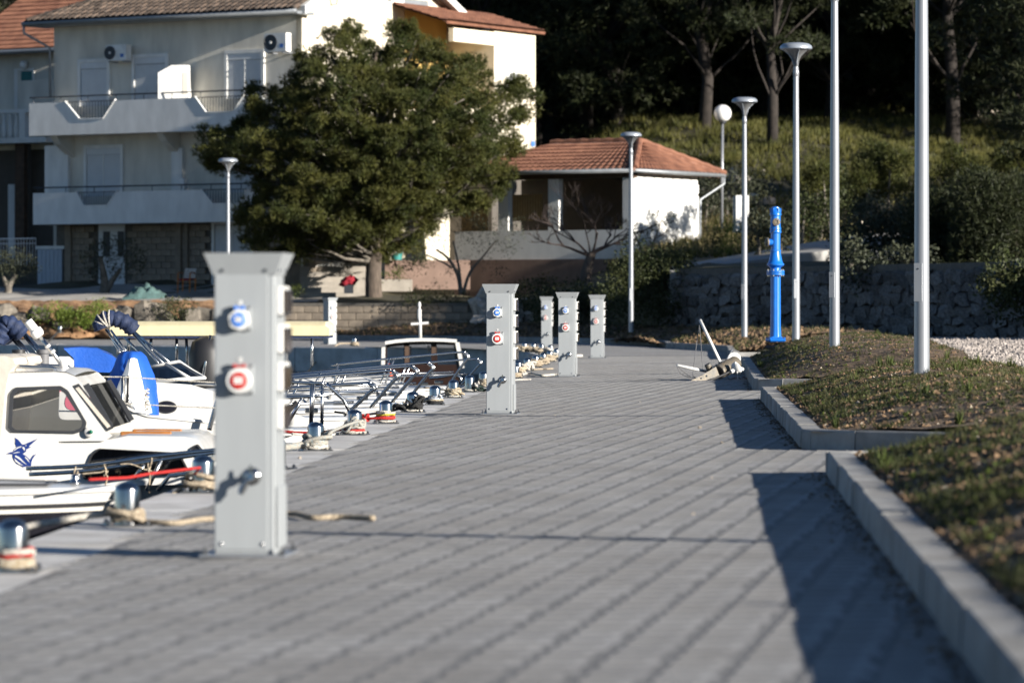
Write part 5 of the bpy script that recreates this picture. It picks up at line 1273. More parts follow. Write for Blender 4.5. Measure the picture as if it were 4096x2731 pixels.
for u, v in ((415, 135), (410, 120), (300, 170), (340, 190), (420, 170), (290, 215), (345, 215), (455, 130), (320, 110)):
    c = P(u, v, YP - 2.6); limb(mb, spine[12], c, .07, .03, .1)
    for _ in range(4): limb(mb, c, c + Vector((jit(.6), jit(.4), .3 + jit(.4))), .025, .01, .1, 3)
mb.obj('limbs', 'bark_grey', tk, True)
# --- generic trees
def pine_proto(h, cr, cb, ncl, per, seed, mt, L=.34, w_=.026, nb=6):
    g = np.random.default_rng(seed); random.seed(seed); cc = []; rr = []
    for _ in range(ncl):
        f = g.random() ** .8; z = cb + (h - cb) * f; rad = cr * (math.sin(math.pi * min(1, .22 + .72 * f)) ** .8); a = g.uniform(0, 6.28318); q = rad * g.random() ** .4
        cc.append((q * math.cos(a), q * math.sin(a), z)); rr.append(g.uniform(.55, 1.05))
    cc = np.array(cc); rr = np.array(rr); pts, od = clump_points(cc, rr, per, g, .55, .3); V, F = blades(pts, od * .8, nb, L, w_, .8, .2, seed)
    mb = MB(); sp = [Vector((jit(.25) * k, jit(.25) * k, h * .92 * k / 5)) for k in range(6)]; mb.tube([Vector((0, 0, -.6))] + sp[1:], [.30, .24, .2, .15, .1, .04], 8)
    for c in cc[:: max(1, ncl // 26)]:
        k = max(1, min(4, int(5 * (c[2] - 1) / h))); limb(mb, sp[k], c, .07, .02, .1)
    return V, F, mb
PROTO = []
for k, (h, cr, cb) in enumerate(((11.5, 3.6, 3.6), (13, 3.2, 4.6), (10, 4.0, 2.8), (12, 3.8, 3.2))):
    V, F, mb = pine_proto(h, cr, cb, 95, 46, 20 + k, 'pine_shaded')
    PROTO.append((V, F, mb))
for k, (h, cr, cb) in enumerate(((9.5, 3.6, .6), (11, 3.9, 1.0))): PROTO.append(pine_proto(h, cr, cb, 110, 46, 33 + k, 'pine_shaded'))
PM = []
def plant_tree(name, proto, crown_mt, loc, rz, scl, label, group, bark='bark'):
    V, F, mb = proto
    root = thing(name, label, 'tree', loc, group, local=True); root.rotation_euler = (0, 0, rz); root.scale = (scl, scl, scl)
    key = (id(V), crown_mt)
    for k_, c_, t_ in PM:
        if k_ == key: break
    else:
        c_ = np_mesh('crown', V, F, crown_mt, root).data; t_ = mb.obj('trunk', 'bark_shaded', root, True).data; PM.append((key, c_, t_)); return root
    link('crown', c_, None, root); link('trunk', t_, None, root); return root
def hit(u, v):
    for Y in np.arange(108, 320, .5):
        p = P(u, v, Y)
        if p.z < T(p.x, Y): return Vector((p.x, Y, T(p.x, Y)))
    return P(u, v, 300)
random.seed(5)
FOREST = [(560, 128), (586, 132), (648, 108), (684, 112), (703, 128), (772, 146), (828, 122), (872, 100), (905, 96), (953, 146), (1004, 138), (735, 98), (612, 95), (540, 100), (800, 92), (980, 100), (520, 125)]
pos = [hit(u, v) for u, v in FOREST]
for x, y in [(-2, 182), (4, 190), (10, 186), (16, 192), (22, 180), (-8, 176), (-14, 168), (-20, 172), (-26, 165), (28, 172), (1, 205), (8, 210), (16, 208), (24, 203), (-6, 200), (-14, 195), (-22, 190), (32, 190), (-30, 180), (2, 228), (12, 232), (22, 230), (32, 224), (-10, 225), (-20, 220), (-30, 210), (33, 160), (42, 152), (40, 170), (50, 160), (25, 160), (24, 129), (29, 127), (34, 125), (40, 121), (46, 118), (24, 137), (20, 142), (52, 128), (-34, 150), (-40, 160), (-36, 172), (-46, 150), (-52, 165), (-44, 180), (-58, 155), (-30, 142)]: pos.append(Vector((x, y, T(x, y))))
for i, p in enumerate(pos):
    lb = 'dark pine with a bare trunk in the shaded grove on the hillside' if i < len(FOREST) else 'dark pine crown in the dense wood filling the top of the picture'
    plant_tree('pine_tree', PROTO[i % 4], 'pine_shaded', p - Vector((0, 0, .2)), random.uniform(0, 6.28), random.uniform(.85, 1.2), lb, 'pines of the hillside grove')
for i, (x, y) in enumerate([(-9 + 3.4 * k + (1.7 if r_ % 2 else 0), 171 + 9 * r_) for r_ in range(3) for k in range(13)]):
    plant_tree('pine_tree', PROTO[4 + i % 2], 'pine_shaded', Vector((x, y + jit(2), T(x, y) - .2)), random.uniform(0, 6.28), random.uniform(.85, 1.15), 'dark pine crown in the dense wood filling the top of the picture', 'pines of the hillside grove')
for x, y in ((16.8, 102), (15.6, 108.5)): plant_tree('pine_tree', PROTO[1], 'pine_shaded', Vector((x, y, T(x, y))), random.uniform(0, 6.28), .55, 'dark pine overhanging the rubble wall from the right edge', 'pines beside the gravel lot')
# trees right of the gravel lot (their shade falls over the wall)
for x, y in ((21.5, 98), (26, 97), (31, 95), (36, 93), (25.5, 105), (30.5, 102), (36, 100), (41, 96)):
    plant_tree('pine_tree', PROTO[(int(x) + 1) % 4], 'pine_shaded', (x, y, .3 if y < 90 else T(x, y)), random.uniform(0, 6.28), random.uniform(.62, .8), 'dark pine beyond the right edge beside the gravel lot', 'pines beside the gravel lot')
# --- olives and shrubs
def bush_cloud(name, label, blobs, per, L, wd, mt, seed, stems=(), bark='bark_grey', cat='shrub', shell=.25, flat=.85, group=None, spread=1.0):
    "blobs: (u, v, radius in metres, depth Y)"
    g = np.random.default_rng(seed); cc = np.array([tuple(P(u, v, Y)) for u, v, r, Y in blobs]); rr = np.array([b[2] for b in blobs]); P_ = []; O_ = []
    for c, r in zip(cc, rr):
        n = int(per * (r / .5) ** 2); p_, o_ = clump_points(c[None], np.array([r]), n, g, flat, shell); P_.append(p_); O_.append(o_)
    V, F = blades(np.concatenate(P_), np.concatenate(O_) * .9, 6, .17, .012, .7, .45, seed) if mt in ('pine', 'pine_shaded') else leaves(np.concatenate(P_), np.concatenate(O_) * .7, L, wd, spread, seed)
    low = min(blobs, key=lambda b: -b[1]); base = P(low[0], low[1], low[3])
    root = thing(name, label, cat, base, group); np_mesh('crown' if cat == 'tree' else 'foliage', V, F, mt, root)
    for path, r0, r1 in stems:
        mb = MB(); q_ = smooth_path([P(*p) for p in path], 4); mb.tube(q_, [lerp(r0, r1, k / (len(q_) - 1)) for k in range(len(q_))], 7); mb.obj('trunk' if cat == 'tree' else 'stem', bark, root, True)
    return root
random.seed(9)
def cloud(u0, u1, v0, v1, n, r, Y, dy=.6): return [(random.uniform(u0, u1), random.uniform(v0, v1), r * random.uniform(.7, 1.2), Y + jit(dy)) for _ in range(n)]
bush_cloud('olive_tree', 'small dark olive tree with forked trunk in front of the stone ground floor', [(u, v, r * .75, 128) for u, v, r in ((90, 262, .5), (100, 250, .6), (112, 246, .6), (126, 248, .6), (138, 256, .5), (133, 268, .55), (120, 262, .6), (104, 265, .55), (92, 274, .4), (116, 274, .4), (84, 256, .3), (140, 264, .35))], 300, .11, .016, 'olive', 1, [([(104, 297, 128), (105, 285, 128), (103, 270, 128), (100, 256, 128)], .2, .06), ([(106, 290, 128), (113, 279, 128), (121, 268, 128)], .13, .05)], cat='tree')
bush_cloud('olive_tree', 'dark olive tree cut by the left edge of the picture', [(u, v, r * .75, 128) for u, v, r in ((2, 262, .6), (14, 258, .6), (26, 262, .5), (32, 270, .4), (10, 272, .55), (-8, 268, .6), (22, 276, .4))], 300, .11, .016, 'olive', 2, [([(8, 297, 128), (9, 286, 128), (16, 274, 128)], .16, .06), ([(9, 290, 128), (3, 276, 128)], .12, .05)], cat='tree')
bush_cloud('olive_tree', 'loose grey green olive with thin stems in front of the kiosk loggia', [(455, 238, .5, 121), (470, 225, .5, 121), (488, 232, .5, 121.2), (503, 226, .45, 121.2), (515, 234, .4, 121), (478, 248, .45, 120.8), (440, 244, .4, 121), (500, 248, .4, 121), (512, 250, .35, 121), (462, 262, .3, 120.8), (490, 265, .35, 120.6), (450, 270, .35, 120.4), (430, 262, .35, 120.6), (415, 268, .4, 120.6), (437, 288, .35, 120), (425, 300, .3, 119.6), (500, 275, .35, 120), (445, 220, .35, 121.4), (520, 225, .3, 121.2)], 120, .10, .015, 'olive', 3, [([(461, 294, 121), (458, 275, 121), (448, 258, 121), (436, 249, 121)], .08, .03), ([(461, 294, 121), (459, 268, 121), (453, 240, 121)], .06, .02), ([(463, 294, 121), (470, 272, 121), (484, 255, 121), (496, 240, 121)], .06, .02), ([(452, 268, 121), (443, 262, 121), (425, 254, 121)], .04, .02)], cat='tree', spread=1.2)
bush_cloud('olive_tree', 'small dark leaved olive against the sunlit kiosk wall', [(652, 222, .42, 120), (664, 216, .45, 120), (674, 224, .35, 120), (660, 232, .4, 120), (646, 236, .35, 120), (670, 237, .35, 120), (640, 248, .4, 120), (656, 247, .4, 120), (634, 240, .3, 120), (625, 226, .25, 120)], 120, .10, .015, 'olive', 4, [([(650, 268, 120), (652, 248, 120), (660, 225, 120)], .06, .02), ([(650, 262, 120), (640, 245, 120), (632, 228, 120)], .05, .02)], cat='tree')
# leafless fruit tree
bt = thing('bare_tree', 'leafless dark tree with spreading twigs in front of the kiosk', 'tree', P(588, 292, 117))
mb = MB(); q_ = [P(587, 294, 117), P(586, 275, 117), P(589, 262, 117), P(592, 253, 117)]; mb.tube(smooth_path(q_, 4), [lerp(.19, .13, k / 12) for k in range(13)], 8); tk = mb.obj('trunk', 'bark', bt, True)
random.seed(21); mb = MB()
def branch(a, d, L, r, depth):
    d = Vector(d).normalized(); b = a + d * L; limb(mb, a, b, r, r * .55, .12, 3)
    if depth == 0: return
    for _ in range(random.choice((2, 3, 3)) if depth > 1 else 3):
        nd = d + Vector((jit(.75), jit(.45), jit(.55) + .12)); branch(a.lerp(b, random.uniform(.6, 1)), nd, L * random.uniform(.55, .8), r * .6, depth - 1)
for u, v, r in ((560, 244, .09), (572, 238, .07), (607, 245, .10), (622, 240, .08), (598, 232, .07), (585, 228, .05)):
    e = P(u, v, 117 + jit(.6)); a = P(590, 256, 117); branch(a, e - a, (e - a).length, r * .62, 5)
mb.obj('branches', 'twig', bt)
bush_cloud('bush', 'big dark evergreen bush below the kiosk corner behind the lamp', cloud(604, 700, 272, 320, 44, .62, 107, .8) + cloud(622, 684, 252, 278, 20, .55, 107.4, .7), 200, .08, .022, 'shrub', 5, shell=.2)
bush_cloud('bush', 'low dark bush under the leafless tree', cloud(540, 612, 290, 322, 20, .5, 113.5, .8), 200, .10, .024, 'shrub', 6)
bush_cloud('bush', 'dark bush between the olive and the leafless tree', cloud(505, 560, 280, 312, 14, .45, 118.5, .8), 180, .09, .022, 'shrub', 7)
bush_cloud('bush', 'bright green rounded shrub beside the kiosk downpipe', cloud(716, 738, 228, 248, 10, .42, 117, .6), 220, .06, .018, 'shrub_bright', 8)
bush_cloud('bush', 'green shrub at the foot of the globe lamp', cloud(700, 722, 236, 252, 8, .32, 116, .5), 200, .06, .018, 'shrub', 9)
bush_cloud('bush', 'trailing green succulents on the red earth bank', cloud(38, 104, 308, 318, 16, .42, 118.9, .2) + cloud(55, 92, 316, 325, 7, .3, 118.7, .2), 260, .07, .02, 'shrub_bright', 10)
bush_cloud('bush', 'green creeper hanging over the revetment stones behind the cream canopy', cloud(163, 192, 302, 317, 10, .34, 118.7, .2), 240, .07, .02, 'shrub', 11)
bush_cloud('bush', 'weeds along the top of the block wall under the olive', cloud(395, 470, 294, 303, 16, .3, 119.7, .3), 200, .08, .018, 'shrub', 12)
bush_cloud('bush', 'green weeds by the stone pillar of the porch', cloud(290, 306, 286, 294, 5, .26, 126.2, .3), 220, .06, .016, 'weed', 13)
bush_cloud('potted_plant', 'leafy green plants growing in the stone planter', cloud(384, 402, 270, 279, 7, .22, 127.1, .2), 240, .08, .02, 'weed', 14, cat='plant')
bush_cloud('bush', 'dark climbing shrub right of the porch pillars', cloud(406, 424, 228, 262, 10, .38, 127.8, .4), 200, .09, .022, 'shrub', 15)
# shrubs on the slope at the right
R_S = [('young pine shrub with sunlit yellow green top between the two bare poles', cloud(858, 912, 158, 200, 26, .42, 122, 1.2) + cloud(868, 902, 146, 166, 12, .32, 122), 'pine'),
       ('young pine shrub right of the nearest pole, sunlit at the top', cloud(940, 982, 166, 205, 20, .4, 120, 1.2) + [(951, 150, .28, 120), (956, 156, .3, 120), (948, 160, .3, 120), (968, 164, .3, 120)], 'pine'),
       ('small sunlit pine shrub left of the second bare pole', cloud(800, 830, 166, 188, 10, .38, 126, 1), 'pine'),
       ('dark shrub behind the blue hydrant', cloud(756, 785, 212, 250, 14, .5, 113, .8), 'olive'),
       ('dark shrub mass on the slope above the road', cloud(785, 860, 205, 240, 18, .6, 121, 2), 'shrub'),
       ('sprawling dark olive bush above the rubble wall', cloud(842, 925, 205, 262, 34, .6, 108, 1.5), 'olive'),
       ('dark tree mass at the right edge above the gravel', cloud(975, 1040, 190, 300, 46, .75, 99, 1.8), 'pine_shaded'),
       ('dark shrubs over the rubble wall right of the nearest pole', cloud(925, 990, 205, 268, 30, .65, 103, 1.5), 'pine_shaded'),
       ('shrub tuft at the right edge high on the slope', cloud(995, 1040, 150, 190, 14, .45, 126, 1.5), 'pine'),
       ('grey green scrub on the slope behind the globe lamp', cloud(700, 760, 178, 208, 14, .6, 136, 1.5), 'olive'),
       ('dark branches hanging over the top of the rubble wall', cloud(845, 930, 248, 285, 22, .45, 96.5, .8), 'olive'),
       ('dark undergrowth in front of the rubble wall at the right edge', cloud(985, 1045, 262, 318, 20, .5, 87.5, .8), 'shrub'),
       ('scrub on the slope left of the tall pole', cloud(800, 850, 172, 205, 12, .6, 130, 1.5), 'shrub')]
for k, (lb, bl2, mt_) in enumerate(R_S):
    stems = []
    for b in bl2[::5]:
        p = P(b[0], b[1], b[3]); zg = T(p.x, b[3]); vb = HOR - (zg - CAM_H) * FPX / b[3]
        stems.append(([(b[0] + jit(6), vb + 2, b[3]), (b[0] + jit(3), (vb + b[1]) / 2, b[3]), (b[0], b[1], b[3])], .07, .02))
    bush_cloud('bush', lb, bl2, 170, .11, .022 if mt_ == 'pine' else .034, mt_, 40 + k, stems, spread=.9)
# --- pale rocks on the slope
k = 0
for u, v, s in ((742, 186, .9), (733, 180, .6), (752, 200, .5), (728, 204, .6), (716, 215, .5), (762, 176, .5), (985, 115, .7), (1000, 120, .6), (960, 118, .5), (930, 105, .5), (860, 232, .6), (880, 225, .5), (1005, 160, .7), (820, 210, .5), (705, 196, .6), (770, 205, .5)):
    p = hit(u, v); o = link('rock', bl[k % 5], None, None, p, (jit(3), jit(3), jit(3)), (s, s * .8, s * .6)); k += 1
    tag(o, 'pale boulder on the slope behind the globe lamp' if k == 1 else 'pale rock lying on the scrubby slope', 'rock', 'rocks on the slope')
# --- grass and dry herbs on the hillside
g = np.random.default_rng(30); C = []
for _ in range(5200):
    u, v = g.uniform(540, 1040), g.uniform(85, 225); Y = 108 + (225 - v) * .45
    x = (u - 512) / FPX * 150; y = g.uniform(116, 178); x = g.uniform(3, .145 * y + 3); C.append((x, y, T(x, y) - .03))
for _ in range(6000):
    y = g.uniform(151, 170); x = g.uniform(0, .145 * y + 2); C.append((x, y, T(x, y) - .03))
C = np.array(C); O = np.tile(np.array([[0, 0, 1.0]]), (len(C), 1))
V, F = blades(C, O, 7, .42, .022, .45, .3, 31); tag(np_mesh('hill_grass', V, F, 'hill_grass'), 'green grass covering the slope under the pines', 'grass', kind='stuff')
C = np.array([(x, y, T(x, y) - .03) for x, y in ((g.uniform(4, 20), g.uniform(118, 142)) for _ in range(2200))]); O = np.tile(np.array([[0, 0, 1.0]]), (len(C), 1))
V, F = blades(C, O, 7, .5, .018, .5, .3, 32); tag(np_mesh('dry_grass', V, F, 'dry_grass'), 'dry straw coloured herbs on the slope behind the road', 'dry grass', kind='stuff')
# ================================================================== BOATS
def Q(x, y, Y): return P(x / 7.84, 300 + y / 7.84, Y)            # enlargement of the left third
def Q3(x, y, Y): return P(250 + x / 7.84, 275 + y / 7.84, Y)
def Q4(x, y, Y): return P(275 + x / 15.68, 350 + y / 15.68, Y)
def Q5(x, y, Y): return P(375 + x / 18.816, 325 + y / 18.816, Y)
BD, BN = Vector((-1, .046, 0)).normalized(), Vector((.046, 1, 0)).normalized()   # bow to stern, across (away from the camera)
def boat(label, bow, L, beam, drop=.12, bands=(('gelcoat', .62),), deck=True, low='gelcoat', group='small boats moored along the quay', name='motor_boat'):
    "bow: gunwale point at the stem; bands: (material, depth) from the gunwale down"
    root = thing(name, label, 'boat', Vector((bow.x - L / 2, bow.y, -.85)), group)
    n = 18; st = []
    for k in range(n + 1):
        s = (k / n) ** 1.4; b = beam / 2 * (min(1, s / .5) ** .62 if s < .5 else 1 - .12 * (s - .5) * 2); b = max(b, .012)
        z = bow.z - drop * math.sin(min(1, s * 1.1) * math.pi / 2); st.append((bow + BD * (L * s), b, z, s))
    def rowpt(c, b, z, sd, dz, fl): q_ = c + BN * (sd * b * fl); return Vector((q_.x, q_.y, z - dz))
    dz = 0; fl0 = 1.0; first = None
    for mt_, h in list(bands) + [(low, .5)]:
        dz2 = dz + h; mb = MB()
        for sd in (-1, 1):
            r0 = [rowpt(c + BD * (dz * .55 * (1 - s)), b, z, sd, dz, 1 - .22 * dz) for c, b, z, s in st]; r1 = [rowpt(c + BD * (dz2 * .55 * (1 - s)), b, z, sd, dz2, 1 - .22 * dz2) for c, b, z, s in st]
            mb.grid([r0, r1])
        c, b, z, s = st[-1]; mb.add([rowpt(c, b, z, -1, dz, 1), rowpt(c, b, z, 1, dz, 1), rowpt(c, b, z, 1, dz2, .95), rowpt(c, b, z, -1, dz2, .95)], [(0, 1, 2, 3)])
        o = mb.obj('hull' if first is None else 'hull_band', mt_, root if first is None else first, True, 40); first = first or o; dz = dz2
    mb = MB(); path = [rowpt(c, b, z, -1, .0, 1.01) for c, b, z, s in st][::-1] + [rowpt(c, b, z, 1, .0, 1.01) for c, b, z, s in st]; mb.tube(path, .018, 6); mb.obj('gunwale', 'gelcoat', first, True)
    if deck:
        mb = MB(); rows = []
        for c, b, z, s in st[:12]:
            rows.append([Vector(((c + BN * (b * f)).x, (c + BN * (b * f)).y, z + .012 + .05 * (1 - f * f) * min(1, b * 1.4))) for f in np.linspace(-1, 1, 9)])
        mb.grid(rows); mb.obj('foredeck', 'gelcoat', root, True)
        mb = MB(); rows = []
        for c, b, z, s in st[11:]: rows.append([Vector(((c + BN * (b * f)).x, (c + BN * (b * f)).y, z - .25 * (abs(f) < .99))) for f in (-1, -.8, 0, .8, 1)])
        mb.grid(rows); mb.obj('cockpit_floor', 'deck_grip', root, True)
    return root, st
def tubes(root, name, paths, r, mt_='chrome_rail', n=8):
    first = None
    for p in paths:
        mb = MB(); mb.tube(p, r, n); o = mb.obj(name, mt_, root if first is None else first, True); first = first or o
    return first
def panel(root, name, outer, holes, thick, mt_, smooth=False):
    "flat panel with holes, extruded by thick"
    bm = bmesh.new(); es = []
    for loop in [outer] + holes:
        vs_ = [bm.verts.new(p) for p in loop]; es += [bm.edges.new((vs_[i], vs_[(i + 1) % len(vs_)])) for i in range(len(vs_))]
    bmesh.ops.triangle_fill(bm, edges=es, use_beauty=True)
    ex = bmesh.ops.extrude_face_region(bm, geom=bm.faces[:]); bmesh.ops.translate(bm, vec=thick, verts=[v_ for v_ in ex['geom'] if isinstance(v_, bmesh.types.BMVert)])
    bmesh.ops.recalc_face_normals(bm, faces=bm.faces[:]); me = bpy.data.meshes.new(name); bm.to_mesh(me); bm.free(); return link(name, me, mt_, root)
def round_poly(p, r=.12, n=4):
    "round the corners of a 2-D polygon (r = share of the edge)"
    out = []
    for i in range(len(p)):
        a, b, c = Vector(p[i - 1]), Vector(p[i]), Vector(p[(i + 1) % len(p)])
        l = min((a - b).length, (c - b).length) * r * 2; s0 = b + (a - b).normalized() * min(l, (a - b).length * .45); s1 = b + (c - b).normalized() * min(l, (c - b).length * .45)
        for k in range(n + 1): t = k / n; out.append(tuple(s0 * (1 - t) ** 2 + b * 2 * t * (1 - t) + s1 * t * t))
    return out
def framed(root, name, poly, f3, out, fw, frame_mt, glass_mt, r=.16):
    "window: rounded frame ring standing proud of the panel with a pane inside"
    o2 = round_poly(poly, r); cx = sum(p[0] for p in o2) / len(o2); cy = sum(p[1] for p in o2) / len(o2)
    i2 = []
    for p in o2:
        d = Vector((p[0] - cx, p[1] - cy)); i2.append((cx + d.x * (1 - fw / d.length), cy + d.y * (1 - fw / d.length)))
    a = [f3(*p) for p in o2]; b = [f3(*p) for p in i2]; mb = MB()
    mb.rings([a, [q_ + out for q_ in a], [q_ + out for q_ in b], b], True, False); w_ = mb.obj(name, frame_mt, root)
    mb = MB(); mb.add([q_ + out * .2 for q_ in b], [tuple(range(len(b)))]); mb.obj('pane', glass_mt, w_); return w_, i2
def drape(root, name, rows, Y, dep, mt_, f3, fold=.04, seed=0, label=None):
    "hanging cloth lump: rows of (y, x left, x right) down its outline"
    rings = []; n = 36
    for j, (y, xl, xr) in enumerate(rows):
        a, b = f3(xl, y, Y), f3(xr, y, Y); c = (a + b) / 2; hw = (b.x - a.x) / 2; ring = []
        for k in range(n):
            an = 6.28319 * k / n; wv = 1 + 1.8 * fold * (j / len(rows)) ** .7 * (math.sin(an * 5 + seed + j * .25) + .6 * math.sin(an * 9 + seed * 2 - j * .3)) + .05 * abs(math.sin(an * 3.5 + j * .9 + seed)) * (j > 0) + jit(.012)
            ring.append(c + Vector((hw * math.cos(an) * wv, dep * (.35 + .65 * j / len(rows)) * math.sin(an) * wv, jit(.004))))
        rings.append(ring)
    mb = MB(); mb.rings(rings); o = mb.obj(name, mt_, root, True, 70); return o
# ---------------------------------------------------------------- nearest boat: white deck, black hull
Y1 = 21.4; bow1 = P(114, 488, Y1)
b1, st1 = boat('nearest boat, white foredeck with black hull and cream stripe', bow1, 5.2, 1.9, .035, (('gelcoat', .07), ('rubber', .028), ('gelcoat_cream', .02), ('hull_black', .5)), low='hull_black')
C4 = lambda x, y, Y: P(x / 7.84, 400 + y / 7.84, Y)
mb = MB(); mb.grid([[C4(150, 745, 20.9), C4(600, 705, 20.95)], [C4(180, 672, 21.9), C4(620, 678, 21.7)]]) if False else None
def deckpt(dx, f, h=.0):
    "point on the nearest boat's deck: dx metres behind the stem, f across"
    for (c0, bb0, z0, s0), (c1, bb1, z1_, s1) in zip(st1, st1[1:]):
        if s1 * 5.2 >= dx:
            k = (dx - s0 * 5.2) / ((s1 - s0) * 5.2); c_ = c0.lerp(c1, k); b_ = lerp(bb0, bb1, k); z_ = lerp(z0, z1_, k); q_ = c_ + BN * (b_ * f); return Vector((q_.x, q_.y, z_ + .014 + .05 * (1 - f * f) * min(1, b_ * 1.4) + h))
mb = MB(); mb.grid([[deckpt(a, f, .004) for f in np.linspace(-.6, .6, 9)] for a in np.linspace(.35, .95, 8)]); mb.obj('hatch_panel', 'deck_grip', b1, True)
mb = MB(); mb.tube([deckpt(a, f, .008) for a, f in ((.35, -.6), (.65, -.6), (.95, -.6), (.95, 0), (.95, .6), (.65, .6), (.35, .6), (.35, 0))], .009, 6, True); mb.obj('hatch_seal', 'frame_grey', b1)
for a, f in ((.22, .05), (.8, .82), (1.0, -.9)):
    c = deckpt(a, f); mb = MB(); mb.lathe(c, [(.035, 0), (.03, .01), (.02, .035), (.022, .05), (.01, .056)], 14); mb.obj('deck_cleat', 'steel', b1, True)
c = deckpt(1.02, -.93, -.0); mb = MB(); mb.lathe(c, [(.03, 0), (.026, .035), (.024, .06), (.001, .065)], 14); mb.obj('green_light', 'nav_green', b1, True)
rows = []
for a in np.linspace(1.05, 3.2, 9):
    h = .16 * min(1, (a - 1.05) / .35); rows.append([deckpt(a, f, h * (1 - abs(f / .72) ** 4)) for f in np.linspace(-.72, .72, 11)])
mb = MB(); mb.grid(rows); mb.obj('coach_roof', 'gelcoat', b1, True)
# ---------------------------------------------------------------- cabin boat with the blue marlin
Y2 = 29.3; q2 = lambda x, y, o=0.0: Q(x, y, Y2 + o)
bow2 = P(300, 452, 30.1)
b2, st2 = boat('white cabin boat with blue marlin emblem, black windows and teak strips on its roof', bow2, 5.6, 2.0, .16, (('gelcoat', .6),), deck=True)
th = Vector((0, .035, 0))
outer = [(-420, 580), (430, 560), (520, 568), (585, 595), (640, 650), (700, 770), (838, 1020), (880, 1062), (820, 1100), (462, 1104), (340, 1440), (-420, 1450)]
win = [(62, 1000), (78, 730), (120, 680), (478, 668), (535, 705), (680, 955), (668, 1010), (600, 1042), (95, 1032)]
cab = panel(b2, 'wheelhouse', [q2(*p) for p in outer], [[q2(*p) for p in round_poly(win, .1)]], th, 'gelcoat')
framed(cab, 'side_window', win, lambda x, y: q2(x, y, -.001), Vector((0, -.014, 0)), 34, 'frame_grey', 'window_glass', .12)
W2 = 1.65
far = panel(cab, 'far_side', [q2(*p) + Vector((0, W2, 0)) for p in outer], [[q2(*p) + Vector((0, W2, 0)) for p in round_poly([(255, 985), (265, 710), (290, 690), (478, 690), (620, 940), (625, 985)], .1)]], th, 'gelcoat_cream')
mb = MB(); roofp = [(-420, 580), (430, 560), (520, 566), (585, 595)]; rows = []
for f in np.linspace(0, 1, 7): rows.append([q2(x, y - 18 * math.sin(math.pi * f)) + Vector((0, .0 + W2 * f, .006)) for x, y in roofp])
mb.grid(rows); mb.obj('wheelhouse_roof', 'gelcoat', cab, True)
mb = MB(); mb.grid([[q2(x, y) + Vector((.0, f, -.004)) for x, y in ((585, 595), (640, 650), (650, 668))] for f in (.0, W2)]); mb.obj('brow', 'gelcoat', cab, True)
# raked windscreen across the front with its dark frame
ws = [(652, 668), (845, 1000)]; ws_n = Vector((.04, 0, .02))
a, b = q2(*ws[0]), q2(*ws[1]); fr_ = None
for f0, f1 in ((.0, .025), (W2 - .025, W2)):
    mb = MB(); mb.hull8([a + Vector((0, f0, 0)), b + Vector((0, f0, 0)), b + Vector((0, f1, 0)), a + Vector((0, f1, 0))], [a + ws_n + Vector((0, f0, 0)), b + ws_n + Vector((0, f0, 0)), b + ws_n + Vector((0, f1, 0)), a + ws_n + Vector((0, f1, 0))])
    o_ = mb.obj('windscreen' if fr_ is None else 'screen_post', 'frame_grey', cab if fr_ is None else fr_); fr_ = fr_ or o_
mb = MB(); mb.add([a + Vector((.02, .06, 0)), b + Vector((.02, .06, 0)), b + Vector((.02, W2 - .06, 0)), a + Vector((.02, W2 - .06, 0))], [(0, 1, 2, 3)]); mb.obj('pane', 'tint_glass', fr_)
mb = MB(); pp = [(572, 668), (618, 650), (892, 1000), (838, 1026)]; mb.prism([q2(*p) - Vector((0, .006, 0)) for p in round_poly(pp, .06)], (0, .005, 0)); fw_ = mb.obj('quarter_window', 'frame_grey', cab)
mb = MB(); pp = [(592, 690), (618, 676), (868, 985), (842, 1000)]; mb.prism([q2(*p) - Vector((0, .009, 0)) for p in pp], (0, .002, 0)); mb.obj('pane', 'canvas_glint_beige', fw_)  # reflection on the glass painted as an opaque beige pane
# trunk cabin forward
prof = [(462, 1098), (860, 1090), (1000, 1062), (1440, 1068), (1520, 1085), (1570, 1125), (1655, 1260), (1700, 1440), (330, 1460)]
WT = 1.5; tr = MB(); rings = []
for f, ins in ((0, 0), (.08, -14), (.92, -14), (1, 0)): rings.append([q2(x, y + (ins if i in (1, 2, 3, 4, 5) else 0)) + Vector((0, .03 + WT * f, 0)) for i, (x, y) in enumerate(prof)])
tr.rings(rings); tc_ = tr.obj('trunk_cabin', 'gelcoat', b2, True, 50)
fy = lambda x, y: q2(x, y, .027)
w_, _ = framed(tc_, 'saloon_window', [(642, 1375), (712, 1205), (770, 1158), (1385, 1190), (1432, 1235), (1478, 1325), (1450, 1352), (665, 1402)], fy, Vector((0, -.012, 0)), 16, 'rubber', 'tint_glass', .12)
mb = MB(); ci = [fy(*p) + Vector((0, -.0005, 0)) for p in _]; mb.add(ci, [tuple(range(len(ci)))]); mb.obj('curtain', 'dark_cloth', w_)
framed(tc_, 'bow_window', [(1487, 1160), (1548, 1122), (1638, 1228), (1570, 1250)], lambda x, y: q2(x, y, .022), Vector((.004, -.012, 0)), 10, 'rubber', 'tint_glass', .1)
for x0, x1, y, o in ((945, 1345, 1040, .25), (1040, 1425, 1022, .95)):
    mb = MB(); z_ = q2(x0, y).z; a, b = q2(x0, y, o), q2(x1, y + 12, o); a.y = b.y = Y2 + o; mb.box(((a.x + b.x) / 2, Y2 + o, (a.z + b.z) / 2), (b.x - a.x, .06, .04), 0, .008); t_ = mb.obj('teak_rail', 'teak', b2)
    for f in (.15, .85): mb = MB(); c = a.lerp(b, f); mb.box((c.x, c.y, c.z - .035), (.11, .06, .045), 0, .012); mb.obj('rail_foot', 'gelcoat', t_)
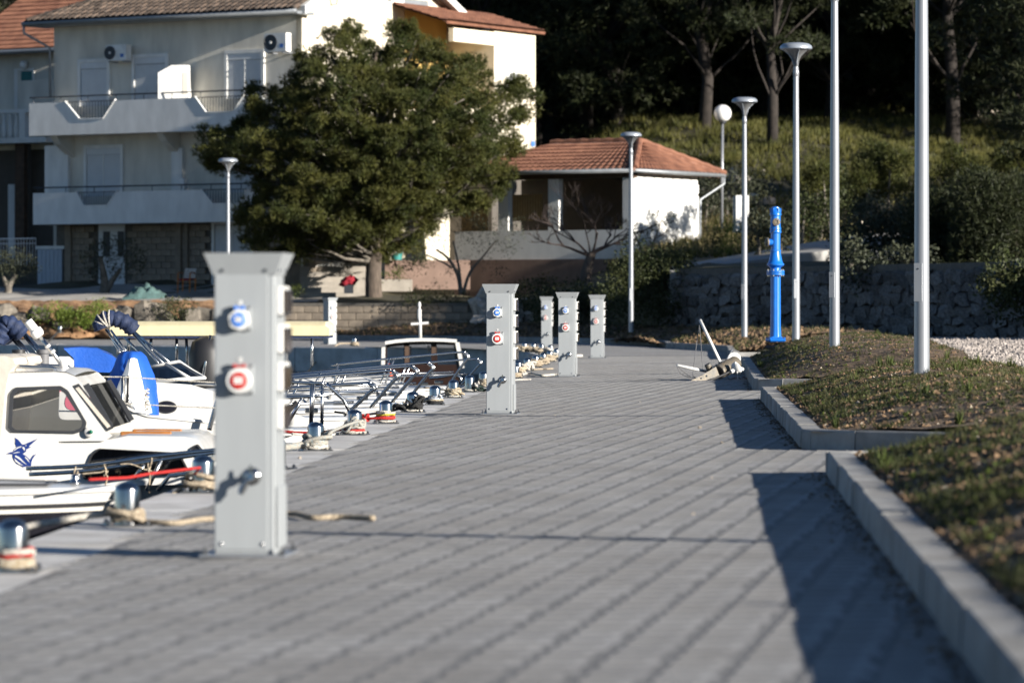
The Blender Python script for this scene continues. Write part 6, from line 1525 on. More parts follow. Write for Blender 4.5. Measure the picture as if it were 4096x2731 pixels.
# navigation light and marlin emblem
mb = MB(); mb.lathe(q2(706, 1030, -.0), [(.035, 0), (.04, .01), (.04, .03), (.02, .04)], 18, (0, -1, 0)); nl = mb.obj('navigation_light', 'gelcoat', cab, True, 40)
mb = MB(); mb.lathe(q2(712, 1029, -.036), [(.017, 0), (.015, .015), (.001, .018)], 12, (.3, -1, 0)); mb.obj('green_lens', 'nav_green', nl, True)
em = lambda pts, d=.0: [q2(x, y, -.004 - d) for x, y in pts]
body = [(45, 1203), (75, 1190), (105, 1182), (112, 1165), (130, 1150), (118, 1120), (121, 1098), (117, 1075), (140, 1088), (160, 1110), (172, 1128), (195, 1126), (225, 1112), (298, 1081), (262, 1112), (236, 1135), (225, 1145), (246, 1148), (225, 1158), (206, 1168), (205, 1182), (190, 1195), (178, 1202), (205, 1218), (228, 1240), (236, 1252), (246, 1232), (262, 1210), (287, 1202), (268, 1222), (254, 1245), (246, 1270), (244, 1300), (246, 1340), (225, 1312), (205, 1300), (180, 1306), (160, 1292), (130, 1278), (108, 1250), (98, 1222), (100, 1205), (75, 1203)]
mb = MB(); mb.prism(em(body), (0, .003, 0)); mk = mb.obj('marlin_emblem', 'decal_navy', cab)
for poly in ([(108, 1172), (135, 1150), (172, 1140), (165, 1148), (135, 1160), (115, 1175)], [(172, 1150), (186, 1146), (196, 1160), (190, 1180), (184, 1165)], [(120, 1212), (150, 1225), (185, 1262), (215, 1290), (180, 1268), (145, 1240), (118, 1224)], [(112, 1236), (140, 1262), (185, 1295), (150, 1282), (122, 1262)], [(200, 1222), (222, 1246), (232, 1272), (214, 1250), (196, 1232)], [(95, 1196), (140, 1186), (160, 1188), (120, 1196)], [(198, 1134), (206, 1132), (207, 1138), (200, 1141)]):
    mb = MB(); mb.prism(em(poly, .002), (0, .0015, 0)); mb.obj('emblem_line', 'gelcoat', mk)
# roof rails, light pole, chrome bow rail
tubes(b2, 'roof_rail', [smooth_path([q2(50, 568, .2), q2(62, 530, .2), q2(95, 517, .2), q2(250, 522, .2), q2(400, 528, .2), q2(432, 545, .2), q2(455, 580, .2)], 4), smooth_path([q2(195, 560, 1.3), q2(210, 520, 1.3), q2(250, 510, 1.3), q2(500, 515, 1.3), q2(545, 530, 1.3), q2(562, 555, 1.3)], 4)], .014)
lp = tubes(b2, 'light_pole', [[q2(512, 548, .6), q2(408, 400, .6), q2(300, 268, .6)]], .016)
mb = MB(); mb.lathe(q2(512, 556, .6), [(.045, 0), (.03, .03), (.03, .08)], 12, (-.3, 0, 1)); mb.obj('pole_foot', 'gelcoat', lp, True)
mb = MB(); mb.lathe(q2(300, 268, .6), [(.035, -.02), (.05, 0), (.05, .04), (.036, .05), (.036, .13), (.001, .14)], 16, (-.62, 0, .78)); mb.obj('pole_lamp', 'globe', lp, True, 40)
for x, y in ((375, 362), (412, 405)): mb = MB(); mb.lathe(q2(x, y, .6), [(.024, -.01), (.024, .01)], 10, (-.62, 0, .78)); mb.obj('pole_clip', 'gelcoat', lp)
YR = 28.9; r2 = lambda x, y, o=0.0: Q(x, y, YR + o)
tubes(b2, 'bow_rail', [smooth_path([r2(205, 1316), r2(700, 1292), r2(1200, 1222), r2(1690, 1172), r2(2050, 1140), r2(2320, 1130, .3), r2(2420, 1135, 1.2), r2(2350, 1140, 2.1), r2(1700, 1180, 2.3)], 5), smooth_path([r2(228, 1362), r2(700, 1332), r2(1200, 1258), r2(1690, 1192), r2(2000, 1180)], 5), [r2(1050, 1392), r2(1135, 1288)], [r2(1148, 1490), r2(1272, 1236)], [r2(1235, 1490), r2(1330, 1372), r2(1560, 1345), r2(1700, 1330)], [r2(2080, 1260, .1), r2(2200, 1130, .1)]], .0165)
random.seed(4)
for x, y in ((600, 1345), (825, 1325), (1175, 1280)):
    c = r2(x, y); pts = []
    for k in range(16): a = k * 1.1; pts.append(c + Vector((jit(.02), .026 * math.cos(a), .026 * math.sin(a) + .03 - .006 * k)))
    pts += [c + Vector((jit(.01), -.02, -.12)), c + Vector((jit(.015), -.02, -.22))]
    mb = MB(); mb.tube(smooth_path(pts, 2), .007, 5); tag(mb.obj('mooring_rope', 'rope_tan', smooth=True), {600: 'thin rope knotted on the left part of the chrome bow rail', 825: 'thin rope knotted at the middle of the chrome bow rail', 1175: 'thick rope bundle knotted on the chrome bow rail post'}[x], 'rope', 'thin ropes on the chrome bow rail')
mb = MB(); mb.tube(smooth_path([r2(640, 1360, -.02), r2(720, 1352, -.02), r2(790, 1345, -.02), r2(835, 1325, -.02)], 4), .007, 5); mb.tube(smooth_path([r2(940, 1285, -.02), r2(1010, 1280, -.02), r2(1080, 1300, -.02), r2(1120, 1320, -.02), r2(1170, 1330, -.02)], 4), .007, 5)
tag(mb.obj('mooring_rope', 'rope_tan', smooth=True), 'slack thin rope along the chrome bow rail over the saloon window', 'rope', 'thin ropes on the chrome bow rail')
cv = [(-300, 440), (40, 435), (100, 455), (118, 500), (70, 560), (40, 720), (12, 1000), (-15, 1310), (-300, 1320)]
mb = MB(); mb.prism([q2(x, y, -.05) for x, y in cv], (0, 1.7, 0)); mb.obj('canvas_enclosure', 'canvas_glint_beige', b2, True, 30)
# ---------------------------------------------------------------- boat with red stripe behind it
Y3 = 33.2; q3 = lambda x, y, o=0.0: Q(x, y, Y3 + o)
bow3 = P(338, 430, 33.9)
b3, st3 = boat('white sloping decked boat with a red hull stripe behind the marlin boat', bow3, 6.4, 2.2, .02, (('gelcoat', .1), ('hull_red', .15), ('gelcoat', .3)))
prof = [(-300, 566), (600, 556), (645, 572), (800, 690), (960, 806), (1050, 858), (1160, 892), (1700, 945), (2050, 985), (2300, 1010), (2300, 1060), (-300, 1060)]
mb = MB(); rings = [[q3(x, y, o) for x, y in prof] for o in (0, 1.35)]; mb.rings(rings); ck = mb.obj('deckhouse', 'gelcoat', b3, True, 30)
tubes(ck, 'deckhouse_moulding', [[q3(x, y + 16, -.004) for x, y in prof[1:8]]], .010, 'gelcoat')
panel(b3, 'fly_coaming', [q3(*p, .9) for p in ((75, 440), (540, 440), (575, 470), (575, 560), (75, 565))], [], Vector((0, .05, 0)), 'gelcoat')
for x in (145, 340): mb = MB(); mb.lathe(q3(x, 520, .5), [(.05, 0), (.05, .11), (.06, .12), (.06, .15), (.001, .155)], 14); mb.obj('vent_cap', 'rubber' if x == 145 else 'grey_vinyl', b3, True, 40)
t_ = text_mesh('Yo', .52, 'decal_pink', ck, q3(440, 715, -.004), (R(90), 0, 0), 'lettering', .5)
mb = MB(); mb.tube(smooth_path([q3(350, 790, -.006), q3(385, 762, -.006), q3(430, 735, -.006), q3(470, 700, -.006), q3(500, 670, -.006)], 4), [.018, .03, .026, .02] + [.016] * 13, 6); mb.obj('lettering', 'decal_pink', ck)
for x, y0, y1, r in ((965, 590, 992, .017), (1005, 590, 800, .012)): mb = MB(); mb.cyl(q3(x, y0, -.15), q3(x - (10 if r > .015 else 8), y1, -.15), r, n=8); mb.obj('stanchion', 'chrome_rail' if r > .015 else 'rubber', b3, True)
for pts in ([(690, 596), (960, 600), (1300, 620), (1700, 645)], [(640, 800), (960, 808), (1300, 825), (1700, 842)], [(968, 600), (972, 800), (985, 1010)]):
    mb = MB(); mb.tube([q3(x, y, -.16) for x, y in pts], .006, 5); mb.obj('lifeline', 'rope_white', b3)
mb = MB(); mb.tube(smooth_path([q3(1640, 1015, -.1), q3(1665, 920, -.1), q3(1700, 800, -.1), q3(1740, 700, -.1), q3(1800, 660, -.1)], 4), .022, 8); mb.obj('bow_stanchion', 'chrome_rail', b3, True)
tarp = tag(drape(None, 'blue_tarp', [(400, 985, 1095), (406, 955, 1108), (440, 925, 1140), (500, 905, 1160), (580, 880, 1190), (660, 850, 1208), (720, 835, 1218), (800, 860, 1228), (880, 930, 1238), (905, 1000, 1240)], Y3 + 1.9, .55, 'canvas_blue', Q, .07, 1), 'bright blue tarpaulin draped over gear on the boat behind the white cover', 'tarpaulin')
tag(drape(None, 'white_cover', [(452, 1030, 1048), (462, 1010, 1072), (500, 998, 1082), (560, 980, 1098), (640, 945, 1112), (690, 925, 1122), (760, 930, 1145), (820, 985, 1165), (885, 1040, 1180)], Y3 + 1.35, .32, 'cover_white', Q, .06, 3), 'white canvas cover peaked like a tent in front of the blue tarpaulin', 'cover')
mb = MB(); pts = []
for k in range(20): pts.append(Q(1150 + 18 * math.sin(k * 1.9), 690 + k * 9, Y3 + .95 + .02 * math.cos(k)))
mb.tube(smooth_path(pts, 2), .008, 5); tag(mb.obj('mooring_rope', 'rope_white', smooth=True), 'white cord hanging between the white cover and blue tarpaulin', 'rope')
# ---------------------------------------------------------------- runabout with windscreen, folded navy top
Y4 = 37.2; q4 = lambda x, y, o=0.0: Q(x, y, Y4 + o)
bow4 = P(352, 418, 37.6)
b4, st4 = boat('white runabout with dark windscreen, oval porthole and folded navy top', bow4, 6.0, 2.1, .02)
prof = [(-200, 620), (1150, 640), (1240, 640), (1500, 660), (1700, 720), (2050, 820), (2350, 900), (2500, 960), (2500, 990), (-200, 990)]
mb = MB(); mb.rings([[q4(x, y, -.55 + o) for x, y in prof] for o in (0, 1.5)]); dk = mb.obj('raised_deck', 'gelcoat', b4, True, 30)
mb = MB(); mb.prism([q4(1305 + 82 * math.cos(a), 836 + 50 * math.sin(a), -.556) for a in np.linspace(0, 6.28, 28)[:-1]], (0, .004, 0)); ph = mb.obj('porthole', 'frame_grey', dk)
mb = MB(); mb.prism([q4(1305 + 72 * math.cos(a), 834 + 41 * math.sin(a), -.559) for a in np.linspace(0, 6.28, 28)[:-1]], (0, .002, 0)); mb.obj('pane', 'hull_black', ph)
wsh = [(1165, 522), (1300, 498), (1405, 480), (1500, 545), (1605, 606), (1400, 618), (1212, 640)]
w_ = tubes(b4, 'windscreen', [[q4(x, y, -.5 if i in (4, 5, 6) else -.2) for i, (x, y) in enumerate(wsh)] + [q4(1165, 522, -.2)], [q4(1300, 498, -.2), q4(1490, 612, -.5)]], .018, 'gelcoat')
mb = MB(); mb.add([q4(x, y, -.5 if i in (4, 5, 6) else -.2) for i, (x, y) in enumerate(wsh)], [(0, 1, 6), (1, 5, 6), (1, 4, 5), (1, 2, 4), (2, 3, 4)]); mb.obj('pane', 'wind_glass', w_)
mb = MB(); mb.add([q4(1165, 522, .9), q4(1405, 480, .9), q4(1605, 606, .8), q4(1405, 480, -.2), q4(1605, 606, -.5)], [(1, 2, 4, 3)]); mb.obj('front_pane', 'wind_glass', w_)
tubes(b4, 'bow_rail', [smooth_path([q4(1352, 915, -.5), q4(1400, 850, -.5), q4(1442, 785, -.5), q4(1500, 762, -.5), q4(1690, 752, -.5), q4(2000, 770, -.5), q4(2300, 830, -.3)], 4), smooth_path([q4(1395, 870, -.5), q4(1450, 800, -.5), q4(1690, 792, -.5), q4(2000, 810, -.5)], 4), smooth_path([q4(1500, 690, .3), q4(1530, 660, .3), q4(1600, 656, .3), q4(1700, 660, .3)], 4)], .016)
# big pulpit right of the nearest pedestal
pl_ = lambda x, y, o=0.0: Q4(x, y, 35.4 + o)
tubes(b4, 'pulpit', [smooth_path([pl_(-300, 480), pl_(150, 492), pl_(560, 512), pl_(765, 518)], 4), [pl_(800, 512), pl_(880, 590), pl_(1000, 700), pl_(1075, 770), pl_(1110, 840), pl_(1185, 990)], [pl_(612, 525), pl_(592, 800), pl_(568, 1160)], [pl_(575, 530), pl_(560, 1150)], [pl_(742, 525), pl_(735, 1160)], [pl_(765, 518), pl_(800, 512)], [pl_(430, 740), pl_(330, 920), pl_(225, 1100)], [pl_(-300, 760), pl_(100, 742), pl_(560, 718), pl_(850, 700)]], .0165)
mb = MB(); mb.cyl(pl_(345, 805, -.1), pl_(150, 1020, -.1), .022, n=8); mb.obj('fender_bar', 'rubber', b4)
nav = drape(None, 'x', [(0, 0, 1)], Y4, .1, 'canvas_navy', Q) if False else None
def roll(root, name, pts, r, mt_, f3, Y, straps=None):
    pts = smooth_path([f3(*p, Y) for p in pts], 5); n = 14; rings = []
    mb = MB(); rs = [r * (1 + .10 * math.sin(k * 1.7) + .07 * math.sin(k * 3.1)) for k in range(len(pts))]; rs[0] *= .6; rs[-1] *= .5
    mb.tube(pts, rs, 12); o = mb.obj(name, mt_, root, True)
    for k in straps or ():
        i = int(k * (len(pts) - 1)); mb = MB(); t = (pts[min(i + 1, len(pts) - 1)] - pts[i - 1]); mb.lathe(pts[i], [(rs[i] * 1.03, -.008), (rs[i] * 1.06, 0), (rs[i] * 1.03, .008)], 14, t); mb.obj('strap', 'rope_white', o)
    return o
roll(b4, 'folded_top', [(800, 225), (790, 190), (815, 155), (860, 142), (930, 150), (1000, 185), (1060, 245)], .078, 'canvas_navy', Q, Y4 + .2, (.2, .3, .4, .5))
mb = MB(); top_t = []
for k, (a, b) in enumerate((((830, 230), (965, 400)), ((845, 235), (940, 410)), ((870, 235), (985, 395)), ((1030, 245), (1240, 490)), ((1045, 245), (1280, 495)), ((1060, 250), (1330, 488)), ((975, 290), (1150, 460)), ((1110, 290), (1190, 390)))):
    top_t.append([Q(*a, Y4 + .2 + .12 * (k % 3)), Q(*b, Y4 - .2 + .2 * (k % 3))])
tubes(b4, 'top_bow', top_t, .012)
# ---------------------------------------------------------------- boat with navy roll and blue sheet at the left
Y6 = 43.0; b6, st6 = boat('boat at the left with crumpled navy top on steel tubes and a flat blue cover', P(196, 405, 43), 5.5, 2.1, .05)
roll(b6, 'folded_top', [(-30, 330), (10, 250), (45, 195), (70, 185), (130, 225), (185, 275)], .10, 'canvas_navy', Q, Y6 - .6)
drape(b6, 'bundled_canvas', [(175, 40, 90), (210, 5, 130), (260, -25, 175), (300, -40, 120), (345, -45, 60)], Y6 - .5, .2, 'canvas_navy', Q, .1, 5)
tubes(b6, 'top_bow', [[Q(*a, Y6 - .5), Q(*b, Y6 - .9)] for a, b in (((85, 290), (215, 440)), ((105, 285), (240, 440)), ((125, 290), (262, 440)), ((180, 270), (320, 440)), ((190, 255), (345, 440)), ((200, 260), (370, 440)))], .013)
rows = []
for f in np.linspace(0, 1, 7):
    o = 1.6 * f; rows.append([Q(x, y + 12 * math.sin(f * 9 + i), Y6 + o) for i, (x, y) in enumerate(((500, 378), (560, 372), (640, 370), (760, 380), (880, 430), (930, 470)))])
mb = MB(); mb.grid(rows); lowr = [Q(x, y, Y6 - .02) for x, y in ((500, 378), (575, 450), (590, 555), (700, 560), (860, 565), (930, 500))]; mb.grid([[Q(x, y, Y6) for x, y in ((500, 378), (560, 372), (640, 370), (760, 380), (880, 430), (930, 470))], lowr]); mb.obj('blue_cover', 'canvas_blue', b6, True, 40)
# ---------------------------------------------------------------- boat under the cream canopy
Y5 = 51.0; b5, st5 = boat('boat under a long cream canopy behind the nearest pedestal', P(404, 397, 51), 6.0, 2.2, .05)
def canopy(root, name, u0, u1, v0, v1, Y, dep, mt_):
    a, b = P(u0, v1, Y), P(u1, v0, Y); rings = []
    for x, k in ((a.x, .8), (a.x + .03, 1), (b.x - .05, 1), (b.x, .75)):
        h = (b.z - a.z) * k; z0 = a.z; ring = [Vector((x, Y, z0)), Vector((x, Y - .02, z0 + h * .7)), Vector((x, Y + .12, z0 + h)), Vector((x, Y + dep - .12, z0 + h * 1.02)), Vector((x, Y + dep, z0 + h * .7)), Vector((x, Y + dep, z0))]; rings.append(ring)
    mb = MB(); mb.rings(rings); o = mb.obj(name, mt_, root, True, 35); mb = MB(); mb.box(((a.x + b.x) / 2, Y + dep / 2, a.z - .02), (b.x - a.x - .04, dep - .04, .03)); mb.obj('canopy_edge', 'canvas_navy', o); return o
canopy(b5, 'canopy', 110, 329, 321.3, 335.2, 51, 1.6, 'canvas_cream')
tubes(b5, 'canopy_pole', [[Q(a, y0, 51.2), Q(b, y1, 51.2)] for a, y0, b, y1 in ((930, 270, 925, 420), (1010, 270, 1005, 400), (1385, 275, 1385, 480), (1460, 280, 1470, 520), (1185, 280, 1180, 400))] + [[Q(1650, 275, 50.8), Q(1590, 610, 50.6)]], .02)
mb = MB(); mb.lathe(Q(1660, 385, 50.8), [(.045, 0), (.05, .03), (.045, .07)], 12, (0, -1, 0)); mb.obj('cup_lamp', 'globe', b5)
o5 = MB().lathe(Q(1625, 500, 50.9), [(.02, -.42), (.2, -.36), (.24, -.2), (.24, .15), (.2, .3), (.08, .36), (.001, .37)], 16).obj('outboard_motor', 'rubber', b5, True)
b9, _ = boat('boat under a short white canopy just right of the nearest pedestal', P(424, 391, 55), 5.5, 2.1, .05)
canopy(b9, 'canopy', 283, 314.5, 322.8, 334, 55.5, 1.5, 'cover_white')
tubes(b9, 'canopy_pole', [[P(u, 334, 55.7), P(u, 365, 55.7)] for u in (287, 312)], .02)
# ---------------------------------------------------------------- row of small boats with chrome pulpits
def pulpit(root, st, h, back, r=.0145, lean=.16):
    "raked chrome bow rail: two side rails that curl over at the stem and run down to the deck"
    ps = []; bow = st[0][0]; zb = st[0][2]
    for sd in (-1, 1):
        row = [(c + BN * (sd * b * .88), z) for c, b, z, s in st if s <= back]; q0, z0 = row[min(6, len(row) - 1)]; qe, ze_ = row[-1]
        tipx = bow - BD * lean + BN * (sd * .17)
        top = [Vector((qe.x, qe.y, ze_ + h * .82)), Vector((q0.x, q0.y, z0 + h * .95)), Vector((tipx.x - .16, tipx.y, zb + h * 1.08)), Vector((tipx.x - .04, tipx.y, zb + h * 1.06)), Vector((tipx.x + .015, tipx.y, zb + h * .93)), Vector((tipx.x - .05, tipx.y, zb + h * .78)), Vector((tipx.x - .30, tipx.y, zb + .02))]
        ps.append(smooth_path(top, 4))
        ps.append([Vector((q0.x - .12, q0.y, z0)), Vector((q0.x + .06, q0.y, z0 + h * .97))])
        if sd < 0: ps.append([Vector((qe.x, qe.y, ze_)), Vector((qe.x + .1, qe.y, ze_ + h * .83))]); ps.append([Vector((qe.x, qe.y, ze_ + h * .45)), Vector((q0.x, q0.y, z0 + h * .5)), Vector((tipx.x - .2, tipx.y, zb + h * .5))])
    t = bow - BD * (lean - .02); ps.append([t - BN * .17 + Vector((0, 0, h)), t + BN * .17 + Vector((0, 0, h))])
    return tubes(root, 'pulpit', ps, r)
ROW = [(40.4, 396, -.10, .33, 'low white boat with the rounded chrome rail beside the black rope bollard'), (43.6, 420, -.10, .40, 'small white boat with raked chrome pulpit, first of the hoop row'), (46.7, 437, -.12, .42, 'small white boat with raked chrome pulpit, second of the hoop row'), (49.6, 449, -.14, .44, 'small white boat with raked chrome pulpit, third of the hoop row'), (57.5, 466, -.16, .50, 'small white boat with the tallest chrome pulpit in front of the wooden cabin'), (61, 474, -.2, .40, 'small boat with a low rounded rail, last of the hoop row')]
for Y, u, z, h, lb in ROW:
    x = edgeX(Y) - .45; bw_ = Vector((x, Y, z)); rt_, st_ = boat(lb, bw_, 4.8, 1.8, .08)
    pulpit(rt_, st_, h, .42)
    rows = []
    for a in np.linspace(.9, 2.4, 7):
        hh = .22 * min(1, (a - .9) / .4); c = bw_ + BD * a; rows.append([Vector(((c + BN * f).x, (c + BN * f).y, z - .03 + hh * (1 - abs(f / .55) ** 4))) for f in np.linspace(-.55, .55, 9)])
    mb = MB(); mb.grid(rows); mb.obj('coach_roof', 'gelcoat', rt_, True)
    c = bw_ + BD * .5; mb = MB(); mb.box((c.x, c.y, z + .07), (.14, .04, .05), 0, .01); mb.obj('bow_cleat', 'steel', rt_)
    c = bw_ + BD * .08; mb = MB(); mb.prism([(c.x - .2, c.y - .06, z + .02), (c.x + .16, c.y - .06, z + .0), (c.x + .18, c.y - .06, z - .08), (c.x + .1, c.y - .06, z - .12), (c.x - .18, c.y - .06, z - .02)], (0, .12, 0)); mb.obj('bow_roller', 'grey_vinyl', rt_)
# ---------------------------------------------------------------- wooden cabin boat by the far wall
YW = 84.0; qw = lambda x, y, o=0.0: Q5(x, y, YW + o)
wb = thing('cabin_boat', 'old wooden wheelhouse boat with white roof and small mast near the far wall', 'boat', qw(870, 1250))
rows = []
for o in np.linspace(-.25, 2.2, 5): rows.append([qw(x, y, o) for x, y in ((190, 300), (400, 265), (650, 245), (870, 238), (1100, 240), (1300, 246), (1540, 262))])
mb = MB(); mb.grid(rows); low_ = [[q_ - Vector((0, 0, .07)) for q_ in r_] for r_ in rows]; mb.grid(low_); mb.grid([rows[0], low_[0]]); mb.grid([[r_[-1] for r_ in rows], [r_[-1] for r_ in low_]]); mb.obj('roof', 'gelcoat', wb, True, 40)
outer = [(205, 380), (400, 330), (870, 300), (1300, 305), (1530, 330), (1590, 780), (1600, 1150), (150, 1150), (170, 780)]
holes = [[(230, 410), (540, 375), (545, 740), (330, 770), (215, 770)], [(650, 365), (1050, 355), (1060, 690), (655, 720)], [(1160, 360), (1480, 370), (1525, 735), (1180, 735)]]
fr_ = panel(wb, 'wheelhouse_front', [qw(*p) for p in outer], [[qw(*p) for p in h] for h in holes], Vector((0, .06, 0)), 'mahogany')
for h in holes: mb = MB(); mb.add([qw(x, y, .03) for x, y in h], [tuple(range(len(h)))]); mb.obj('pane', 'window_glass', fr_)
for a, b, m_ in (((560, 300), (640, 760), 'dark_wood'), ((1065, 300), (1150, 560), 'dark_wood')): mb = MB(); p0, p1 = qw(a[0], a[1], -.02), qw(b[0], b[1], -.02); mb.prism([p0, Vector((p1.x, p0.y, p0.z)), p1, Vector((p0.x, p0.y, p1.z))], (0, .015, 0)); mb.obj('window_post', m_, fr_)
mb = MB(); mb.prism([qw(*p) for p in ((205, 345), (870, 290), (1530, 310), (1530, 350), (870, 345), (205, 395))], (0, -.02, 0)); mb.obj('header_board', 'dark_wood', fr_)
for a, b in (((160, 400), (150, 850)), ((1545, 320), (1640, 800))):
    mb = MB(); p0, p1 = qw(*a, -.05), qw(*b, -.05); mb.hull8([p1 + Vector((-.04, 0, 0)), p1 + Vector((.04, 0, 0)), p1 + Vector((.04, .9, 0)), p1 + Vector((-.04, .9, 0))], [p0 + Vector((-.04, 0, 0)), p0 + Vector((.04, 0, 0)), p0 + Vector((.04, .9, 0)), p0 + Vector((-.04, .9, 0))]); mb.obj('corner_post', 'gelcoat', wb)
for sx, x in ((-1, 180), (1, 1580)):
    mb = MB(); mb.hull8([qw(x, 1150), qw(x + 20 * sx, 1150), qw(x + 20 * sx, 1150, 2.0), qw(x, 1150, 2.0)], [qw(x, 780), qw(x + 20 * sx, 780), qw(x + 20 * sx, 780, 2.0), qw(x, 780, 2.0)]); mb.obj('side_board', 'mahogany', wb)
mb = MB(); rows = [[qw(lerp(60, 1750, k / 12), 1150 + 60 * (1 - ((k - 6) / 6) ** 2), -.4 - 1.2 * (1 - ((k - 6) / 6) ** 2)) for k in range(13)], [qw(lerp(120, 1680, k / 12), 1420, -.2 - .9 * (1 - ((k - 6) / 6) ** 2)) for k in range(13)]]; mb.grid(rows); mb.add([qw(60, 1150, -.4), qw(1750, 1150, -.4), qw(1750, 1150, 3), qw(60, 1150, 3)], [(0, 1, 2, 3)]); mb.obj('hull', 'hull_black', wb, True, 50)
ms = tubes(wb, 'mast', [[qw(855, 240, .8), qw(850, 0, .8), qw(838, -270, .8)]], .034, 'gelcoat')
mb = MB(); a, b = P(250 + 1262 / 7.84, 275 + 382 / 7.84, YW + .8), P(250 + 1400 / 7.84, 275 + 372 / 7.84, YW + .8); mb.cyl(a, b, .03, n=8); mb.obj('crosstree', 'gelcoat', ms)
mb = MB(); mb.lathe(P(250 + 1328 / 7.84, 275 + 290 / 7.84, YW + .8), [(.02, -.2), (.045, -.1), (.045, .05), (.02, .1), (.035, .14), (.035, .2), (.01, .24)], 12); mb.obj('mast_light', 'gelcoat', ms)
for x, y0, y1 in ((662, 390, 560), (1008, 380, 500)): mb = MB(); mb.cyl(qw(x, y0, .9), qw(x, y1, .9), .03, n=8); mb.obj('brass_post', 'pipe_white', wb)
drape(wb, 'life_jacket', [(700, 222, 238), (760, 230, 300), (860, 235, 330), (960, 250, 330), (1070, 270, 310)], YW - .3, .06, 'orange_cloth', Q5, .05, 2)
tubes(wb, 'hand_rail', [smooth_path([qw(1020, 985, -1.2), qw(1200, 975, -1.2), qw(1450, 935, -1.2), qw(1560, 950, -1.2), qw(1620, 1010, -1.2), qw(1610, 1060, -1.2)], 4)], .03)
# dark mooring line from the far-left bollard
mb = MB(); a, b = Vector(BOLL[-1].location) + Vector((0, 0, .1)), P(36, 347, 108); mb.tube([a, a.lerp(b, .5) - Vector((0, 0, .1)), b], .03, 5); tag(mb.obj('mooring_rope', 'rope_black'), 'dark line slanting left from the tiny bollard on the far quay', 'rope')
# ================================================================== GROUND COVER
def stones(C, size, seed, mt, name, flat=.7):
    g = np.random.default_rng(seed); N = len(C); base = np.array([(1, 0, 0), (0, 1, 0), (-1, 0, 0), (0, -1, 0), (0, 0, 1), (0, 0, -1)], float)
    tri_ = np.array([(0, 1, 4), (1, 2, 4), (2, 3, 4), (3, 0, 4), (1, 0, 5), (2, 1, 5), (3, 2, 5), (0, 3, 5)])
    s = (size[0] + (size[1] - size[0]) * g.random((N, 1, 1)) ** 2.2); an = g.uniform(0, 6.28, N); cs, sn = np.cos(an), np.sin(an)
    v_ = np.repeat(base[None], N, 0) * (1 + g.normal(0, .25, (N, 6, 1))) * np.array([1, .8, flat]); x = v_[..., 0] * cs[:, None] - v_[..., 1] * sn[:, None]; y = v_[..., 0] * sn[:, None] + v_[..., 1] * cs[:, None]
    V = np.stack([x, y, v_[..., 2]], -1) * s + C[:, None, :]; F = tri_[None] + (np.arange(N) * 6)[:, None, None]
    return np_mesh(name, V.reshape(-1, 3), F.reshape(-1, 3), mt)
def bed_points(n, seed, smin=.17, dens=None):
    g = np.random.default_rng(seed); out = []
    while len(out) < n:
        p0, t, s, L, W, op, dg = BEDS[g.choice(3, p=(.5, .32, .18))]
        a = smin + (W - smin) * g.random() ** 1.2; y0_ = -dg * min(a, 2.6); y = g.uniform(y0_ + .2, L - .2); q_ = p0 + t * y + s * a
        if q_.y < 9 or q_.x / q_.y > .19: continue
        e = (L - y) if op else min((y - y0_) * .75, L - y)
        if e < .13: continue
        if dens and g.random() > dens(q_.x, q_.y): continue
        out.append((q_.x, q_.y, bedz(a, e, q_.x, q_.y)))
    return np.array(out)
def patch(x, y): return max(.12, min(1, .6 + 1.5 * fbm(x, y, 1.05) + .5 * fbm(x + 9, y, 3)))
C = bed_points(31000, 61); tag(stones(C, (.004, .028), 62, 'soil_clod', 'soil_clods'), 'brown crumbly clods covering the planting beds', 'soil', kind='stuff')
C = bed_points(1900, 63); tag(stones(C, (.005, .020), 64, 'pebble', 'pebbles'), 'pale pebbles scattered over the planting beds', 'pebbles', kind='stuff')
C = bed_points(9000, 65, .2, patch); O = np.tile(np.array([[0, 0, .8]]), (len(C), 1)); V, F = blades(C, O, 8, .058, .0028, .95, .05, 66); tag(np_mesh('bed_grass', V, F, 'grass'), 'short green grass and weeds growing in patches on the planting beds', 'grass', kind='stuff')
C = bed_points(900, 67, .25, patch); V, F = leaves(np.repeat(C, 9, 0), np.tile(np.array([[0, 0, .5]]), (len(C) * 9, 1)), .035, .009, 1.0, 68); tag(np_mesh('bed_weeds', V, F, 'weed'), 'low leafy weeds among the grass of the planting beds', 'weeds', kind='stuff')
C = bed_points(26, 69, .15); C = np.repeat(C, 8, 0) + np.random.default_rng(5).normal(0, .015, (26 * 8, 3)) * np.array([1, 1, 0]); V, F = blades(C, np.tile(np.array([[0, 0, 1.3]]), (len(C), 1)), 4, .12, .005, .4, .3, 70); tag(np_mesh('tall_weeds', V, F, 'weed'), 'taller bright weed tufts sticking out of the planting beds', 'weeds', kind='stuff')
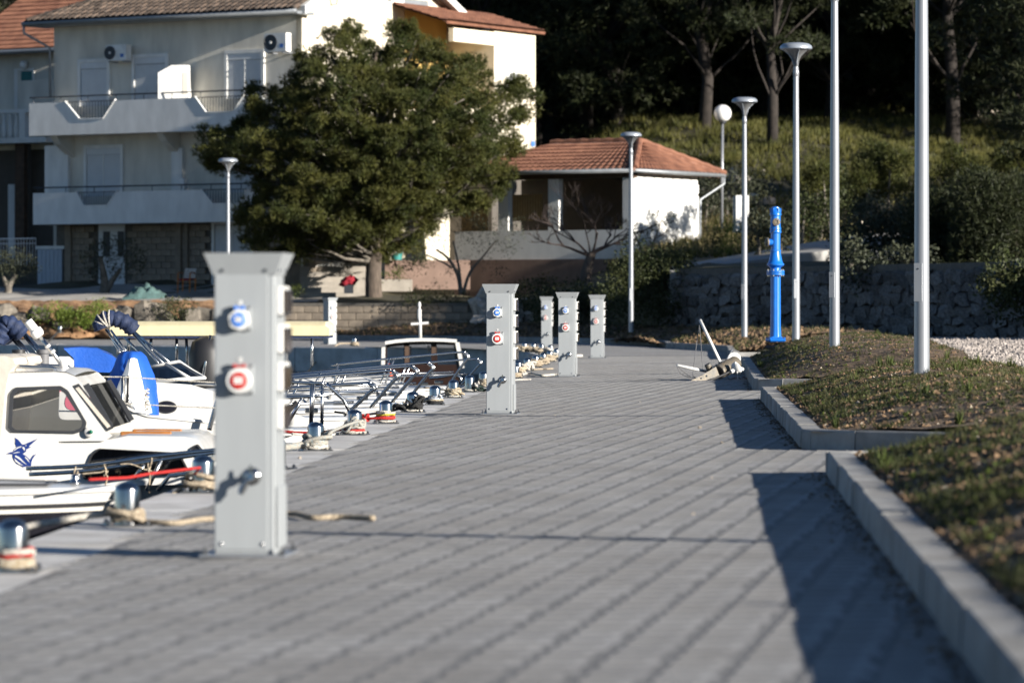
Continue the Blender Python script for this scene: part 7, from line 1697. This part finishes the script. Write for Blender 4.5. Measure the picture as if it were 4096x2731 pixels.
# far bed
g = np.random.default_rng(71); pts = []
while len(pts) < 9000:
    k = g.integers(0, len(FB) - 1); f = g.random(); a, b = FB[k].lerp(FB[k + 1], f), BK[k].lerp(BK[k + 1], f); q_ = a.lerp(b, .02 + .9 * g.random() ** 1.4); s = far_in(q_.x, q_.y)
    if s < .18: continue
    kk = max(0, s - .16) * .6; kk = kk / (1 + kk ** 4) ** .25; pts.append((q_.x, q_.y, .06 + KH - .03 + .40 * kk + .05 * fbm(q_.x, q_.y, 1.5) * min(1, s) + .015 * fbm(q_.x, q_.y, 6)))
C = np.array(pts); tag(stones(C, (.02, .11), 72, 'soil_clod', 'soil_clods'), 'brown clods on the far planting strip', 'soil', kind='stuff')
V, F = blades(C[::5], np.tile(np.array([[0, 0, .8]]), (len(C[::5]), 1)), 8, .13, .008, .75, .2, 73); tag(np_mesh('bed_grass', V, F, 'grass'), 'sparse grass on the far planting strip', 'grass', kind='stuff')
# soil swept against the foot of the kerbs, loose stones on the paving
C = []
for p0, p1, n in ((A0, A1, 900), (B0, B1, 700), (C0, C1, 350)):
    for _ in range(n):
        f = g.random(); q_ = p0.lerp(p1, f)
        if q_.y < 9: continue
        w_ = .09 * (.4 + .6 * abs(math.sin(q_.y * 2.1) * math.cos(q_.y * .7 + 1))); x = q_.x - abs(g.normal(0, w_)); C.append((x, q_.y, gz(x, q_.y)))
tag(stones(np.array(C), (.003, .016), 74, 'soil', 'kerb_debris'), 'dark soil crumbs swept against the foot of the kerbs', 'soil', kind='stuff')
for u, v, s in ((700, 428, .012), (722, 443, .010), (690, 437, .006), (640, 402, .008), (555, 415, .006), (300, 458, .010), (712, 478, .007), (693, 514, .006)):
    p = G(u, v); o = link('stone_chip', bl[1], None, None, p + Vector((0, 0, s * .5)), (jit(3), jit(3), jit(3)), (s * 2.2, s * 2, s * 1.5)); tag(o, 'tiny pale stone chip lying on the grey paving', 'stone', 'stone chips on the paving')
C = np.array([(x, y, .36 + .02 * fbm(x, y, .7)) for x, y in ((g.uniform(min(.14 * yy, 3.3 + .049 * yy), .145 * yy), yy) for yy in g.uniform(36, 88, 8000))]); tag(stones(C, (.015, .05), 75, 'gravel_stone', 'gravel'), 'pale pinkish gravel stones of the lot', 'gravel', kind='stuff')
for o in bpy.data.objects:
    if 'local' in o: del o['local']
